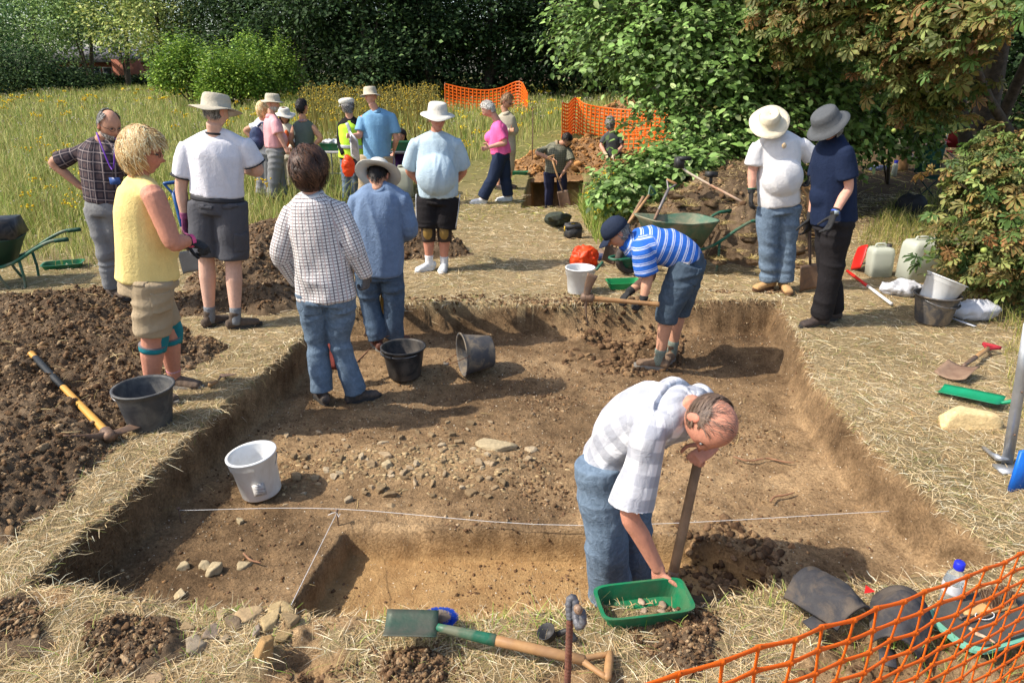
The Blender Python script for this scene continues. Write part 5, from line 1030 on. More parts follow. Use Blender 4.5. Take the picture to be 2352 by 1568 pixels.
# 4 checked shirt, seen from behind
chk = cloth_mat('checked_shirt', (.72, .70, .68), 'check', (.16, .13, .14), (.55, .42, .40), .02199, bump=.55)
p4 = person('brown haired person in white finely checked shirt and pale jeans in the trench', 4.72, 178, (711, 386, 0, 172, -12), [(668, 468, 0), (772, 466, 0)], [(646, 580, -.03), (812, 568, -.02)], [(684, 648, .12), (842, 632, .02)], [(714, 668, 0), (786, 666, 0)], [(728, 785, .03), (780, 782, .03)], [(740, 893, 0), (815, 886, .06)],
       chk, denim_l, 'pink', -.28, dict(chest=(.19, .14), waist=(.19, .15), hip=(.205, .16), sleeve=.072, leg=(.11, .075, .082)), sleeve='long', hem=.05, feet=(212, 122), shoekind=('boot', M('brown_grey_hiker', (.13, .09, .065), (.05, .045, .042), 30, .85, .3, 60), shoe_rub), hairs=dict(cols=['3a281d', '54392a', '6d4b36', '291b14'], vol=1.16, L=.085, n=5200, lump=.24, curl=.4, w=.005, wide=1.22, mxf=1.2, flow=(0, -.2, -1), region=lambda x, y, z: (y < .45) & (z > -.95)), collar=chk, glove=(ggrey, ggrey), hands=(None, dict(d=(-.15, .1, -1), n=(-.8, .4, 0), curl=1.1)), vox=.0095, seed=4, wr_amp=.010)
# 5 denim shirt, white hat
p5 = person('man in a blue denim shirt and white hat with tan band, bending over his mattock', 5.72, 176, (868, 405, .04, 178, -42), [(818, 446, 0), (922, 444, 0)], [(806, 540, .03), (940, 528, .02)], [(842, 560, .3), (905, 560, .3)], [(842, 622, 0), (898, 620, 0)], [(850, 700, .03), (905, 695, .03)], [(868, 778, .0), (906, 782, .06)],
       denim_s, denim_m, 'tan', -.28, dict(chest=(.20, .145), waist=(.20, .15), hip=(.205, .15), sleeve=.072, leg=(.105, .085, .085)), sleeve='long', hem=.02, feet=(205, 150), shoekind=('boot', M('brown_boot', (.18, .075, .05), (.1, .04, .03), 30, .7, .3, 60), greysole), hatspec=dict(mat=offw, kind='brim', band=M('tan_hat_band', (.40, .17, .05), None, 20, .7), brim=.085, droop=.01, wave=.010, h=.10, z0=.03, ph=1.2), collar=denim_s, hairs=dict(cols=DRK, vol=1.05, L=.03, n=600, region=short_back), glove=(gblack, gblack), vox=.0095, seed=5, wr_amp=.009)
# 6 man with knee pads
pol = cloth_mat('pale_blue_polo', (.42, .53, .60), bump=.5); padb = M('brown_neoprene', (.055, .038, .03), (.035, .025, .02), 60, .9, .4, 150); pady = M('amber_pad', (.30, .19, .05), (.2, .12, .035), 12, .45)
p6 = person('stout man in a pale blue polo, white sun hat and amber knee pads', 7.4, 12, (1005, 272, -.02, 24, -8), [(958, 322, .02), (1046, 322, .02)], [(940, 392, .14), (1064, 392, .14)], [(975, 432, .30), (1035, 432, .30)], [(984, 452, .02), (1030, 452, .02)], [(984, 530, 0), (1021, 530, 0)], [(986, 603, 0), (1020, 601, .02)],
       pol, blackc, 'red', 0, dict(chest=(.20, .15), waist=(.215, .20), hip=(.20, .17), sleeve=.085, slen=.85, leg=(.125, .115, .1), sock=.07), belly=(.12, .205, .17, .42), arm=1.1, leg=1.05, pantlen=.46, hem=-.01, feet=(-42, -6), shoekind=('shoe', whsh, whsh), hatspec=dict(mat=greyhat, brim=.072, droop=.028, wave=.012, ph=2.5, h=.10, z0=.055), collar=pol, gl='y', socks=socw, vox=.0105, seed=6)
for k in (0, 1):
    kk = p6['kn'][k]; V, F = tb([kk+np.array([0, 0, .11]), kk, kk+np.array([0, 0, -.11])], [.082, .080, .074], None, 22, 4, .02); o = mesh_np('knee_pad', V, F, padb, p6['T'], True); V, F = ell(kk+np.array([0, -.066, -.005]), (.052, .03, .085)); mesh_np('pad_cup', V, F, pady, o, True)
for k, sx in ((0, -1), (1, 1)):
    for j in range(3):
        a = p6['hips'][k]; b_ = a*.1+p6['kn'][k]*.9; d = np.array([sx*.121, -.03+.017*j-.02, 0]); V, F = tb([a+d*np.array([1.02, 1, 1])+np.array([0, 0, .03]), (a+b_)/2+d*1.02, b_+d*.96], [.0045]*3, None, 6, 4); mesh_np('side_stripe', V, F, whitec, p6['pants'], True)
for px in (986, 1021):
    pp = np.array(AT(px, 357, 7.4))
for px in ():
    V, F = boxv(AT(px, 362, 7.215), (.10, .012, .085)); V[:, 1] += (V[:, 0]-V[:, 0].mean())*(-.5 if px < 1000 else .5)*-1; mesh_np('chest_pocket', V, F, pol, p6['shirt'])
# 7 pink top
p7 = person('white haired woman in a bright pink top and navy trousers walking to the left', 11.3, -78, (1121, 251, -.02, -88, -35), [(1146, 290, .13), (1144, 290, -.14)], [(1150, 325, .2), (1160, 328, -.17)], [(1128, 335, .2), (1124, 338, -.22)], [(1152, 352, .06), (1150, 352, -.06)], [(1160, 408, .08), (1134, 405, -.08)], [(1166, 462, .1), (1108, 458, -.1)],
       cloth_mat('pink_top', (.85, .14, .36)), navy, 'pink', 0, dict(chest=(.165, .145), waist=(.165, .15), hip=(.17, .16), leg=(.115, .095, .09), slen=.75, lean=.03), belly=(.10, .10, .13, .62), hem=.0, feet=(-80, -84), shoekind=('low', whsh, whsh), hairs=dict(cols=WHT, vol=1.14, L=.03, n=900, w=.008, region=lambda x, y, z: (y < .15+.9*(z-.2)) & (z > -.7)), vox=.012, seed=7)
# 8 beige shirt, arms folded
person('woman in an open beige shirt and sunglasses with folded arms, behind the pink top', 12.4, 40, (1164, 233, 0, 62, -30), [(1148, 270, .05), (1176, 268, 0)], [(1146, 305, 0), (1183, 303, 0)], [(1172, 300, -.2), (1152, 303, -.22)], [(1155, 340, 0), (1172, 340, 0)], [(1152, 392, 0), (1170, 392, .1)], [(1145, 438, 0), (1166, 436, .1)],
       beige, beige, 'tan', 0, dict(chest=(.17, .12), sleeve=.062), sleeve='long', pantlen=.5, feet=(60, 60), shoekind=('low', bootd, shoe_rub), hairs=dict(cols=['8a6a48', 'a8875c', '6b5038'], vol=1.16, L=.04, n=700, w=.008), gl='dark', collar=beige, vox=.013, seed=8)
# 9 digger in the far hole
p9 = person('curly haired man in a faded green shirt digging in the distant hole', 12.75, -12, (1303, 322, -.1, -25, -52), [(1252, 338, 0), (1306, 340, 0)], [(1235, 352, -.12), (1312, 370, -.1)], [(1268, 367, -.28), (1292, 400, -.2)], [(1261, 396, .02), (1290, 396, .02)], [(1261, 445, 0), (1292, 445, 0)], [(1261, 492, 0), (1292, 492, 0)],
       cloth_mat('green_grey_check', (.22, .21, .15), 'check', (.13, .13, .10), None, .04), cloth_mat('navy_work', (.03, .032, .06)), 'tan', -.6, dict(chest=(.20, .14), waist=(.19, .14), hip=(.18, .14), slen=.95, sleeve=.068), hem=.0, feet=(0, 0), shoekind=('boot', bootd, shoe_rub), hairs=dict(cols=DRK+['3f2a1a'], vol=1.16, L=.03, n=900, curl=.8, w=.008, lump=.12), beard=DRK, collar=khaki, vox=.012, seed=9)
# 10 woman in grey tee behind the bush
person('grey haired woman in a dark grey tee behind the leafy branches by the far fence', 14.6, 15, (1401, 283, 0, -160, -10), [(1388, 311, 0), (1424, 311, 0)], [(1381, 335, -.05), (1428, 337, -.05)], [(1391, 354, -.2), (1408, 360, -.2)], [(1396, 362, 0), (1418, 362, 0)], [(1396, 400, 0), (1420, 400, 0)], [(1396, 440, 0), (1420, 440, 0)],
       cloth_mat('dark_grey_tee', (.065, .07, .075)), navy, 'pink', 0, dict(slen=.7), hairs=dict(cols=GREY, vol=1.18, L=.05, n=600, w=.01, region=lambda x, y, z: (y < .5) & (z > -.9)), glove=(M('pale_glove', (.55, .46, .3), None, 20, .8),)*2, feet=(0, 0), shoekind=('boot', bootd, shoe_rub), vox=.013, seed=10)
# 11 white polo
wp = cloth_mat('white_polo', (.66, .65, .65), bump=.5)
p11 = person('man in white polo, cream brimmed hat and tan shoes resting on a spade', 6.65, -8, (1766, 284, -.04, -18, -42), [(1740, 328, .0), (1840, 322, .0)], [(1728, 395, .0), (1876, 372, .04)], [(1726, 442, -.04), (1862, 406, -.1)], [(1765, 472, 0), (1812, 472, 0)], [(1764, 562, -.02), (1806, 560, 0)], [(1766, 646, 0), (1800, 655, -.02)],
       wp, denim_l, 'pink', 0, dict(chest=(.20, .14), waist=(.195, .17), hip=(.195, .15), sleeve=.078, slen=.72, leg=(.115, .09, .085)), belly=(.075, .185, .15, .46), hem=-.01, feet=(-62, -2), shoekind=('low', boott, M('gum_sole', (.12, .06, .03), None, 20, .7)), hatspec=dict(mat=cream, kind='brim', brim=.075, droop=.008, wave=.010, ph=.3, h=.105, z0=.03), collar=wp, glove=(gblack, gblack), hands=(dict(d=(0, -.1, -1), n=(1, 0, 0), curl=.5), dict(d=(-.3, -.2, -.8), n=(-.6, 0, -.4), curl=1.3)), arm=1.08, vox=.0095, seed=11)
for _p, _s, a, b, w, h, m, r in ((p4, 'pants', 712, 716, .13, .13, denim_l, .05), (p4, 'pants', 782, 714, .13, .13, denim_l, -.05), (p5, 'pants', 893, 664, .13, .14, denim_m, 0), (p3, 'pants', 465, 482, .12, .04, greyd, -.05), (p3, 'pants', 533, 482, .12, .04, greyd, .05), (p3, 'pants', 565, 560, .13, .16, greyd, 0)):
    patch(_p, _p[_s], a, b, w, h, m, rot=r)
green_cuff = M('green_cuff', (.02, .25, .14), None, 20, .8)
for k in (0, 1): d = p11['wr'][k]-p11['el'][k]; V, F = tb([p11['wr'][k]-d*.2, p11['wr'][k]-d*.175], [.039, .039], None, 14, 1, .02); mesh_np('glove_cuff', V, F, green_cuff, p11['T'], True)
bd = np.array(AT(1801, 335, 6.46)); V, F = ell(bd, (.022, .008, .026)); mesh_np('shirt_badge', V, F, M('gold_badge', (.50, .30, .06), (.55, .5, .45), 90, .6), p11['shirt'], True)
# 12 navy polo woman
p12 = person('woman in a navy polo, charcoal bucket hat and black trousers with blue watch', 5.65, -58, (1902, 288, -.05, -66, -38), [(1888, 332, .16), (1938, 338, -.15)], [(1876, 425, .2), (1948, 432, -.16)], [(1862, 500, .2), (1916, 492, -.24)], [(1906, 502, .08), (1924, 504, -.08)], [(1905, 612, .05), (1912, 612, -.08)], [(1914, 712, .1), (1886, 722, -.04)],
       cloth_mat('navy_polo', (.012, .020, .048), bump=.5), blackc, 'pink', 0, dict(chest=(.175, .15), waist=(.175, .16), hip=(.18, .17), sleeve=.075, slen=.72, leg=(.12, .092, .085)), belly=(.05, .14, .13, .35), hem=.02, feet=(-80, -74), shoekind=('boot', bootd, shoe_rub), hatspec=dict(mat=hatg, brim=.05, droop=.035, wave=.004, h=.10, z0=.03), hairs=dict(cols=GREY, vol=1.14, L=.05, n=1200, region=lambda x, y, z: (y < .15) & (z > -.8) & (z < .3)), gl='y', collar=M('navy_collar', (.014, .022, .05), None, 20, .9), glove=(gblack, gblack), hands=(None, dict(d=(-.25, -.05, -1), n=(-.9, 0, .1), curl=.5)), vox=.0095, seed=12)
d = p12['wr'][1]-p12['el'][1]; V, F = tb([p12['wr'][1]-d*.11, p12['wr'][1]-d*.06], [.035, .034], None, 16, 1, .02); o = mesh_np('wrist_watch', V, F, M('blue_rubber', (.03, .09, .45), None, 20, .5), p12['T'], True); V, F = boxv(p12['wr'][1]-d*.085+np.array([-.005, -.034, .002]), (.034, .012, .03)); mesh_np('watch_face', V, F, M('lcd_grey', (.25, .3, .32), None, 5, .3), o)
# 13 striped digger
stp = cloth_mat('blue_striped_polo', (.03, .13, .50), 'hstripe', (.66, .68, .75), (.30, .38, .62), .060, bump=.5)
p13 = person('man in blue striped polo and navy cap swinging a mattock in the trench', 5.42, -90, (1418, 534, -.02, -92, -42), [(1448, 552, .17), (1464, 570, -.16)], [(1496, 632, .1), (1487, 640, -.17)], [(1443, 672, -.02), (1478, 688, -.2)], [(1588, 596, .09), (1580, 604, -.09)], [(1562, 702, .16), (1534, 714, -.1)], [(1546, 778, .16), (1514, 822, -.08)],
       stp, denim_d, 'tan', -.28, dict(chest=(.19, .145), waist=(.175, .145), hip=(.17, .14), sleeve=.082, slen=.82, leg=(.125, .098, .09), bow=(.02, 0, .05), rise=.09, sock=.085), hem=-.05, pantlen=.60, arm=1.1, leg=1.0, feet=(-35, -110), shoekind=('boot', M('tan_boot', (.20, .13, .08), (.14, .09, .055), 30, .9, .3, 60), greysole), hatspec=dict(mat=cloth_mat('navy_cap', (.02, .028, .05)), kind='cap', z0=.03), hairs=dict(cols=GREY, vol=1.05, L=.02, n=700, region=lambda x, y, z: (y < .05) & (z > -.5) & (z < .4)), gl='y', collar=M('blue_collar', (.02, .10, .5), None, 20, .9), socks=socgr, glove=(gblack, gblack), hands=(dict(d=(-.5, -.2, -.6), n=(.3, 0, -.9), curl=1.6), dict(d=(-.4, -.1, -.7), n=(-.6, 0, -.6), curl=1.7)), vox=.0095, seed=13)
V, F = tb([p13['pel']+p13['ax']*.045, p13['pel']+p13['ax']*.10], [(.178, .152), (.172, .148)], p13['xr'], 26, 2, .01); mesh_np('waist_band', V, F, M('pale_lining', (.50, .45, .42), None, 20, .9), p13['pants'], True)
# 14 foreground man
gpl = cloth_mat('grey_white_plaid', (.70, .70, .72), 'plaid', (.30, .31, .35), None, .0977, bump=.5)
p14 = person('balding man in pale grey plaid shirt bending over a foreground green tray', 2.72, 95, (1630, 968, -.32), [(1608, 905, -.02), (1502, 985, -.30)], [(1648, 975, .0), (1446, 1178, -.36)], [(1634, 1028, -.22), (1512, 1306, -.38)], [(1440, 1052, .13), (1378, 1062, -.04)], [(1450, 1240, .12), (1392, 1238, -.06)], [(1450, 1380, .14), (1400, 1400, .0)],
       gpl, denim_l, 'red', -.5, dict(chest=(.195, .135), waist=(.175, .13), hip=(.165, .13), sleeve=.080, slen=.93, leg=(.112, .098, .105), bow=(-.03, .02, .07), rise=.05, pw=.013), hem=.05, arm=1.0, feet=(100, 95), shoekind=('boot', bootb, shoe_rub), hf=frame_v((-.12, -.30, -.93), (.52, -.80, .22)), neckpt=(1578, 935, -.18), hs=1.04,
       hairs=dict(cols=['6a574a', '75604f', '806a58', '625044'], vol=1.01, L=.045, n=4200, curl=.10, w=.0011, lump=.0, shell=False, region=lambda x, y, z: (z > -.45) & (z < .42) & ((np.abs(x) > .5+.3*z) | (y < -.3)) & (y < .30+.5*(vn(x*12, y*12, z*12, 4)-.5)) & (z+.5*(vn(x*13, y*13, z*13, 8)-.5) < .34), flow=(0, -.9, .25)), hands=(dict(d=(-.75, -.35, -.3), n=(-.2, .3, -.9), curl=1.5, s=.95, side=-1), dict(d=(.15, -.1, -1), n=(.5, .5, .1), curl=1.0, s=1.06, side=1)), vox=.0065, seed=14, wr_amp=.009)
hair(p14['hc'], p14['fr'], 1.04, p14['T'], ['57483f', '6e5d52', '7d6a5d'], 1.02, .09, 130, lambda x, y, z: (z > .3) & (y < .5), .15, .02, .0016, 9, (1, -.3, 0), 'comb_over')
for o in list(p14['T'].children):
    if o.name.startswith('comb_over'): o.data.clear_geometry()
patch(p13, p13['pants'], 1612, 640, .13, .15, denim_d, rot=-.5)
# 15-21 the far group
person('blonde woman in white tee with backpack standing left of the pink shirt', 11.55, 160, (603, 252, 0, 165, -8), [(590, 281, 0), (618, 281, 0)], [(564, 300, .02), (636, 305, .1)], [(588, 328, .02), (618, 325, .25)], [(600, 345, 0), (616, 345, 0)], [(602, 408, 0), (616, 408, 0)], [(602, 460, 0), (616, 460, 0)],
       whitec, greyt, 'tan', 0, dict(chest=(.15, .11), waist=(.13, .10), hip=(.155, .12), slen=.5, sleeve=.055, leg=(.09, .085, .085)), hairs=dict(cols=BLD, vol=1.12, L=.08, n=900, w=.008, region=lambda x, y, z: (y < .3) & (z > -.6)), feet=(150, 150), shoekind=('low', bootd, shoe_rub), vox=.013, seed=15)
bp_ = np.array(AT(590, 318, 11.42)); V, F, N = voxel([ell(bp_, (.12, .07, .19)), ell(bp_+np.array([0, -.05, -.06]), (.09, .05, .09))], .012, 3)
bk = thing('backpack', tuple(bp_), 'navy backpack worn by the woman with the ponytail', 'backpack'); mesh_np('bag', V, F, M('navy_nylon', (.03, .05, .12), (.02, .03, .08), 20, .7, .3, 40), bk, True)
_tube_o('strap', [bp_+np.array([.03, .02, .18]), np.array(AT(603, 282, 11.42)), np.array(AT(610, 300, 11.4))], .015, M('navy_nylon', (.03, .05, .12)), bk)
pk = cloth_mat('pink_shirt', (.72, .36, .38))
person('grey bearded man in pink shirt and beige hat with hand in pocket', 11.3, 82, (626, 237, 0, 88, -5), [(618, 275, .14), (632, 277, -.15)], [(640, 310, .18), (642, 312, -.18)], [(652, 338, .12), (655, 338, -.18)], [(630, 345, .07), (636, 345, -.07)], [(640, 408, .08), (630, 410, -.08)], [(652, 462, .1), (626, 464, -.1)],
       pk, greyt, 'pink', 0, dict(chest=(.19, .14), waist=(.18, .155), hip=(.17, .15), slen=.8, sleeve=.072, leg=(.12, .10, .09), tuck=1), belly=(.06, .14, .14, .35), hatspec=dict(mat=tanhat, brim=.05, droop=.018, wave=.006, h=.10, z0=.04), beard=WHT, collar=pk, feet=(80, 85), shoekind=('low', bootd, shoe_rub), vox=.013, seed=16)
p17 = person('woman in floppy white sun hat and sunglasses with cream jacket over orange', 12.2, 20, (653, 266, 0, 25, -8), [(642, 296, .05), (672, 296, 0)], [(640, 325, 0), (676, 325, 0)], [(655, 340, -.2), (668, 342, -.2)], [(652, 355, 0), (668, 355, 0)], [(652, 408, 0), (668, 408, 0)], [(652, 448, 0), (670, 448, 0)],
       cloth_mat('cream_jacket', (.6, .56, .46)), beige, 'tan', 0, dict(chest=(.15, .11), waist=(.13, .10), hip=(.155, .12)), sleeve='long', hairs=dict(cols=['6b4030', '8a5a40', '4d2e22'], vol=1.1, L=.10, n=800, w=.008, region=lambda x, y, z: (y < .4) & (z > -.95)), hatspec=dict(mat=greyhat, brim=.085, droop=.02, wave=.018, ph=1, h=.09, z0=.04), gl='dark', feet=(10, 20), shoekind=('low', bootd, shoe_rub), vox=.013, seed=17)
V, F = ell(np.array(AT(660, 322, 12.09)), (.055, .05, .17)); mesh_np('orange_top', V, F, cloth_mat('orange_top', (.5, .10, .03)), p17['T'], True)
p18 = person('dark haired woman in a sleeveless grey green top and patterned scarf', 11.5, 170, (694, 247, 0, 150, 0), [(678, 287, 0), (718, 287, 0)], [(667, 322, -.02), (737, 318, -.02)], [(682, 345, .12), (716, 340, .0)], [(688, 348, 0), (712, 348, 0)], [(690, 405, 0), (712, 405, 0)], [(690, 455, 0), (714, 455, 0)],
       cloth_mat('grey_green_top', (.10, .125, .11)), denim_d, 'tan', 0, dict(chest=(.165, .11), waist=(.145, .11), hip=(.16, .12)), sleeve=None, hairs=dict(cols=DRK, vol=1.12, L=.035, n=900, w=.007, curl=.4), feet=(160, 170), shoekind=('low', bootd, shoe_rub), vox=.012, seed=18, hem=0)
V, F = lathe([(.062, -.012), (.08, 0), (.078, .02), (.062, .03)], np.eye(3), p18['neck']+np.array([0, 0, .012]), 24, 1, .003, 3); mesh_np('scarf', V, F, M('patterned_scarf', (.45, .25, .15), (.15, .12, .2), 60, .9), p18['T'], True)
hv = cloth_mat('hi_vis_yellow', (.55, .85, .06), bump=.5)
p19 = person('man in a yellow hi vis vest, black sweater and cream flat cap', 11.2, -150, (797, 243, 0, -125, -5), [(786, 281, 0), (822, 281, .05)], [(783, 322, -.03), (832, 322, .05)], [(790, 355, -.12), (836, 352, .15)], [(795, 358, 0), (818, 358, 0)], [(797, 415, 0), (816, 412, 0)], [(798, 465, 0), (816, 462, .05)],
       blackc, denim_l, 'pink', 0, dict(chest=(.175, .13), waist=(.17, .135), hip=(.17, .13), sleeve=.07, sname='sweater'), sleeve='long', hairs=dict(cols=GREY, vol=1.16, L=.035, n=900, w=.008, curl=.7, region=lambda x, y, z: (y < .1) & (z > -.6) & (z < .5)), hatspec=dict(mat=offw, kind='flat', z0=.035), feet=(200, 190), shoekind=('low', bootd, shoe_rub), vox=.012, seed=19)
def over(P, name, mat, dr=.012, lo=-.08, shrink=1.0):
    pe, to, ax, xr = P['pel'], P['top'], P['ax'], P['xr']; V, F, N = voxel([tb([pe+ax*lo, pe*.5+to*.5, pe*.15+to*.85, to+ax*.03], [(.18+dr, .145+dr), (.172+dr, .14+dr), (.175+dr, .13+dr), (.10, .09)], xr, 20, 4, .1)], .012, 4); return mesh_np(name, wrinkle(V, N, .005, 5, 8), F, mat, P['T'], True)
vs = over(p19, 'safety_vest', hv, .014, -.03); sil = M('silver_tape', (.4, .42, .45), None, 20, .4)
V, F = tb([p19['pel']*.72+p19['top']*.28-p19['ax']*.025, p19['pel']*.72+p19['top']*.28+p19['ax']*.025], [(.200, .168), (.199, .166)], p19['xr'], 26, 2, .01); mesh_np('reflective_tape', V, F, sil, vs, True)
V, F = tb([np.array(AT(796, 282, 11.02)), np.array(AT(803, 300, 10.99)), np.array(AT(806, 330, 11.0))], [(.025, .006)]*3, (1, 0, 0), 8, 3); mesh_np('reflective_strap', V, F, sil, vs, True)
bl = cloth_mat('sky_blue_shirt', (.17, .34, .52), bump=.55)
p20 = person('tall man in sky blue shirt and beige hat holding a sheet of paper', 10.95, 190, (851, 223, 0, -155, -8), [(832, 266, -.02), (898, 264, .04)], [(826, 312, -.1), (910, 318, .05)], [(808, 312, -.22), (905, 345, .2)], [(846, 358, 0), (884, 358, 0)], [(840, 412, 0), (880, 415, 0)], [(836, 462, 0), (884, 462, 0)],
       bl, khaki, 'pink', 0, dict(chest=(.235, .15), waist=(.21, .155), hip=(.20, .155), sleeve=.085, slen=.75, leg=(.125, .11, .10)), collar=bl, hatspec=dict(mat=tanhat, brim=.055, droop=.022, wave=.005, h=.105, z0=.04), arm=1.15, feet=(200, 180), shoekind=('low', bootd, shoe_rub), vox=.012, seed=20, wr_amp=.009)
person('person in a black cap and purple top stooping behind the finds table', 12.5, 150, (919, 312, -.05, 150, -30), [(895, 335, 0), (930, 334, .05)], [(905, 352, -.1), (940, 350, 0)], [(908, 330, -.22), (915, 332, -.2)], [(918, 388, .1), (936, 388, .15)], [(920, 420, -.1), (938, 425, 0)], [(924, 452, .1), (940, 455, .15)],
       cloth_mat('purple_top', (.05, .02, .10)), blackc, 'tan', 0, {}, hatspec=dict(mat=M('black_cap_cloth', (.03, .026, .026), None, 20, .9), kind='cap', z0=.03), sleeve='long', feet=(150, 150), shoekind=('low', bootd, shoe_rub), vox=.013, seed=21)
# ============================================================ OBJECTS
def PZ(px, py, zc): return np.array(Vector((0, 0, CH))+ray(px, py)*zc)
def GP_(px, py, z=0.0): return np.array(G(px, py, z))
wood = M('ash_handle', (.42, .24, .10), (.32, .17, .07), 14, .55, .1, 60, dirt=(.2, .12, .07), dscale=9, damt=.4); woodd = M('worn_handle', (.26, .16, .09), (.18, .11, .06), 14, .7, .2, 60)
steel = M('rusty_steel', (.13, .09, .07), (.22, .13, .08), 18, .6, .4, 50, .35, .4, (.20, .13, .08)); blk_p = M('black_plastic', (.018, .018, .02), (.03, .03, .03), 12, .5, .2, 60, dirt=(.13, .11, .09), dscale=7, damt=.55); gry_p = M('grey_muddy_plastic', (.06, .06, .065), (.10, .09, .08), 8, .7, .3, 50, dirt=(.26, .20, .13), dscale=9, damt=.75)
wht_p = M('white_plastic', (.80, .81, .80), (.74, .74, .73), 5, .35, .05, 40, dirt=(.45, .40, .32), dscale=5, damt=.35, trans=.15); grn_p = M('green_plastic', (.01, .17, .07), (.012, .13, .055), 8, .4, .1, 40, dirt=(.12, .13, .07), dscale=9, damt=.35); grn_m = M('green_painted_steel', (.02, .13, .075), (.015, .09, .05), 12, .45, .15, 60, dirt=(.22, .18, .12), dscale=6, damt=.6)
wire_m = M('galvanised_wire', (.4, .4, .4), (.25, .25, .25), 30, .4, 0, None, .8); org = M('orange_netting', (.92, .17, .010), (.85, .15, .01), 12, .45, .05, 60, trans=.25); can_p = M('milky_plastic', (.60, .62, .52), (.52, .54, .44), 3, .4, .05, 20, trans=.3); red_p = M('red_plastic', (.62, .02, .015), None, 9, .4); rubber = M('tyre_rubber', (.03, .03, .03), (.09, .07, .055), 14, .9, .5, 60); stringm = M('white_string', (.75, .74, .72), None, 50, .8); metal = M('aluminium', (.42, .43, .44), (.34, .35, .36), 20, .4, .05, 60, .7)
def put(name, V, F, mat, parent, smooth=True): return mesh_np(name, V, F, mat, parent, smooth)
def bucket(pos, up, rt_, rb, h, mat, label, grip=None, hang=0, hdir=(1, 0, 0), name='bucket', hw=wire_m, group=None, fill=None, gripmat=None):
    pos = np.array(pos); fr = frame_v(hdir, up); up = fr[:, 2]; T = thing(name, tuple(pos), label, 'bucket', group); t = .004
    V, F = lathe([(.001, 0), (rb*.96, 0), (rb, .008), (rb+(rt_-rb)*.78, h*.80), ((rb+(rt_-rb)*.80)+.006*(mat is wht_p), h*.81), (rt_, h*.96), (rt_+.012, h*.97), (rt_+.012, h), (rt_-t, h), (rt_-t-.002, h*.95), (rb-t, .012), (.001, .010)], fr, pos, 44); o = put('tub', V, F, mat, T)
    a = fr[:, 0]; b = fr[:, 1]; c = pos+up*h*.90; pts = []; R_ = rt_*1.05
    for k in range(17):
        th = math.pi*k/16; pts.append(c+a*R_*math.cos(th)+(b*math.cos(hang)+up*math.sin(hang))*R_*math.sin(th))
    V, F = tb(pts, [.0028]*17, None, 6, 1); hn = put('handle', V, F, hw, T); V, F = tb(pts[6:11], [.011]*5, None, 10, 2); put('grip', V, F, gripmat or mat, hn)
    if fill:
        for k in range(9):
            v, f = rock_v(I2, 60+k, .3); r = random.uniform(.02, .04); q = random.uniform(0, 6.28); d = random.uniform(0, rb*.7); mesh_np('stone', v*r+pos+up*fill+a*d*math.cos(q)+b*d*math.sin(q), f, stone_mat, T, False, np.repeat(colmix(1, ['8a6248', '7d6650']), len(v), 0))
    return T
bucket(GP_(347, 975), (.03, -.02, 1), .165, .122, .26, M('faded_black_plastic', (.045, .047, .05), (.06, .06, .062), 10, .6, .2, 60, dirt=(.17, .16, .14), dscale=8, damt=.5), 'large empty black bucket beside the blonde woman near the mattock', hang=.10, hdir=(-.85, .5, 0), gripmat=blk_p)
bucket(GP_(930, 862, -.275), (0, 0, 1), .170, .128, .255, blk_p, 'clean black bucket holding a few stones in the trench', hang=-.06, hdir=(-.7, -.7, 0), fill=.1)
pb = GP_(1092, 852, -.28); bucket(pb+np.array([.13, .03, .165]), (-.93, -.30, .06), .17, .13, .25, gry_p, 'muddy grey bucket lying on its side on the trench floor', hang=1.25, hdir=(.1, -.3, -1), hw=M('rusty_wire', (.2, .08, .04)))
wb = bucket(GP_(602, 1128, -.27), (-.10, -.06, .99), .130, .112, .262, wht_p, 'white bucket with paper label and wire handle in front left of the trench', hang=-1.0, hdir=(.25, -.97, 0), gripmat=wht_p)
V, F = tb([GP_(602, 1128, -.27)+np.array([.040, -.118, .05]), GP_(602, 1128, -.27)+np.array([.034, -.126, .13])], [(.034, .004)]*2, (1, .3, 0), 4, 1, .01); lb = put('paper_label', V, F, M('label_paper', (.62, .60, .57), (.5, .48, .46), 60, .8), wb, False)
for k in range(5): V, F = tb([GP_(602, 1128, -.27)+np.array([.018, -.129-.001*k, .06+.018*k]), GP_(602, 1128, -.27)+np.array([.018+.03+.012*(k % 3), -.126-.001*k, .062+.018*k])], [.0013]*2, None, 4, 1); put('handwriting', V, F, blk, lb)
bw2 = bucket(GP_(1331, 670), (0, 0, 1), .136, .118, .25, wht_p, 'white bucket with a green handled tool on the grass behind the trench edge', hang=-1.0, hdir=(-.3, -.95, 0), gripmat=wht_p)
t = thing('hand_tool', tuple(GP_(1345, 655)), 'green handled tool standing in the white bucket behind the trench', 'tool'); p0 = np.array(AT(1384, 602, 6.9)); p1 = GP_(1335, 668)+np.array([0, 0, .03]); put('handle', *tb([p0, p0*.7+p1*.3], [.016, .014], None, 10), grn_m, t); put('shaft', *tb([p0*.7+p1*.3, p1], [.007, .006], None, 8), steel, t)
pb = GP_(2140, 738); bucket(pb, (0, 0, 1), .175, .135, .25, gry_p, 'muddy black bucket with a white bucket standing in it at right', hang=-.3, hdir=(.5, -.85, 0), gripmat=blk_p)
bucket(pb+np.array([-.03, 0, .15]), (.36, -.14, .9), .155, .122, .25, wht_p, 'white bucket leaning inside the muddy black bucket at right', hang=-.2, hdir=(-.1, .9, 0), gripmat=wht_p)
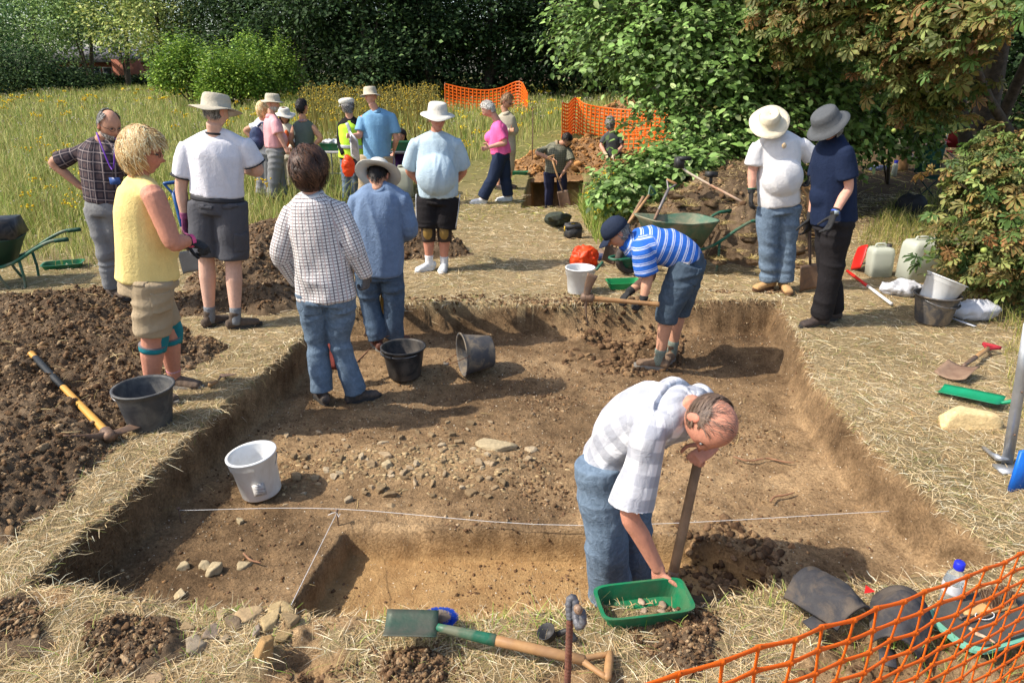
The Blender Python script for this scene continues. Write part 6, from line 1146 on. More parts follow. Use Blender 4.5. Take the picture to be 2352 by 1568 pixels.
def tray(pos, L, Wd, h, yaw, mat, label, up=(0, 0, 1), group=None, stones=0, name='finds_tray'):
    fr = frame_v((math.cos(yaw), math.sin(yaw), 0), up); pos = np.array(pos); T = thing(name, tuple(pos), label, 'tray', group); rings = []
    for (sx, sy, z) in ((.84, .80, 0), (.97, .95, h*.93), (1.03, 1.04, h*.94), (1.03, 1.04, h), (.95, .93, h), (.82, .78, .006)):
        for k in range(28):
            a = 2*math.pi*k/28; c_, s_ = math.cos(a), math.sin(a); rings.append((Wd/2*sy*np.sign(s_)*abs(s_)**.3, L/2*sx*np.sign(c_)*abs(c_)**.3, z))
    V = np.array(rings); F = [[i*28+j, i*28+(j+1) % 28, (i+1)*28+(j+1) % 28, (i+1)*28+j] for i in range(5) for j in range(28)]; V = np.concatenate([V, [[0, 0, 0], [0, 0, .006]]]); F += [[j, (j+1) % 28, 168, 168] for j in range(28)]+[[140+j, 140+(j+1) % 28, 169, 169] for j in range(28)]
    me = mesh_any('tub', V@fr.T, F); me.materials.append(mat); o = bpy.data.objects.new('tub', me); link(o, T)
    for k in range(stones):
        t = thing('pottery_sherd', (0, 0, 0), 'small find lying in the green tray', 'sherd'); bpy.data.objects.remove(t)
    return T, fr
def lay_bits(T, fr, n, L, Wd, cols, label, cat, group, z=.014):
    for k in range(n):
        v, f = rock_v(I2, 80+k, .2); s_ = random.uniform(.012, .028); p = np.array(T.location)+fr@np.array([random.uniform(-.3, .3)*Wd, random.uniform(-.38, .38)*L, z]); o = mesh_np('sherd', (v*np.array([s_, s_*.8, s_*.35]))@fr.T+p, f, stone_mat, None, False, np.repeat(colmix(1, cols), len(v), 0), tuple(p)); tag(o, label, cat, group)
tp = GP_(1474, 1408, .0); T1, f1 = tray(tp, .37, .175, .085, .16, grn_p, 'large green tray with sherds under the hand of the bent foreground man', up=(-.03, -.10, 1)); lay_bits(T1, f1, 9, .34, .16, ['8d7a68', 'a08a70', '9a6040', '7d6a58'], 'small find lying in the foreground green tray', 'find', 'finds in the foreground tray')
tray(GP_(1432, 660), .34, .2, .07, .12, M('bright_green_plastic', (.02, .28, .09), (.02, .22, .07), 8, .4, .1), 'bright green tray on the grass behind the striped digger'); tray(GP_(147, 615), .40, .24, .06, .35, grn_p, 'green tray on the grass near the left wheelbarrow'); tray(np.array(G(1192, 402)), .36, .2, .07, -.1, grn_p, 'small green tray on the grass left of the distant hole')
# ---- digging tools
def blade(T, c, d, w, n, L, Wd, mat, curve=.015, pt=0, name='blade', tpr=1.0):
    c, d, w, n = [np.array(x, float) for x in (c, d, w, n)]; d /= np.linalg.norm(d); w = w-d*(w@d); w /= np.linalg.norm(w); n = np.cross(d, w); V = []; F = []; a, b = 9, 9
    for s_ in (0, 1):
        for i in range(a):
            for j in range(b): u = j/(b-1)*2-1; t = i/(a-1); V.append(c+d*L*(t+pt*(t > .9)*(1-abs(u)))+w*Wd/2*u*(1-(1-tpr)*t)+n*(curve*(u*u)+.02*L*math.sin(t*2)*5*.1-.003*s_))
    for i in range(a-1):
        for j in range(b-1): q = i*b+j; F += [[q, q+1, q+b+1, q+b], [q+a*b+b, q+a*b+b+1, q+a*b+1, q+a*b]]
    for i in range(a-1): q = i*b; F += [[q, q+b, q+b+a*b, q+a*b], [q+b-1+a*b, q+b-1+b+a*b, q+b-1+b, q+b-1]]
    for j in range(b-1): q = (a-1)*b+j; F += [[q, q+1, q+1+a*b, q+a*b], [j+a*b, j+1+a*b, j+1, j]]
    return put(name, np.array(V), np.array(F), mat, T)
def dgrip(T, A, d, w, mat, sz=.055, gm=None):
    A, d, w = np.array(A, float), np.array(d, float), np.array(w, float); d /= np.linalg.norm(d); w = w-d*(w@d); w /= np.linalg.norm(w)
    P_ = [tb([A+d*.10, A+d*.06+w*sz*.45*s_, A+d*.005+w*sz*s_], [.014, .011, .011], None, 10, 4) for s_ in (-1, 1)]; V, F = join(P_); o = put('yoke', V, F, mat, T); put('grip', *tb([A-w*sz*1.1, A, A+w*sz*1.1], [.014, .016, .014], None, 12, 2), gm or mat, T)
def shovel(label, A, B, C_, w, bw, bl, hm, sm, bm, grip='D', sock=.3, name='shovel', curve=.02, bd=None, gm=None, r=.017, ym=None):
    A, B, C_ = [np.array(x, float) for x in (A, B, C_)]; T = thing(name, tuple(C_), label, name.replace('_', ' ')); d = A-B; d /= np.linalg.norm(d); J_ = B+(A-B)*sock
    put('shaft', *tb([J_, A-d*(.09 if grip else 0)], [r, r*.95], None, 12), hm, T); put('socket', *tb([B, B*.5+J_*.5, J_+d*.03], [r*.75, r*.95, r*1.12], None, 12, 3), sm, T)
    if grip: dgrip(T, A, -d, w, ym or hm, gm=gm)
    if bl: blade(T, B, bd if bd is not None else C_-B, w, None or (0, 0, 1), bl, bw, bm, curve)
    return T
up_ = np.array([0, 0, 1.0])
T = shovel('green bladed shovel with a wooden D handle lying in the foreground straw', GP_(1398, 1528, .04), GP_(1005, 1440, .09), GP_(880, 1438, .10), GP_(985, 1462, .05)-GP_(985, 1425, .05), .135, .195, wood, grn_m, M('green_worn_blade', (.04, .08, .055), (.10, .10, .075), 10, .5, .2, 60, .3), sock=.30, r=.020)
T = shovel('long wooden handled spade held under the chin of the bent foreground man', PZ(1606, 1046, 2.93), PZ(1540, 1345, 2.95), GP_(1530, 1400, -.5), (1, .2, 0), .18, .26, woodd, steel, steel, sock=.06, name='spade', grip=None, r=.021)
T = shovel('square bladed spade standing between the man in white and the woman in navy', AT(1856, 428, 6.52), AT(1861, 606, 6.6), AT(1858, 672, 6.62), (1, .1, 0), .215, .27, wood, M('dark_socket', (.05, .035, .03), None, 30, .6), steel, grip='D', sock=.46, name='spade')
T = shovel('spade with blue D handle behind the man in the white ringer tee', AT(392, 420, 6.35), AT(432, 575, 6.2), AT(442, 615, 6.2), (.8, .4, 0), .18, .2, M('blue_plastic', (.02, .09, .28), None, 10, .4), steel, M('pale_blade', (.3, .28, .24), None, 12, .5), name='spade', sock=.3)
T = shovel('red bladed shovel standing behind the legs of the person in checks', AT(688, 645, 5.1), AT(738, 765, 5.02), AT(747, 860, 5.0), (1, -.1, 0), .21, .29, wood, M('red_paint_worn', (.28, .06, .05), (.2, .05, .04), 12, .6, .2), M('red_paint_worn', (0, 0, 0)), sock=.2)
T = shovel('shovel with a green D handle leaning on the wheelbarrow', AT(1500, 436, 8.1), AT(1405, 565, 7.6), AT(1395, 600, 7.5), (.7, .5, .2), .18, .2, wood, M('black_socket', (.02, .02, .02)), steel, sock=.35, ym=grn_m)
T = shovel('metal spade with a wooden topped yoke handle standing in the wheelbarrow', AT(1543, 418, 7.9), AT(1503, 505, 7.6), AT(1498, 540, 7.55), (1, .1, 0), .18, .2, M('grey_metal_tube', (.16, .14, .14), (.2, .18, .17), 20, .5, 0, None, .4), steel, steel, gm=wood, sock=.2, name='spade')
T = shovel('rusty square spade lying on the grass at right below the bushes', GP_(2278, 794, .06), GP_(2213, 840, .07), GP_(2170, 880, .03), GP_(2220, 870)-GP_(2170, 845), .20, .25, wood, steel, M('brown_rusty_blade', (.17, .10, .065), (.26, .17, .11), 12, .8, .4, 50), name='spade', sock=.35, ym=M('red_grip', (.35, .02, .03)), curve=.03)
T = shovel('green dustpan shaped hand shovel lying on the grass above the stone block', GP_(2345, 918, .10), GP_(2300, 925, .06), GP_(2200, 905, .03), GP_(2260, 935)-GP_(2255, 905), .16, .36, M('green_enamel', (.01, .25, .12), (.01, .2, .09), 9, .35), M('green_enamel', (0, 0, 0)), M('green_enamel', (0, 0, 0)), grip=None, sock=.7, name='hand_shovel', r=.014)
def mattock(label, A, B, w, L1, L2, hm, name='mattock', bands=None, r=.019, nrm=None):
    A, B, w = [np.array(x, float) for x in (A, B, w)]; T = thing(name, tuple(B), label, 'mattock'); d = B-A; d /= np.linalg.norm(d); w = w-d*(w@d); w /= np.linalg.norm(w); n = np.cross(d, w)
    h = put('handle', *tb([A, A+d*.08, A*.5+B*.5, B-d*.05, B+d*.03], [(r*1.15, r*1.0), (r*.95, r*.8), (r*.95, r*.8), (r*1.2, r), (r*1.6, r*1.4)], w, 14, 4), hm, T)
    if bands: a_, b_, m_ = bands; put('grip_sleeve', *tb([A*(1-a_)+B*a_, A*(1-b_)+B*b_], [(r*1.05, r*.95)]*2, w, 14, 2), m_, h)
    put('eye', *tb([B-d*.055, B+d*.035], [(.034, .028), (.036, .03)], w, 16, 2), steel, T)
    put('adze', *tb([B, B+w*L1*.5-d*.01, B+w*L1-d*.04], [(.022, .02), (.034, .007), (.048, .003)], n, 12, 4), steel, T); put('axe_blade', *tb([B, B-w*L2*.5-d*.008, B-w*L2-d*.03], [(.02, .022), (.008, .032), (.003, .042)], n, 12, 4), steel, T)
    return T
yw = M('yellow_handle', (.62, .33, .06), (.5, .25, .05), 10, .45); bsl = M('black_grip_sleeve', (.015, .018, .02), None, 30, .6, .3, 200)
mattock('mattock with a yellow and black handle lying on the spoil heap at left', GP_(72, 812, .23), GP_(250, 998, .07), GP_(175, 1015, .07)-GP_(290, 993, .04), .22, .17, yw, bands=(.06, .45, bsl), r=.021)
mattock('mattock swung by the man in the striped polo', p13['wr'][1]+np.array([.11, -.06, -.02]), AT(1346, 684, 5.20), (0, .1, -1), .22, .20, wood)
mattock('yellow handled mattock standing between the boots of the man in denim', AT(884, 620, 5.85), AT(871, 772, 5.72), (1, .2, 0), .14, .12, yw, bands=(.66, .93, bsl)); mattock('wooden mattock with bright edge resting against the wheelbarrow wheel', AT(1478, 452, 8.2), GP_(1400, 590, .06), (.9, -.4, -.1), .2, .15, woodd)
T = shovel('spade the man in the distant hole is digging with', p9['wr'][0]+np.array([-.02, -.02, .06]), AT(1292, 438, 12.3), AT(1298, 470, 12.3), (1, 0, 0), .2, .3, wood, steel, steel, sock=.25, name='spade')
T = thing('trowel', tuple(GP_(495, 875, .03)), 'pointing trowel with wooden handle on the grass by the walking shoes', 'trowel'); put('handle', *tb([GP_(480, 884, .03), GP_(499, 875, .045)], [.016, .013], None, 12), wood, T); put('tang', *tb([GP_(499, 875, .045), GP_(506, 866, .055), GP_(505, 863, .03)], [.005]*3, None, 8, 3), steel, T); blade(T, GP_(505, 863, .03), GP_(528, 861, .03)-GP_(505, 863, .03), (0, 1, 0), None or (0, 0, 1), .11, .075, steel, .002, tpr=.1)
# ---- strings and pins
F0 = -.28
def pin(px, py, z, h, label):
    b = GP_(px, py, z); t = thing('survey_nail', tuple(b), label, 'nail'); put('shaft', *tb([b-up_*.05, b+up_*h], [.004, .004], None, 8), steel, t); put('head', *tb([b+up_*h, b+up_*(h+.005)], [.010, .010], None, 10), steel, t); return b+up_*(h-.01)
a1 = pin(416, 1198, F0, .085, 'steel nail holding the left end of the horizontal string'); a2 = pin(777, 1205, F0, .09, 'steel nail where the two strings meet above the deep cut'); a3 = pin(2072, 1200, F0+.02, .09, 'steel nail holding the right end of the horizontal string'); a4 = GP_(667, 1392, -.02)
mid1 = a1*.12+a3*.88
for nm, pts, lb in (('string', [a1, a2+np.array([0, .02, .01]), GP_(1335, 1206, -.22), a3], 'long white string stretched level across the whole trench'), ('string', [a2, a2*.5+a4*.5, a4], 'short white string slanting down along the edge of the deep cut')):
    V, F = tb(pts, [.0014]*len(pts), None, 5, 6); c = (float(pts[0][0]), float(pts[0][1]), float(pts[0][2])); o = mesh_np(nm, V, F, stringm, None, True, None, c); tag(o, lb, 'string')
V, F = join([tb([a2, a2+np.array([-.02, -.01, .004]), a2+np.array([-.045, -.015, -.006])], [.002]*3, None, 5, 4), tb([a2, a2+np.array([.01, -.01, -.02]), a2+np.array([.02, -.012, .0])], [.002]*3, None, 5, 4)]); o = mesh_np('string_knot', V, F, stringm, None, True, None, tuple(a2)); tag(o, 'loose ends of the knot where both strings meet', 'string')
# ---- foreground: rebar hook, orange net
rb = M('rusty_rebar', (.20, .075, .045), (.13, .06, .045), 40, .8, .5, 70); rbg = M('grey_rebar', (.15, .15, .16), (.10, .10, .11), 40, .55, .4, 70, .4); zc = 1.32
pts = [PZ(1309, 1420, zc)*np.array([1, 1, 0])+up_*-.1, PZ(1309, 1420, zc), PZ(1307, 1385, zc), PZ(1314, 1370, zc), PZ(1322, 1385, zc-.003), PZ(1322, 1412, zc-.006), PZ(1328, 1437, zc-.02), PZ(1338, 1430, zc-.03), PZ(1338, 1408, zc-.03), PZ(1331, 1400, zc-.03)]
T = thing('rebar_stake', tuple(pts[0]), 'rusty ribbed steel bar with hooked top in the foreground', 'stake')
def ribbed(name, pts, r, mat, parent, step=.009):
    P_, _ = cr(pts, [r]*len(pts), 14); L = [0]; 
    for i in range(1, len(P_)): L.append(L[-1]+np.linalg.norm(P_[i]-P_[i-1]))
    n = int(L[-1]/(step/3)); Q = []; Rr = []
    for k in range(n+1):
        s_ = L[-1]*k/n; i = min(max(np.searchsorted(L, s_), 1), len(L)-1); t = (s_-L[i-1])/(L[i]-L[i-1]+1e-9); Q.append(P_[i-1]*(1-t)+P_[i]*t); Rr.append(r*(1.12 if k % 3 == 0 else .95))
    V, F = tb(Q, Rr, None, 10, 1); return put(name, V, F, mat, parent)
ribbed('bar', pts[:2], .0065, rb, T); ribbed('hook', pts[1:], .0072, rbg, T)
v, f = I3; sn = PZ(1328, 1398, zc-.045); T = thing('snail', tuple(sn), 'small brown snail shell clinging to the rebar hook', 'snail'); V, F = lathe([(.001, .009), (.005, .0085), (.0085, .005), (.0095, 0), (.007, -.006), (.001, -.008)], frame_v((1, 0, .3), (0, -1, .4)), sn, 20, .9); put('shell', V, F, M('snail_shell', (.30, .20, .13), (.14, .08, .05), 120, .4), T)
def net(label, tops, hgt, cw, ch_, t1, t2, lean=(0, 0, 0), name='safety_netting', sag=.0, posts=(), rows=None, zfloor=None, kn=True):
    """plastic mesh: flat straps along and down with thick nodes; tops = list of top-edge points"""
    P_, _ = cr(tops, [1]*len(tops), 12); P_ = np.array(P_); L = np.concatenate([[0], np.cumsum(np.linalg.norm(np.diff(P_, axis=0), axis=1))]); n = int(L[-1]/cw); s_ = np.linspace(0, L[-1], n+1); top = np.stack([np.interp(s_, L, P_[:, i]) for i in range(3)], 1)
    rows = rows or int(hgt/ch_); T = thing(name, tuple(top[0]*np.array([1, 1, 0])+np.array([0, 0, float(base_h(top[0][1]))])), label, 'netting'); Gd = np.zeros((rows+1, n+1, 3)); tan = np.gradient(top, axis=0); nr = np.cross(tan, np.array([[0, 0, 1.]])); nr /= np.linalg.norm(nr, axis=1)[:, None]
    for r in range(rows+1):
        dz = r*ch_; w_ = .008*np.sin(s_*3.1+r*.2)*min(1, r/6.); Gd[r] = top-np.array([[0, 0, 1.]])*dz+nr*(w_[:, None]+.004*np.sin(s_*40+r)[:, None])+np.array(lean)[None]*dz+tan/np.linalg.norm(tan, axis=1)[:, None]*(.006*r/6*math.sin(r))
    def strap(a, b, w, th, tdir):
        q = np.stack([a, a*.75+b*.25, a*.5+b*.5, a*.25+b*.75, b], 1); k = np.array([1.0, .7, .62, .7, 1.0]) if kn else np.ones(5); d = b-a; d /= np.linalg.norm(d, axis=1)[:, None]; wv = np.cross(d, tdir); wv /= np.linalg.norm(wv, axis=1)[:, None]; tv = np.cross(d, wv); N = len(a); V = []
        for j in range(5):
            for (x_, y_) in ((-1, -1), (1, -1), (1, 1), (-1, 1)): V.append(q[:, j]+wv*(w*k[j]*.5*x_)+tv*(th*.5*y_))
        V = np.stack(V, 1).reshape(-1, 3); Fq = []
        for j in range(4):
            for e in range(4): Fq.append([j*4+e, j*4+(e+1) % 4, (j+1)*4+(e+1) % 4, (j+1)*4+e])
        return V, (np.array(Fq)[None]+(np.arange(N)*20)[:, None, None]).reshape(-1, 4)
    a = Gd[:, :-1].reshape(-1, 3); b = Gd[:, 1:].reshape(-1, 3); nn = np.tile(nr[:-1], (rows+1, 1)); V1, F1 = strap(a, b, t1, t1*.22, nn); a = Gd[:-1].reshape(-1, 3); b = Gd[1:].reshape(-1, 3); nn = np.tile(nr, (rows, 1)); V2, F2 = strap(a, b, t2, t2*.3, nn)
    Vs, Fs = [V1, V2], [F1, F2+len(V1)]
    if kn:
        N = Gd.reshape(-1, 3); kv = I1[0]*np.array([t1*.62, t1*.4, t1*.62]); V3 = (N[:, None]+kv[None]).reshape(-1, 3); F3 = (np.concatenate([I1[1], I1[1][:, 2:3]], 1)[None]+(np.arange(len(N))*len(kv))[:, None, None]).reshape(-1, 4); Vs.append(V3); Fs.append(F3+len(V1)+len(V2))
    put('mesh', np.concatenate(Vs), np.concatenate(Fs), org, T)
    for p_ in posts:
        p_ = np.array(p_); put('post', *tb([p_*np.array([1, 1, 0])+up_*float(base_h(p_[1])), p_+up_*.06], [.012, .012], None, 8), steel, T)
    return T
net('orange plastic safety netting slanting across the lower right corner close to the camera', [PZ(1455, 1582, 1.06), PZ(1724, 1496, 1.16), PZ(1910, 1437, 1.27), PZ(2149, 1351, 1.46), PZ(2340, 1276, 1.66), PZ(2480, 1210, 1.85)], .9, .082, .053, .0120, .0085, lean=(-.02, .02, 0))
g1, g2, g3 = [np.array(G(a, 243)) for a in (1022, 1192, 1212)]
tops = [AT(1022, 193, 30), AT(1060, 202, 30), AT(1110, 208, 30), AT(1150, 203, 30), AT(1193, 188, 30), AT(1212, 215, 29)]
net('far orange netting sagging between two stakes before the dark wood', tops, 1.0, .16, .12, .06, .055, posts=[AT(1022, 193, 30), AT(1193, 188, 30)], name='safety_netting', kn=False)
tops = [AT(1292, 236, 19.5), AT(1305, 240, 19.8), AT(1322, 226, 20.5), AT(1345, 240, 20.2), AT(1400, 250, 20), AT(1470, 255, 19.5), AT(1560, 258, 19)]
net('middle distance orange netting behind the digger in the hole', tops, 1.1, .12, .09, .045, .04, posts=[AT(1292, 236, 19.5), AT(1322, 226, 20.5)], kn=False)
net('short orange netting running toward the camera beside the lime tree leaves', [AT(1400, 300, 17), AT(1450, 300, 16.6), AT(1530, 290, 16)], .8, .13, .10, .03, .028, kn=False)
# ---- knee pads, mat, brush, bottle
foam = M('black_foam', (.035, .034, .038), (.05, .048, .05), 20, .85, .3, 120, dirt=(.16, .12, .08), dscale=9, damt=.45)
def kneepad(label, c, yaw, L, Wd, tilt, tabs=()):
    fr = frame(yaw, tilt); T = thing('knee_pad', tuple(c), label, 'knee pad'); a, b = 17, 15; V = []; F = []
    for s_ in (0, 1):
        for i in range(a):
            for j in range(b):
                u = i/(a-1)*2-1; v = j/(b-1)*2-1; q = max(abs(u), abs(v)); rr = math.hypot(u, v)+1e-9; k = q/rr; uu, vv = u*(.45*k+.55), v*(.45*k+.55); r2 = math.hypot(u, v)
                z = .085*(1-v*v)+.02*(1-u*u)+(.012 if .5 < r2 < .8 else 0)+.012*(q > .93)-.012*s_; V.append((vv*Wd/2*(1-.15*u), uu*L/2, z))
    n = a*b
    for i in range(a-1):
        for j in range(b-1): q = i*b+j; F += [[q, q+b, q+b+1, q+1], [q+n, q+n+1, q+n+b+1, q+n+b]]
    for i in range(a-1): q = i*b; F += [[q, q+n, q+n+b, q+b], [q+b-1, q+2*b-1, q+2*b-1+n, q+b-1+n]]
    for j in range(b-1): q = (a-1)*b+j; F += [[q, q+n, q+n+1, q+1], [j, j+1, j+1+n, j+n]]
    put('pad', np.array(V)@fr.T+np.array(c), np.array(F), foam, T)
    for (dx, dy, yw_, LL, m_) in tabs: f2 = frame(yaw+yw_, 5); V, F = boxv((0, 0, 0), (.055, LL, .006)); put('strap', V@f2.T+np.array(c)+fr@np.array([dx, dy, .01]), F, m_, T, False)
    return T
kneepad('black foam knee pad lying flat left of the other, dusted with soil', GP_(1905, 1392, .04), 25, .27, .25, 4, [(-.02, -.15, 30, .09, foam), (.12, .05, 90, .10, foam)]); kneepad('black foam knee pad overlapping the kneeling mat, with red triangular tab', GP_(2062, 1445, .035), -32, .29, .21, -3, [(.02, .17, 8, .10, foam)])
V = np.array([[0, 0, 0], [.05, .01, 0], [.03, .05, .0], [0, 0, -.003], [.05, .01, -.003], [.03, .05, -.003]])+GP_(1985, 1362, .07); mesh_np('tab', V, [[0, 1, 2, 2], [5, 4, 3, 3], [0, 3, 4, 1], [1, 4, 5, 2], [2, 5, 3, 0]][:1], red_p, [o for o in C.objects if o.name.startswith('knee_pad') and o.get('label', '').endswith('tab')][0])
def slab(T, name, pts, z, th, mat, k=6):
    P_ = np.array(pts); n = len(P_); V = np.concatenate([np.c_[P_, np.full(n, z)], np.c_[P_, np.full(n, z+th)]]); me = mesh_any(name, V-wloc(T), [list(range(n-1, -1, -1)), list(range(n, 2*n))]+[[i, (i+1) % n, n+(i+1) % n, n+i] for i in range(n)]); me.materials.append(mat); o = bpy.data.objects.new(name, me); link(o, T); return o
def rrect(c, L, Wd, yaw, r, n=6):
    P_ = []
    for qx, qy, a0 in ((1, 1, 0), (-1, 1, 90), (-1, -1, 180), (1, -1, 270)):
        for k in range(n+1): a = math.radians(a0+90*k/n); P_.append((qx*(L/2-r)+r*math.cos(a), qy*(Wd/2-r)+r*math.sin(a)))
    P_ = np.array(P_); c_, s_ = math.cos(yaw), math.sin(yaw); return np.stack([P_[:, 0]*c_-P_[:, 1]*s_+c[0], P_[:, 0]*s_+P_[:, 1]*c_+c[1]], 1)
mc = GP_(2270, 1435, .0); T = thing('kneeling_mat', tuple(mc), 'dark grey kneeling mat with pale green edge under the netting at lower right', 'mat'); matg = M('pale_green_foam', (.16, .42, .30), None, 20, .8); matd = M('dark_mat_foam', (.045, .047, .045), (.06, .06, .055), 20, .9, .3, 90, dirt=(.12, .10, .08), dscale=7, damt=.4)
slab(T, 'lower_layer', rrect(mc, .46, .25, .30, .08), .020, .014, matg); slab(T, 'upper_layer', rrect(mc+np.array([.005, .004, 0]), .43, .225, .30, .08), .037, .012, matd)
bc = GP_(2275, 1395, .055); T = thing('hand_brush', tuple(bc), 'wooden banister brush with stiff brown bristles lying on the kneeling mat', 'brush'); d = np.array([.96, .27, 0]); put('handle', *tb([bc-d*.125, bc-d*.07, bc-d*.02, bc+d*.11], [(.014, .010), (.016, .011), (.028, .014), (.026, .013)], (0, 1, 0), 14, 4), M('beech', (.50, .30, .12), (.42, .25, .1), 14, .6), T)
n = 900; u = rng.uniform(-.02, .10, n); v = rng.uniform(-.022, .022, n); P_ = np.zeros((n, 3, 3)); b0_ = bc+d[None]*u[:, None]+np.array([[-.27, .96, 0]])*v[:, None]+np.array([[0, 0, .012]]); dd = np.stack([d[0]*(u-.04)*2+rng.normal(0, .12, n)-.1, v*6+rng.normal(0, .12, n)+.5, np.ones(n)], 1); dd /= np.linalg.norm(dd, axis=1)[:, None]
for k in range(3): P_[:, k] = b0_+dd*(.025*k)
ribbons('bristles', P_, np.tile([[.0018, .0018, .0014]], (n, 1)), np.tile([[1., 0, 0]], (n, 1)), colmix(n, ['6b4e3a', '8a6a50', 'b09a80', '4d382a']), straw_mat, T)
for k, (a, b) in enumerate((((2205, 1418), (2262, 1400)), ((2218, 1430), (2285, 1408)))):
    p0, p1 = GP_(*a, .058), GP_(*b, .058); t = thing('survey_nail', tuple(p0), ['long nail lying on the kneeling mat nearer the brush handle', 'long nail lying on the kneeling mat wound with white string'][k], 'nail'); put('shaft', *tb([p0, p1], [.0035]*2, None, 8), steel, t); put('head', *tb([p0, p0+(p1-p0)*.03], [.008]*2, None, 10), steel, t)
pts = [GP_(2262+22*math.cos(a), 1412+10*math.sin(a), .06) for a in np.linspace(0, 9, 22)]; V, F = tb(pts, [.0018]*22, None, 5, 2); tag(mesh_np('string', V, F, stringm, None, True, None, tuple(pts[0])), 'tangled loop of white string on the kneeling mat', 'string')
pts = [GP_(2228, 1442, .055), GP_(2245, 1455, .057), GP_(2262, 1462, .055), GP_(2285, 1475, .055)]; V, F = tb(pts, [.007, .008, .006, .004], None, 8, 4); tag(mesh_np('stick', V, F, M('peeled_wood', (.65, .5, .35), (.3, .15, .08), 40, .7), None, True, None, tuple(pts[0])), 'short peeled stick lying on the kneeling mat', 'stick')
bt_ = GP_(2178, 1388); T = thing('water_bottle', tuple(bt_), 'clear plastic water bottle with blue cap by the kneeling mat', 'bottle'); cl = bpy.data.materials.new('clear_plastic'); cl.use_nodes = True; b_ = cl.node_tree.nodes['Principled BSDF']; b_.inputs['Transmission Weight'].default_value = .85; b_.inputs['Roughness'].default_value = .12; b_.inputs['Base Color'].default_value = (.86, .9, .9, 1); b_.inputs['IOR'].default_value = 1.15
V, F = lathe([(.001, 0), (.036, .0), (.04, .01), (.038, .04), (.04, .07), (.04, .12), (.034, .15), (.016, .175), (.0145, .19)], np.eye(3), bt_, 28); put('flask', V, F, cl, T); V, F = lathe([(.019, .180), (.020, .184), (.0195, .208), (.016, .213), (.001, .214)], np.eye(3), bt_, 28); put('cap', V, F, M('blue_cap', (.02, .03, .55), None, 20, .4), T); V, F = lathe([(.0408, .075), (.0408, .118)], np.eye(3), bt_, 28); put('label_sleeve', V, F, M('pale_label', (.5, .5, .5), (.6, .6, .62), 60, .6), T)
# blue hand brush, black cup
bb = GP_(1010, 1428, .05); T = thing('scrubbing_brush', tuple(bb), 'blue bristled brush half hidden behind the green shovel blade', 'brush'); n = 1300; a = rng.uniform(0, 6.28, n); r = np.sqrt(rng.uniform(0, 1, n)); b0_ = bb+np.stack([.05*r*np.cos(a), .032*r*np.sin(a), 0*a], 1); dd = np.stack([np.cos(a)*r*.8+rng.normal(0, .15, n), np.sin(a)*r*.8, np.ones(n)*.8], 1); dd /= np.linalg.norm(dd, axis=1)[:, None]; P_ = np.stack([b0_, b0_+dd*.02, b0_+dd*.035], 1)
cb_ = np.where((r > .6)[:, None], np.array([srgb('2450b8')]), np.array([srgb('a89a8c')])); ribbons('bristles', P_, np.tile([[.0028, .0028, .002]], (n, 1)), np.tile([[1., 0, 0]], (n, 1)), cb_, straw_mat, T); put('block', *ell(bb-np.array([0, 0, .008]), (.055, .036, .014)), M('blue_block', (.02, .07, .35), None, 20, .5), T)
cp = GP_(1262, 1470, .015); T = thing('camera_clamp', tuple(cp), 'small black plastic clamp with round cup lying left of the rebar stake', 'clamp'); V, F = lathe([(.001, 0), (.028, .0), (.034, .03), (.037, .034), (.032, .034), (.025, .005), (.001, .004)], frame_v((.3, -1, 0), (-.3, -.5, .8)), cp+up_*.02, 26); put('cup', V, F, blk_p, T); put('arm', *tb([cp+np.array([.03, .01, .02]), cp+np.array([.07, .0, .045]), cp+np.array([.095, -.02, .02])], [.012, .010, .014], None, 10, 4), blk_p, T)
# ---- metal stand at the right edge
T = thing('metal_stand', tuple(GP_(2310, 1075)), 'grey aluminium leg and bracket with bright blue panel at the right frame edge', 'stand'); a = GP_(2312, 1070); b_ = np.array(AT(2366, 740, a[1]+.02)); put('leg', *tb([a, b_], [(.045, .03), (.045, .03)], (1, .3, 0), 4, 1, .02), metal, T); put('foot_bracket', *tb([GP_(2262, 1030, .02), GP_(2290, 1050, .06), a+up_*.05], [(.02, .012)]*3, (0, 1, 0), 10, 3), metal, T); put('foot_plate', *boxv(GP_(2320, 1078, .015), (.14, .09, .02)), metal, T, False)
V, F = boxv(GP_(2356, 1082, .10), (.16, .02, .26), .3); put('panel', V, F, M('bright_blue_panel', (.01, .14, .60), None, 10, .4), T, False)
for k in range(2): put('rivet', *ell(a*(.75-.3*k)+b_*(.25+.3*k)+np.array([-.005, -.03, 0]), (.006, .006, .006)), steel, T)
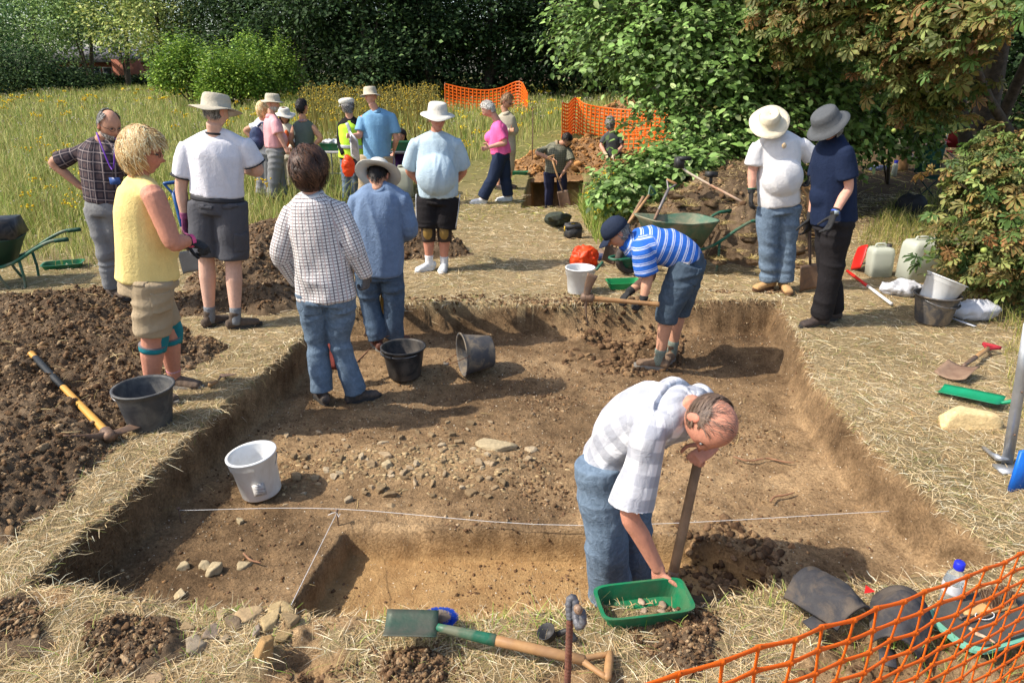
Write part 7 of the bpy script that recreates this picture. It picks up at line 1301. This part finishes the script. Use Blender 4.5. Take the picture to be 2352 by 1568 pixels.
# ---- right group
def jerry(c, w, d, h, yaw, tiltv, label, cap):
    T = thing('jerrycan', tuple(c), label, 'jerrycan'); fr = frame_v((math.sin(yaw), math.cos(yaw), 0), tiltv); P_ = []
    V = []; n = 32; lv = [(0, .9), (.02, .98), (.5, 1.0), (.8, 1.0), (.9, .97), (.97, .85), (1.0, .55)]; F = []
    for z, s_ in lv:
        for k in range(n): a = 2*math.pi*k/n; cc, s2 = math.cos(a), math.sin(a); V.append((w/2*s_*np.sign(cc)*abs(cc)**.35, d/2*s_*np.sign(s2)*abs(s2)**.35, z*h))
    for i in range(len(lv)-1):
        for k in range(n): F.append([i*n+k, i*n+(k+1) % n, (i+1)*n+(k+1) % n, (i+1)*n+k])
    m_ = len(V); V += [(0, 0, 0), (0, 0, h)]; F += [[(k+1) % n, k, m_, m_] for k in range(n)]+[[(len(lv)-1)*n+k, (len(lv)-1)*n+(k+1) % n, m_+1, m_+1] for k in range(n)]
    me = mesh_any('canister', np.array(V)@fr.T+np.array(c)-wloc(T), F); me.materials.append(can_p); me.polygons.foreach_set('use_smooth', [True]*len(me.polygons)); o = bpy.data.objects.new('canister', me); link(o, T)
    t_ = np.array(c)+fr[:, 2]*h; r_ = fr[:, 0]; put('handle', *tb([t_-r_*w*.25, t_-r_*w*.2+fr[:, 2]*.03, t_+r_*w*.12+fr[:, 2]*.03, t_+r_*w*.18], [.012]*4, None, 10, 3), can_p, T); put('cap', *tb([t_+r_*w*.3-fr[:, 2]*.02, t_+r_*w*.3+fr[:, 2]*.025], [.03, .028], None, 16, 1, .1), cap, T)
jerry(GP_(2016, 632), .235, .20, .31, .1, (-.05, 0, 1), 'smaller white water can beside the red folded stool', blk_p); jerry(GP_(2098, 642), .32, .25, .42, -.12, (.04, 0, 1), 'larger white water can behind the white bags', can_p); jerry(np.array(AT(1931, 392, 11.8))*np.array([1, 1, 0])+up_*.12, .25, .2, .33, 0, (0, 0, 1), 'white canister under the finds table with a red cap', red_p) if False else None
T = thing('folded_stool', tuple(GP_(1980, 618)), 'red topped folded stool with grey legs beside the smaller water can', 'stool'); a, b_ = GP_(1965, 617, .02), np.array(AT(1982, 566, GP_(1970, 617)[1]+.02)); put('seat', *tb([a, a*.5+b_*.5, b_], [(.02, .11), (.024, .125), (.02, .11)], (1, 0, 0), 18, 4, .15), red_p, T)
for q in (.15, .8): p_ = a*(1-q)+b_*q; put('leg', *tb([p_, p_+np.array([.12, .03, .02])], [.010]*2, None, 8), metal, T)
rp0, rp1 = GP_(1946, 622, .02), GP_(2048, 698, .02); T = thing('ranging_rod', tuple(rp0), 'red and white ranging rod lying on the grass by the water cans', 'rod')
for k in range(2): put(['red_section', 'white_section'][k], *tb([rp0*(1-k*.5)+rp1*k*.5, rp0*(.5-k*.5)+rp1*(.5+k*.5)], [.015]*2, None, 12, 1, .05), [red_p, wht_p][k], T)
def sack(label, c, r, seed, mat, name='plastic_bag', cat='bag', fr=None, amp=.035):
    V, F, N = voxel([ell(c, r, fr, 3)], .012, 1); V = wrinkle(V, N, amp, seed, 11); V = wrinkle(V, N, amp*.5, seed+4, 22); V[:, 2] = np.maximum(V[:, 2], c[2]-r[2]*.9); o = mesh_np(name, V, F, mat, None, True, None, tuple(c)); return tag(o, label, cat)
bagm = M('white_bag', (.68, .68, .7), (.6, .6, .63), 20, .35, .5, 30, trans=.2); obag = M('orange_bag', (.85, .10, .02), (.75, .07, .02), 12, .35, .5, 30, trans=.3)
sack('crumpled white plastic sheet in front of the larger water can', GP_(2072, 662, .05), (.20, .13, .07), 5, bagm); sack('long white rolled plastic bag right of the muddy black bucket', GP_(2238, 712, .08), (.22, .10, .09), 9, bagm, amp=.02); V, F = boxv(GP_(2208, 738, .03), (.03, .26, .005), .35); tag(mesh_np('label_strip', V, F, bagm, None, False, None, tuple(GP_(2208, 738, .03))), 'narrow white strip lying on the grass by the white bag', 'strip')
# ---- wheelbarrows
def barrow(label, c, d, tubm, s_=1.0, lean=0, mesh_rear=True, dirt_fill=True):
    """c ground point under the tub centre, d direction from wheel to handles"""
    d = np.array([d[0], d[1], 0.]); d /= np.linalg.norm(d); w = np.array([-d[1], d[0], 0.]); T = thing('wheelbarrow', tuple(c), label, 'wheelbarrow'); z = up_; P = lambda a, b, h: np.array(c)+d*a*s_+w*b*s_+z*h*s_
    V = []; n = 36; F = []; L_ = [(.0, .30, .17, .26), (.0, .42, .27, .52), (-.01, .45, .30, .56), (-.01, .455, .305, .575), (-.01, .425, .275, .57), (0, .29, .16, .275)]
    for off, a_, b_, h in L_:
        for k in range(n): t = 2*math.pi*k/n; cc, s2 = math.cos(t), math.sin(t); x_ = np.sign(cc)*abs(cc)**.45; V.append(P(off+a_*x_, b_*np.sign(s2)*abs(s2)**.45, h+(.06 if (x_ < -.3 and h > .4) else 0)*abs(x_)))
    for i in range(5):
        for k in range(n): F.append([i*n+k, i*n+(k+1) % n, (i+1)*n+(k+1) % n, (i+1)*n+k])
    m_ = len(V); V += [P(0, 0, .26), P(0, 0, .275)]; F += [[(k+1) % n, k, m_, m_] for k in range(n)]+[[5*n+k, 5*n+(k+1) % n, m_+1, m_+1] for k in range(n)]
    put('tub', np.array(V), np.array(F), tubm, T); fr_ = []
    for sd in (-1, 1):
        put('handle', *tb([P(-.62, sd*.09, .2), P(-.35, sd*.17, .235), P(.25, sd*.24, .27), P(.62, sd*.28, .46), P(.80, sd*.29, .54), P(.95, sd*.29, .55)], [.017]*6, None, 10, 4), grn_m, T); put('grip', *tb([P(.84, sd*.29, .543), P(.98, sd*.29, .552)], [.021]*2, None, 12), M('dark_green_grip', (.01, .06, .035), None, 20, .6), T); put('leg', *tb([P(.15, sd*.23, .27), P(.25, sd*.25, .0), P(.42, sd*.25, .0), P(.42, sd*.25, .32)], [.014]*4, None, 8, 2), grn_m, T)
    put('front_hoop', *tb([P(-.62, -.09, .2), P(-.80, -.07, .2), P(-.84, 0, .2), P(-.80, .07, .2), P(-.62, .09, .2)], [.015]*5, None, 10, 5), grn_m, T)
    fw = np.array([d, z, w]).T; wc = P(-.58, 0, .19); V, F = lathe([(.13*s_, -.035*s_), (.165*s_, -.045*s_), (.19*s_, -.025*s_), (.193*s_, 0), (.19*s_, .025*s_), (.165*s_, .045*s_), (.13*s_, .035*s_), (.13*s_, -.035*s_)], fw, wc, 36); wh = put('wheel', V, F, rubber, T); V, F = lathe([(.001, -.03*s_), (.04*s_, -.03*s_), (.13*s_, -.015*s_), (.135*s_, .0), (.13*s_, .015*s_), (.04*s_, .03*s_), (.001, .03*s_)], fw, wc, 30); put('rim', V, F, grn_m, wh)
    if dirt_fill: V, F = ell(P(0, 0, .36), (.33*s_, .22*s_, .1*s_), np.array([d, w, z]).T, 4); V = wrinkle(V, (V-P(0, 0, .36))/.3, .05, 4, 9); put('soil_load', V, F, HM1, T)
    return T, P
barrow('green steel wheelbarrow with muddy tub behind the striped digger', GP_(1560, 634)+np.array([0, .30, 0]), (.92, .38), M('muddy_green_steel', (.07, .15, .10), (.10, .14, .09), 8, .6, .3, 30, dirt=(.28, .23, .15), dscale=4, damt=.75), .95)
bl_, P_ = barrow('wheelbarrow with a black plastic box on top, cut off by the left frame edge', GP_(-18, 655), (.95, .30), M('dark_green_tub', (.015, .055, .03), (.02, .045, .03), 8, .6, .2), .85, dirt_fill=False)
V, F = boxv(P_(.05, 0, .68), (.66, .44, .17), .3, .9); o = mesh_np('storage_box', V, F, blk_p, None, False, None, tuple(P_(0, 0, .58))); tag(o, 'black plastic box lying on the left wheelbarrow', 'box')
# ---- tool box, bag, orange bag, packet
c = GP_(1315, 548); T = thing('tool_box', tuple(c), 'black plastic toolbox with yellow latch on the grass', 'toolbox'); boxes('box_body', [(c+up_*.075, (.21, .15, .15), .1), ], blk_p, T); boxes('lid', [(c+up_*.172, (.225, .165, .045), .1, .85)], blk_p, T); boxes('latch', [(c+np.array([.0, 0, .202]), (.05, .06, .014), .1), (c+np.array([-.108, -.05, .14]), (.012, .02, .06), .1)], M('yellow_plastic', (.75, .48, .03), None, 10, .4), T); boxes('handle', [(c+np.array([.0, -.02, .212]), (.12, .025, .012), .1)], blk_p, T)
V, F, N = voxel([ell(GP_(1280, 503, .10), (.19, .12, .10)), tb([GP_(1262, 503, .12), GP_(1275, 500, .22), GP_(1298, 498, .22), GP_(1306, 500, .12)], [(.02, .05)]*4, (0, 1, 0), 10, 4)], .012, 3); tag(mesh_np('canvas_bag', wrinkle(V, N, .02, 8, 10), F, M('dark_green_canvas', (.05, .06, .04), (.03, .035, .03), 14, .9, .4, 50), None, True, None, tuple(GP_(1280, 503))), 'dark green canvas bag open on the long grass', 'bag')
sack('crumpled orange plastic bag on the dry grass left of the wheelbarrow', GP_(1342, 592, .10), (.15, .11, .13), 3, obag); c = GP_(1392, 598); T = thing('cardboard_packet', tuple(c), 'small navy packet marked 8 beside the orange bag', 'box'); boxes('packet', [(c+up_*.045, (.20, .07, .09), .25)], M('navy_card', (.02, .03, .09), None, 20, .5), T)
def text(s_, size, loc, rot, mat, parent, name='lettering'):
    cu = bpy.data.curves.new(name, 'FONT'); cu.body = s_; cu.size = size; cu.extrude = .0008; cu.align_x = 'CENTER'; o = bpy.data.objects.new(name, cu); C.objects.link(o); bpy.context.view_layer.update(); me = bpy.data.meshes.new_from_object(o.evaluated_get(bpy.context.evaluated_depsgraph_get())); bpy.data.objects.remove(o); me.materials.clear(); me.materials.append(mat); o = bpy.data.objects.new(name, me); link(o, parent); o.location = Vector(loc)-Vector(wloc(parent)); o.rotation_euler = rot; return o
text('8', .05, c+np.array([-.02, -.045, .03]), (math.pi/2, 0, .25), whitec, T)
text('STAFF', .028, np.array(AT(266, 342, 5.64)), (math.pi/2, -1.2, 0), whitec, lo_)
# ---- survey pole, thin pin
a, b_ = np.array(AT(1560, 378, 8.3)), np.array(AT(1712, 468, 8.1)); T = thing('survey_pole', tuple((a+b_)/2), 'white and red survey pole with black instrument heads resting on the dark heap', 'pole'); put('pole', *tb([a, a*.8+b_*.2+np.array([0, 0, -.03]), b_], [.014]*3, None, 10, 4), M('white_pole', (.7, .65, .5), (.7, .3, .15), 3, .5), T)
boxes('instrument', [(a+np.array([-.0, 0, .02]), (.09, .09, .12), .3)], blk_p, T); boxes('instrument_cap', [(a+np.array([.05, 0, .07]), (.13, .1, .04), .3)], blk_p, T); q = a*.55+b_*.45; boxes('display_unit', [(q+np.array([.02, 0, .09]), (.12, .09, .06), .2), (q+np.array([.02, 0, .03]), (.03, .03, .1), .2)], blk_p, T)
a = np.array(G(1222, 392)); tag(mesh_np('marker_pin', *tb([a, np.array(AT(1224, 258, a[1])), np.array(AT(1221, 252, a[1]))], [.011, .011, .013], None, 8, 2), steel, None, True, None, tuple(a)), 'thin rusty iron pin standing alone in the mown grass', 'pin')
# ---- turf blocks on the heap
tm = heap_mat('turf_underside', (.07, .045, .028), (.13, .085, .05), (.20, .14, .085)); rs = random.Random(4)
for k, (px, py, D, s_) in enumerate([(1500, 470, 8.2, .17), (1545, 440, 8.5, .2), (1600, 425, 8.7, .24), (1650, 410, 8.8, .22), (1690, 395, 8.9, .2), (1700, 440, 8.5, .2), (1640, 460, 8.3, .22), (1590, 470, 8.1, .18), (1700, 490, 8.0, .18), (1660, 510, 7.8, .16), (1720, 540, 7.5, .2), (1690, 575, 7.25, .2), (1735, 590, 7.15, .16), (1650, 590, 7.2, .14), (1830, 560, 7.4, .2), (1840, 600, 7.2, .15), (1530, 490, 8.0, .15), (1700, 425, 8.8, .16), (1560, 460, 8.3, .15)]):
    p_ = np.array(AT(px, py, D)); p_[2] = max(p_[2]-.05, .05); v, f = rock_v(I3, 30+k, .4, 2.2); fr_ = frame(rs.uniform(0, 360), rs.uniform(-15, 15)); v = v*np.array([s_*.62, s_*.5, s_*.3]); vv = v@fr_.T+p_; vv = wrinkle(vv, v/np.linalg.norm(v, axis=1)[:, None], .02, k, 22)
    o = mesh_np('turf_block', vv, f, tm, None, False, None, tuple(p_)); tag(o, 'dark cut turf lump stacked on the heap beside the wheelbarrow', 'turf', 'turf lumps stacked on the heap')
    n = 90; a = rng.uniform(0, 6.28, n); r = np.sqrt(rng.uniform(0, 1, n)); gx_ = p_[0]+r*s_*.5*np.cos(a); gy_ = p_[1]+r*s_*.4*np.sin(a); straw('turf_grass', gx_, gy_, n, .10, .5, ['c9b079', 'a08a4c', 'd9c48e', '8a8040'], None, .0035+0*gx_, zf=lambda a_, b_, q_=p_[2]+s_*.20: a_*0+q_)
# ---- finds table, trays, canister, bag, paper
tz = 12.0; T = thing('folding_table', tuple(np.array(AT(840, 450, tz))*np.array([1, 1, 0])), 'folding table with silver legs behind the standing group', 'table'); A_ = np.array(AT(742, 362, tz)); B_ = np.array(AT(948, 362, tz)); zt = .72+.07; A_[2] = B_[2] = zt
boxes('table_top', [((A_+B_)/2, (B_[0]-A_[0], .6, .03))], M('grey_table_top', (.3, .3, .3)), T)
for x_ in (A_[0]+.08, B_[0]-.08, B_[0]-.35):
    for sy in (-.25, .25): put('leg', *tb([np.array([x_, tz+sy, zt]), np.array([x_, tz+sy*.9, float(base_h(tz))])], [.013]*2, None, 8), metal, T)
for z_ in (.25, .45): put('crossbar', *tb([np.array([A_[0]+.08, tz-.24, z_]), np.array([B_[0]-.3, tz-.24, z_])], [.009]*2, None, 8), metal, T)
tray(np.array([np.array(AT(768, 350, tz))[0], tz-.05, zt+.02]), .42, .28, .11, 0, grn_p, 'green finds tray at the left end of the folding table'); tray(np.array([np.array(AT(922, 350, tz))[0], tz-.1, zt+.02]), .40, .28, .14, .05, grn_p, 'green finds tray at the right end of the folding table')
sack('crumpled white papers on the left green tray on the table', np.array([np.array(AT(768, 350, tz))[0], tz-.05, zt+.14]), (.17, .1, .04), 3, bagm, 'paper_heap', 'paper')
jc = np.array(AT(928, 450, 11.7)); jc[2] = .07; jerry(jc, .3, .25, .48, .1, (0, 0, 1), 'white canister with red cap under the folding table', red_p)
sack('orange plastic bag hanging from the hand of the man in the hi vis vest', np.array(AT(800, 382, 10.98)), (.09, .07, .17), 8, obag, amp=.025)
a, b_ = np.array(AT(808, 302, 10.66)), np.array(AT(818, 372, 10.66)); T = thing('paper_sheet', tuple(a), 'white bordered photo sheet held by the man in the sky blue shirt', 'paper'); V = np.array([AT(803, 300, 10.66), AT(822, 322, 10.66), AT(828, 376, 10.66), AT(806, 358, 10.66)]); V2 = V+np.array([[0, .003, 0]]); mesh_np('sheet', np.concatenate([V, V2]), [[0, 3, 2, 1], [4, 5, 6, 7], [0, 1, 5, 4], [1, 2, 6, 5], [2, 3, 7, 6], [3, 0, 4, 7]], whitec, T); m_ = V.mean(0); mesh_np('printed_photo', m_+(V-m_)*.78-np.array([0, .004, 0]), [[0, 3, 2, 1]], M('printed_photo', (.22, .19, .17), (.35, .3, .27), 9, .6), T)
# ---- camp under the trees
def camp_chair(label, c, yaw, seatm, fm, s_=1.0):
    T = thing('camp_chair', tuple(c), label, 'chair'); fr = frame(yaw); Q = lambda a, b, h: np.array(c)+fr[:, 0]*a*s_+fr[:, 1]*b*s_+up_*h*s_
    for sx in (-1, 1):
        put('leg', *tb([Q(sx*.28, .24, 0), Q(-sx*.26, .22, .42)], [.010]*2, None, 8), fm, T); put('leg', *tb([Q(sx*.28, -.22, 0), Q(-sx*.26, -.2, .42)], [.010]*2, None, 8), fm, T); put('upright', *tb([Q(sx*.27, -.22, .3), Q(sx*.27, -.32, .88)], [.010]*2, None, 8), fm, T); put('armrest', *tb([Q(sx*.28, -.26, .62), Q(sx*.29, .22, .60)], [(.03, .01)]*2, None, 8), seatm, T)
    V, F = boxv((0, 0, 0), (.5, .46, .015)); put('seat', V@fr.T*s_+Q(0, 0, .42), F, seatm, T, False); V, F = boxv((0, 0, 0), (.5, .015, .42)); put('backrest', V@frame(yaw, -8).T*s_+Q(0, -.28, .68), F, seatm, T, False); return T
redc = M('red_canvas', (.22, .02, .02), None, 20, .9); grc = M('green_canvas', (.02, .09, .06), None, 20, .9); nvc = M('navy_canvas', (.015, .02, .05), None, 20, .9)
camp_chair('red folding camp chair in the deep shade under the chestnut', np.array(G(2200, 400)), -20, redc, metal); camp_chair('navy folding camp chair behind the patterned box in the shade', np.array(G(2110, 385)), 10, nvc, metal); camp_chair('green folding camp chair with dark frame behind the black bags', np.array(G(2150, 470)), 20, grc, M('dark_green_frame', (.01, .04, .03), None, 10, .4))
c = np.array(G(2072, 392)); T = thing('side_table', tuple(c), 'small stump like brown table carrying a spotted box in the shade', 'table'); put('column', *tb([c, c+up_*.38], [.1, .12], None, 14), wood, T); boxes('top', [(c+up_*.40, (.45, .35, .03), .1)], blk_p, T)
T = thing('cardboard_box', tuple(c+up_*.42), 'pale cardboard box printed with dots on the side table in the shade', 'box'); boxes('carton', [(c+up_*.54, (.30, .25, .23), .12)], M('pale_card', (.42, .34, .26), (.36, .3, .22), 10, .8), T)
for i in range(3):
    for j in range(3): boxes('printed_dot', [(c+np.array([-.10+.08*i, -.128+.012*i, .50+.045*j]), (.015, .004, .015), .12)], shoe_rub, T)
for k, (px, py, lb) in enumerate(((2088, 492, 'limp black bag standing on the grass left of the green camp chair'), (2195, 492, 'black holdall on the grass under the right side of the green camp chair'))):
    c = np.array(G(px, py)); V, F, N = voxel([ell(c+up_*.14, (.22, .15, .17), None, 3)], .014, 3); V = wrinkle(V, N, .03, k+2, 8); V[:, 2] = np.maximum(V[:, 2], c[2]); T = thing('black_bag', tuple(c), lb, 'bag'); put('bag_body', V, F, M('black_nylon', (.012, .012, .014), (.02, .02, .022), 14, .8, .4, 40), T); put('strap', *tb([c+np.array([-.12, -.02, .26]), c+np.array([-.06, -.02, .38]), c+np.array([.06, -.02, .38]), c+np.array([.12, -.02, .26])], [(.015, .005)]*4, (0, 1, 0), 8, 4), shoe_rub, T)
c = np.array(G(2052, 405)); T = thing('squash_bottle', tuple(c), 'clear bottle with blue cap standing before the brown side table', 'bottle'); V, F = lathe([(.001, 0), (.05, 0), (.05, .2), (.03, .25)], np.eye(3), c, 20); put('flask', V, F, can_p, T); V, F = lathe([(.035, .25), (.035, .3), (.001, .3)], np.eye(3), c, 20); put('cap', V, F, M('blue_cap', (.02, .03, .55)), T)
c = np.array(G(2015, 392)); T = thing('drinks_carton', tuple(c), 'blue printed carton lying in the leaf litter in the shade', 'box'); boxes('carton', [(c+up_*.05, (.3, .12, .1), .1)], M('blue_carton', (.02, .06, .2), (.3, .3, .35), 8, .6), T)
# roots and twigs in the trench
rtm = M('reddish_root', (.33, .17, .09), (.22, .11, .06), 20, .8)
for k, (pp, lb) in enumerate([([(1685, 1048), (1720, 1058), (1760, 1052), (1800, 1060), (1825, 1062)], 'long thin root lying on the floor right of the foreground head'), ([(1770, 1150), (1780, 1140), (1805, 1136), (1825, 1130)], 'short bent root on the pale floor right of the bent man'), ([(820, 830), (850, 800), (858, 788)], 'dead root stub beside the black bucket with stones'), ([(560, 1270), (575, 1285), (600, 1292)], 'orange brown root by the smooth stone at lower left')]):
    V, F = tb([GP_(a, b, -.265) for a, b in pp], [.005]+[.006]*(len(pp)-2)+[.003], None, 8, 4); tag(mesh_np('root', V, F, rtm, None, True, None, tuple(GP_(*pp[0], -.265))), lb, 'root')
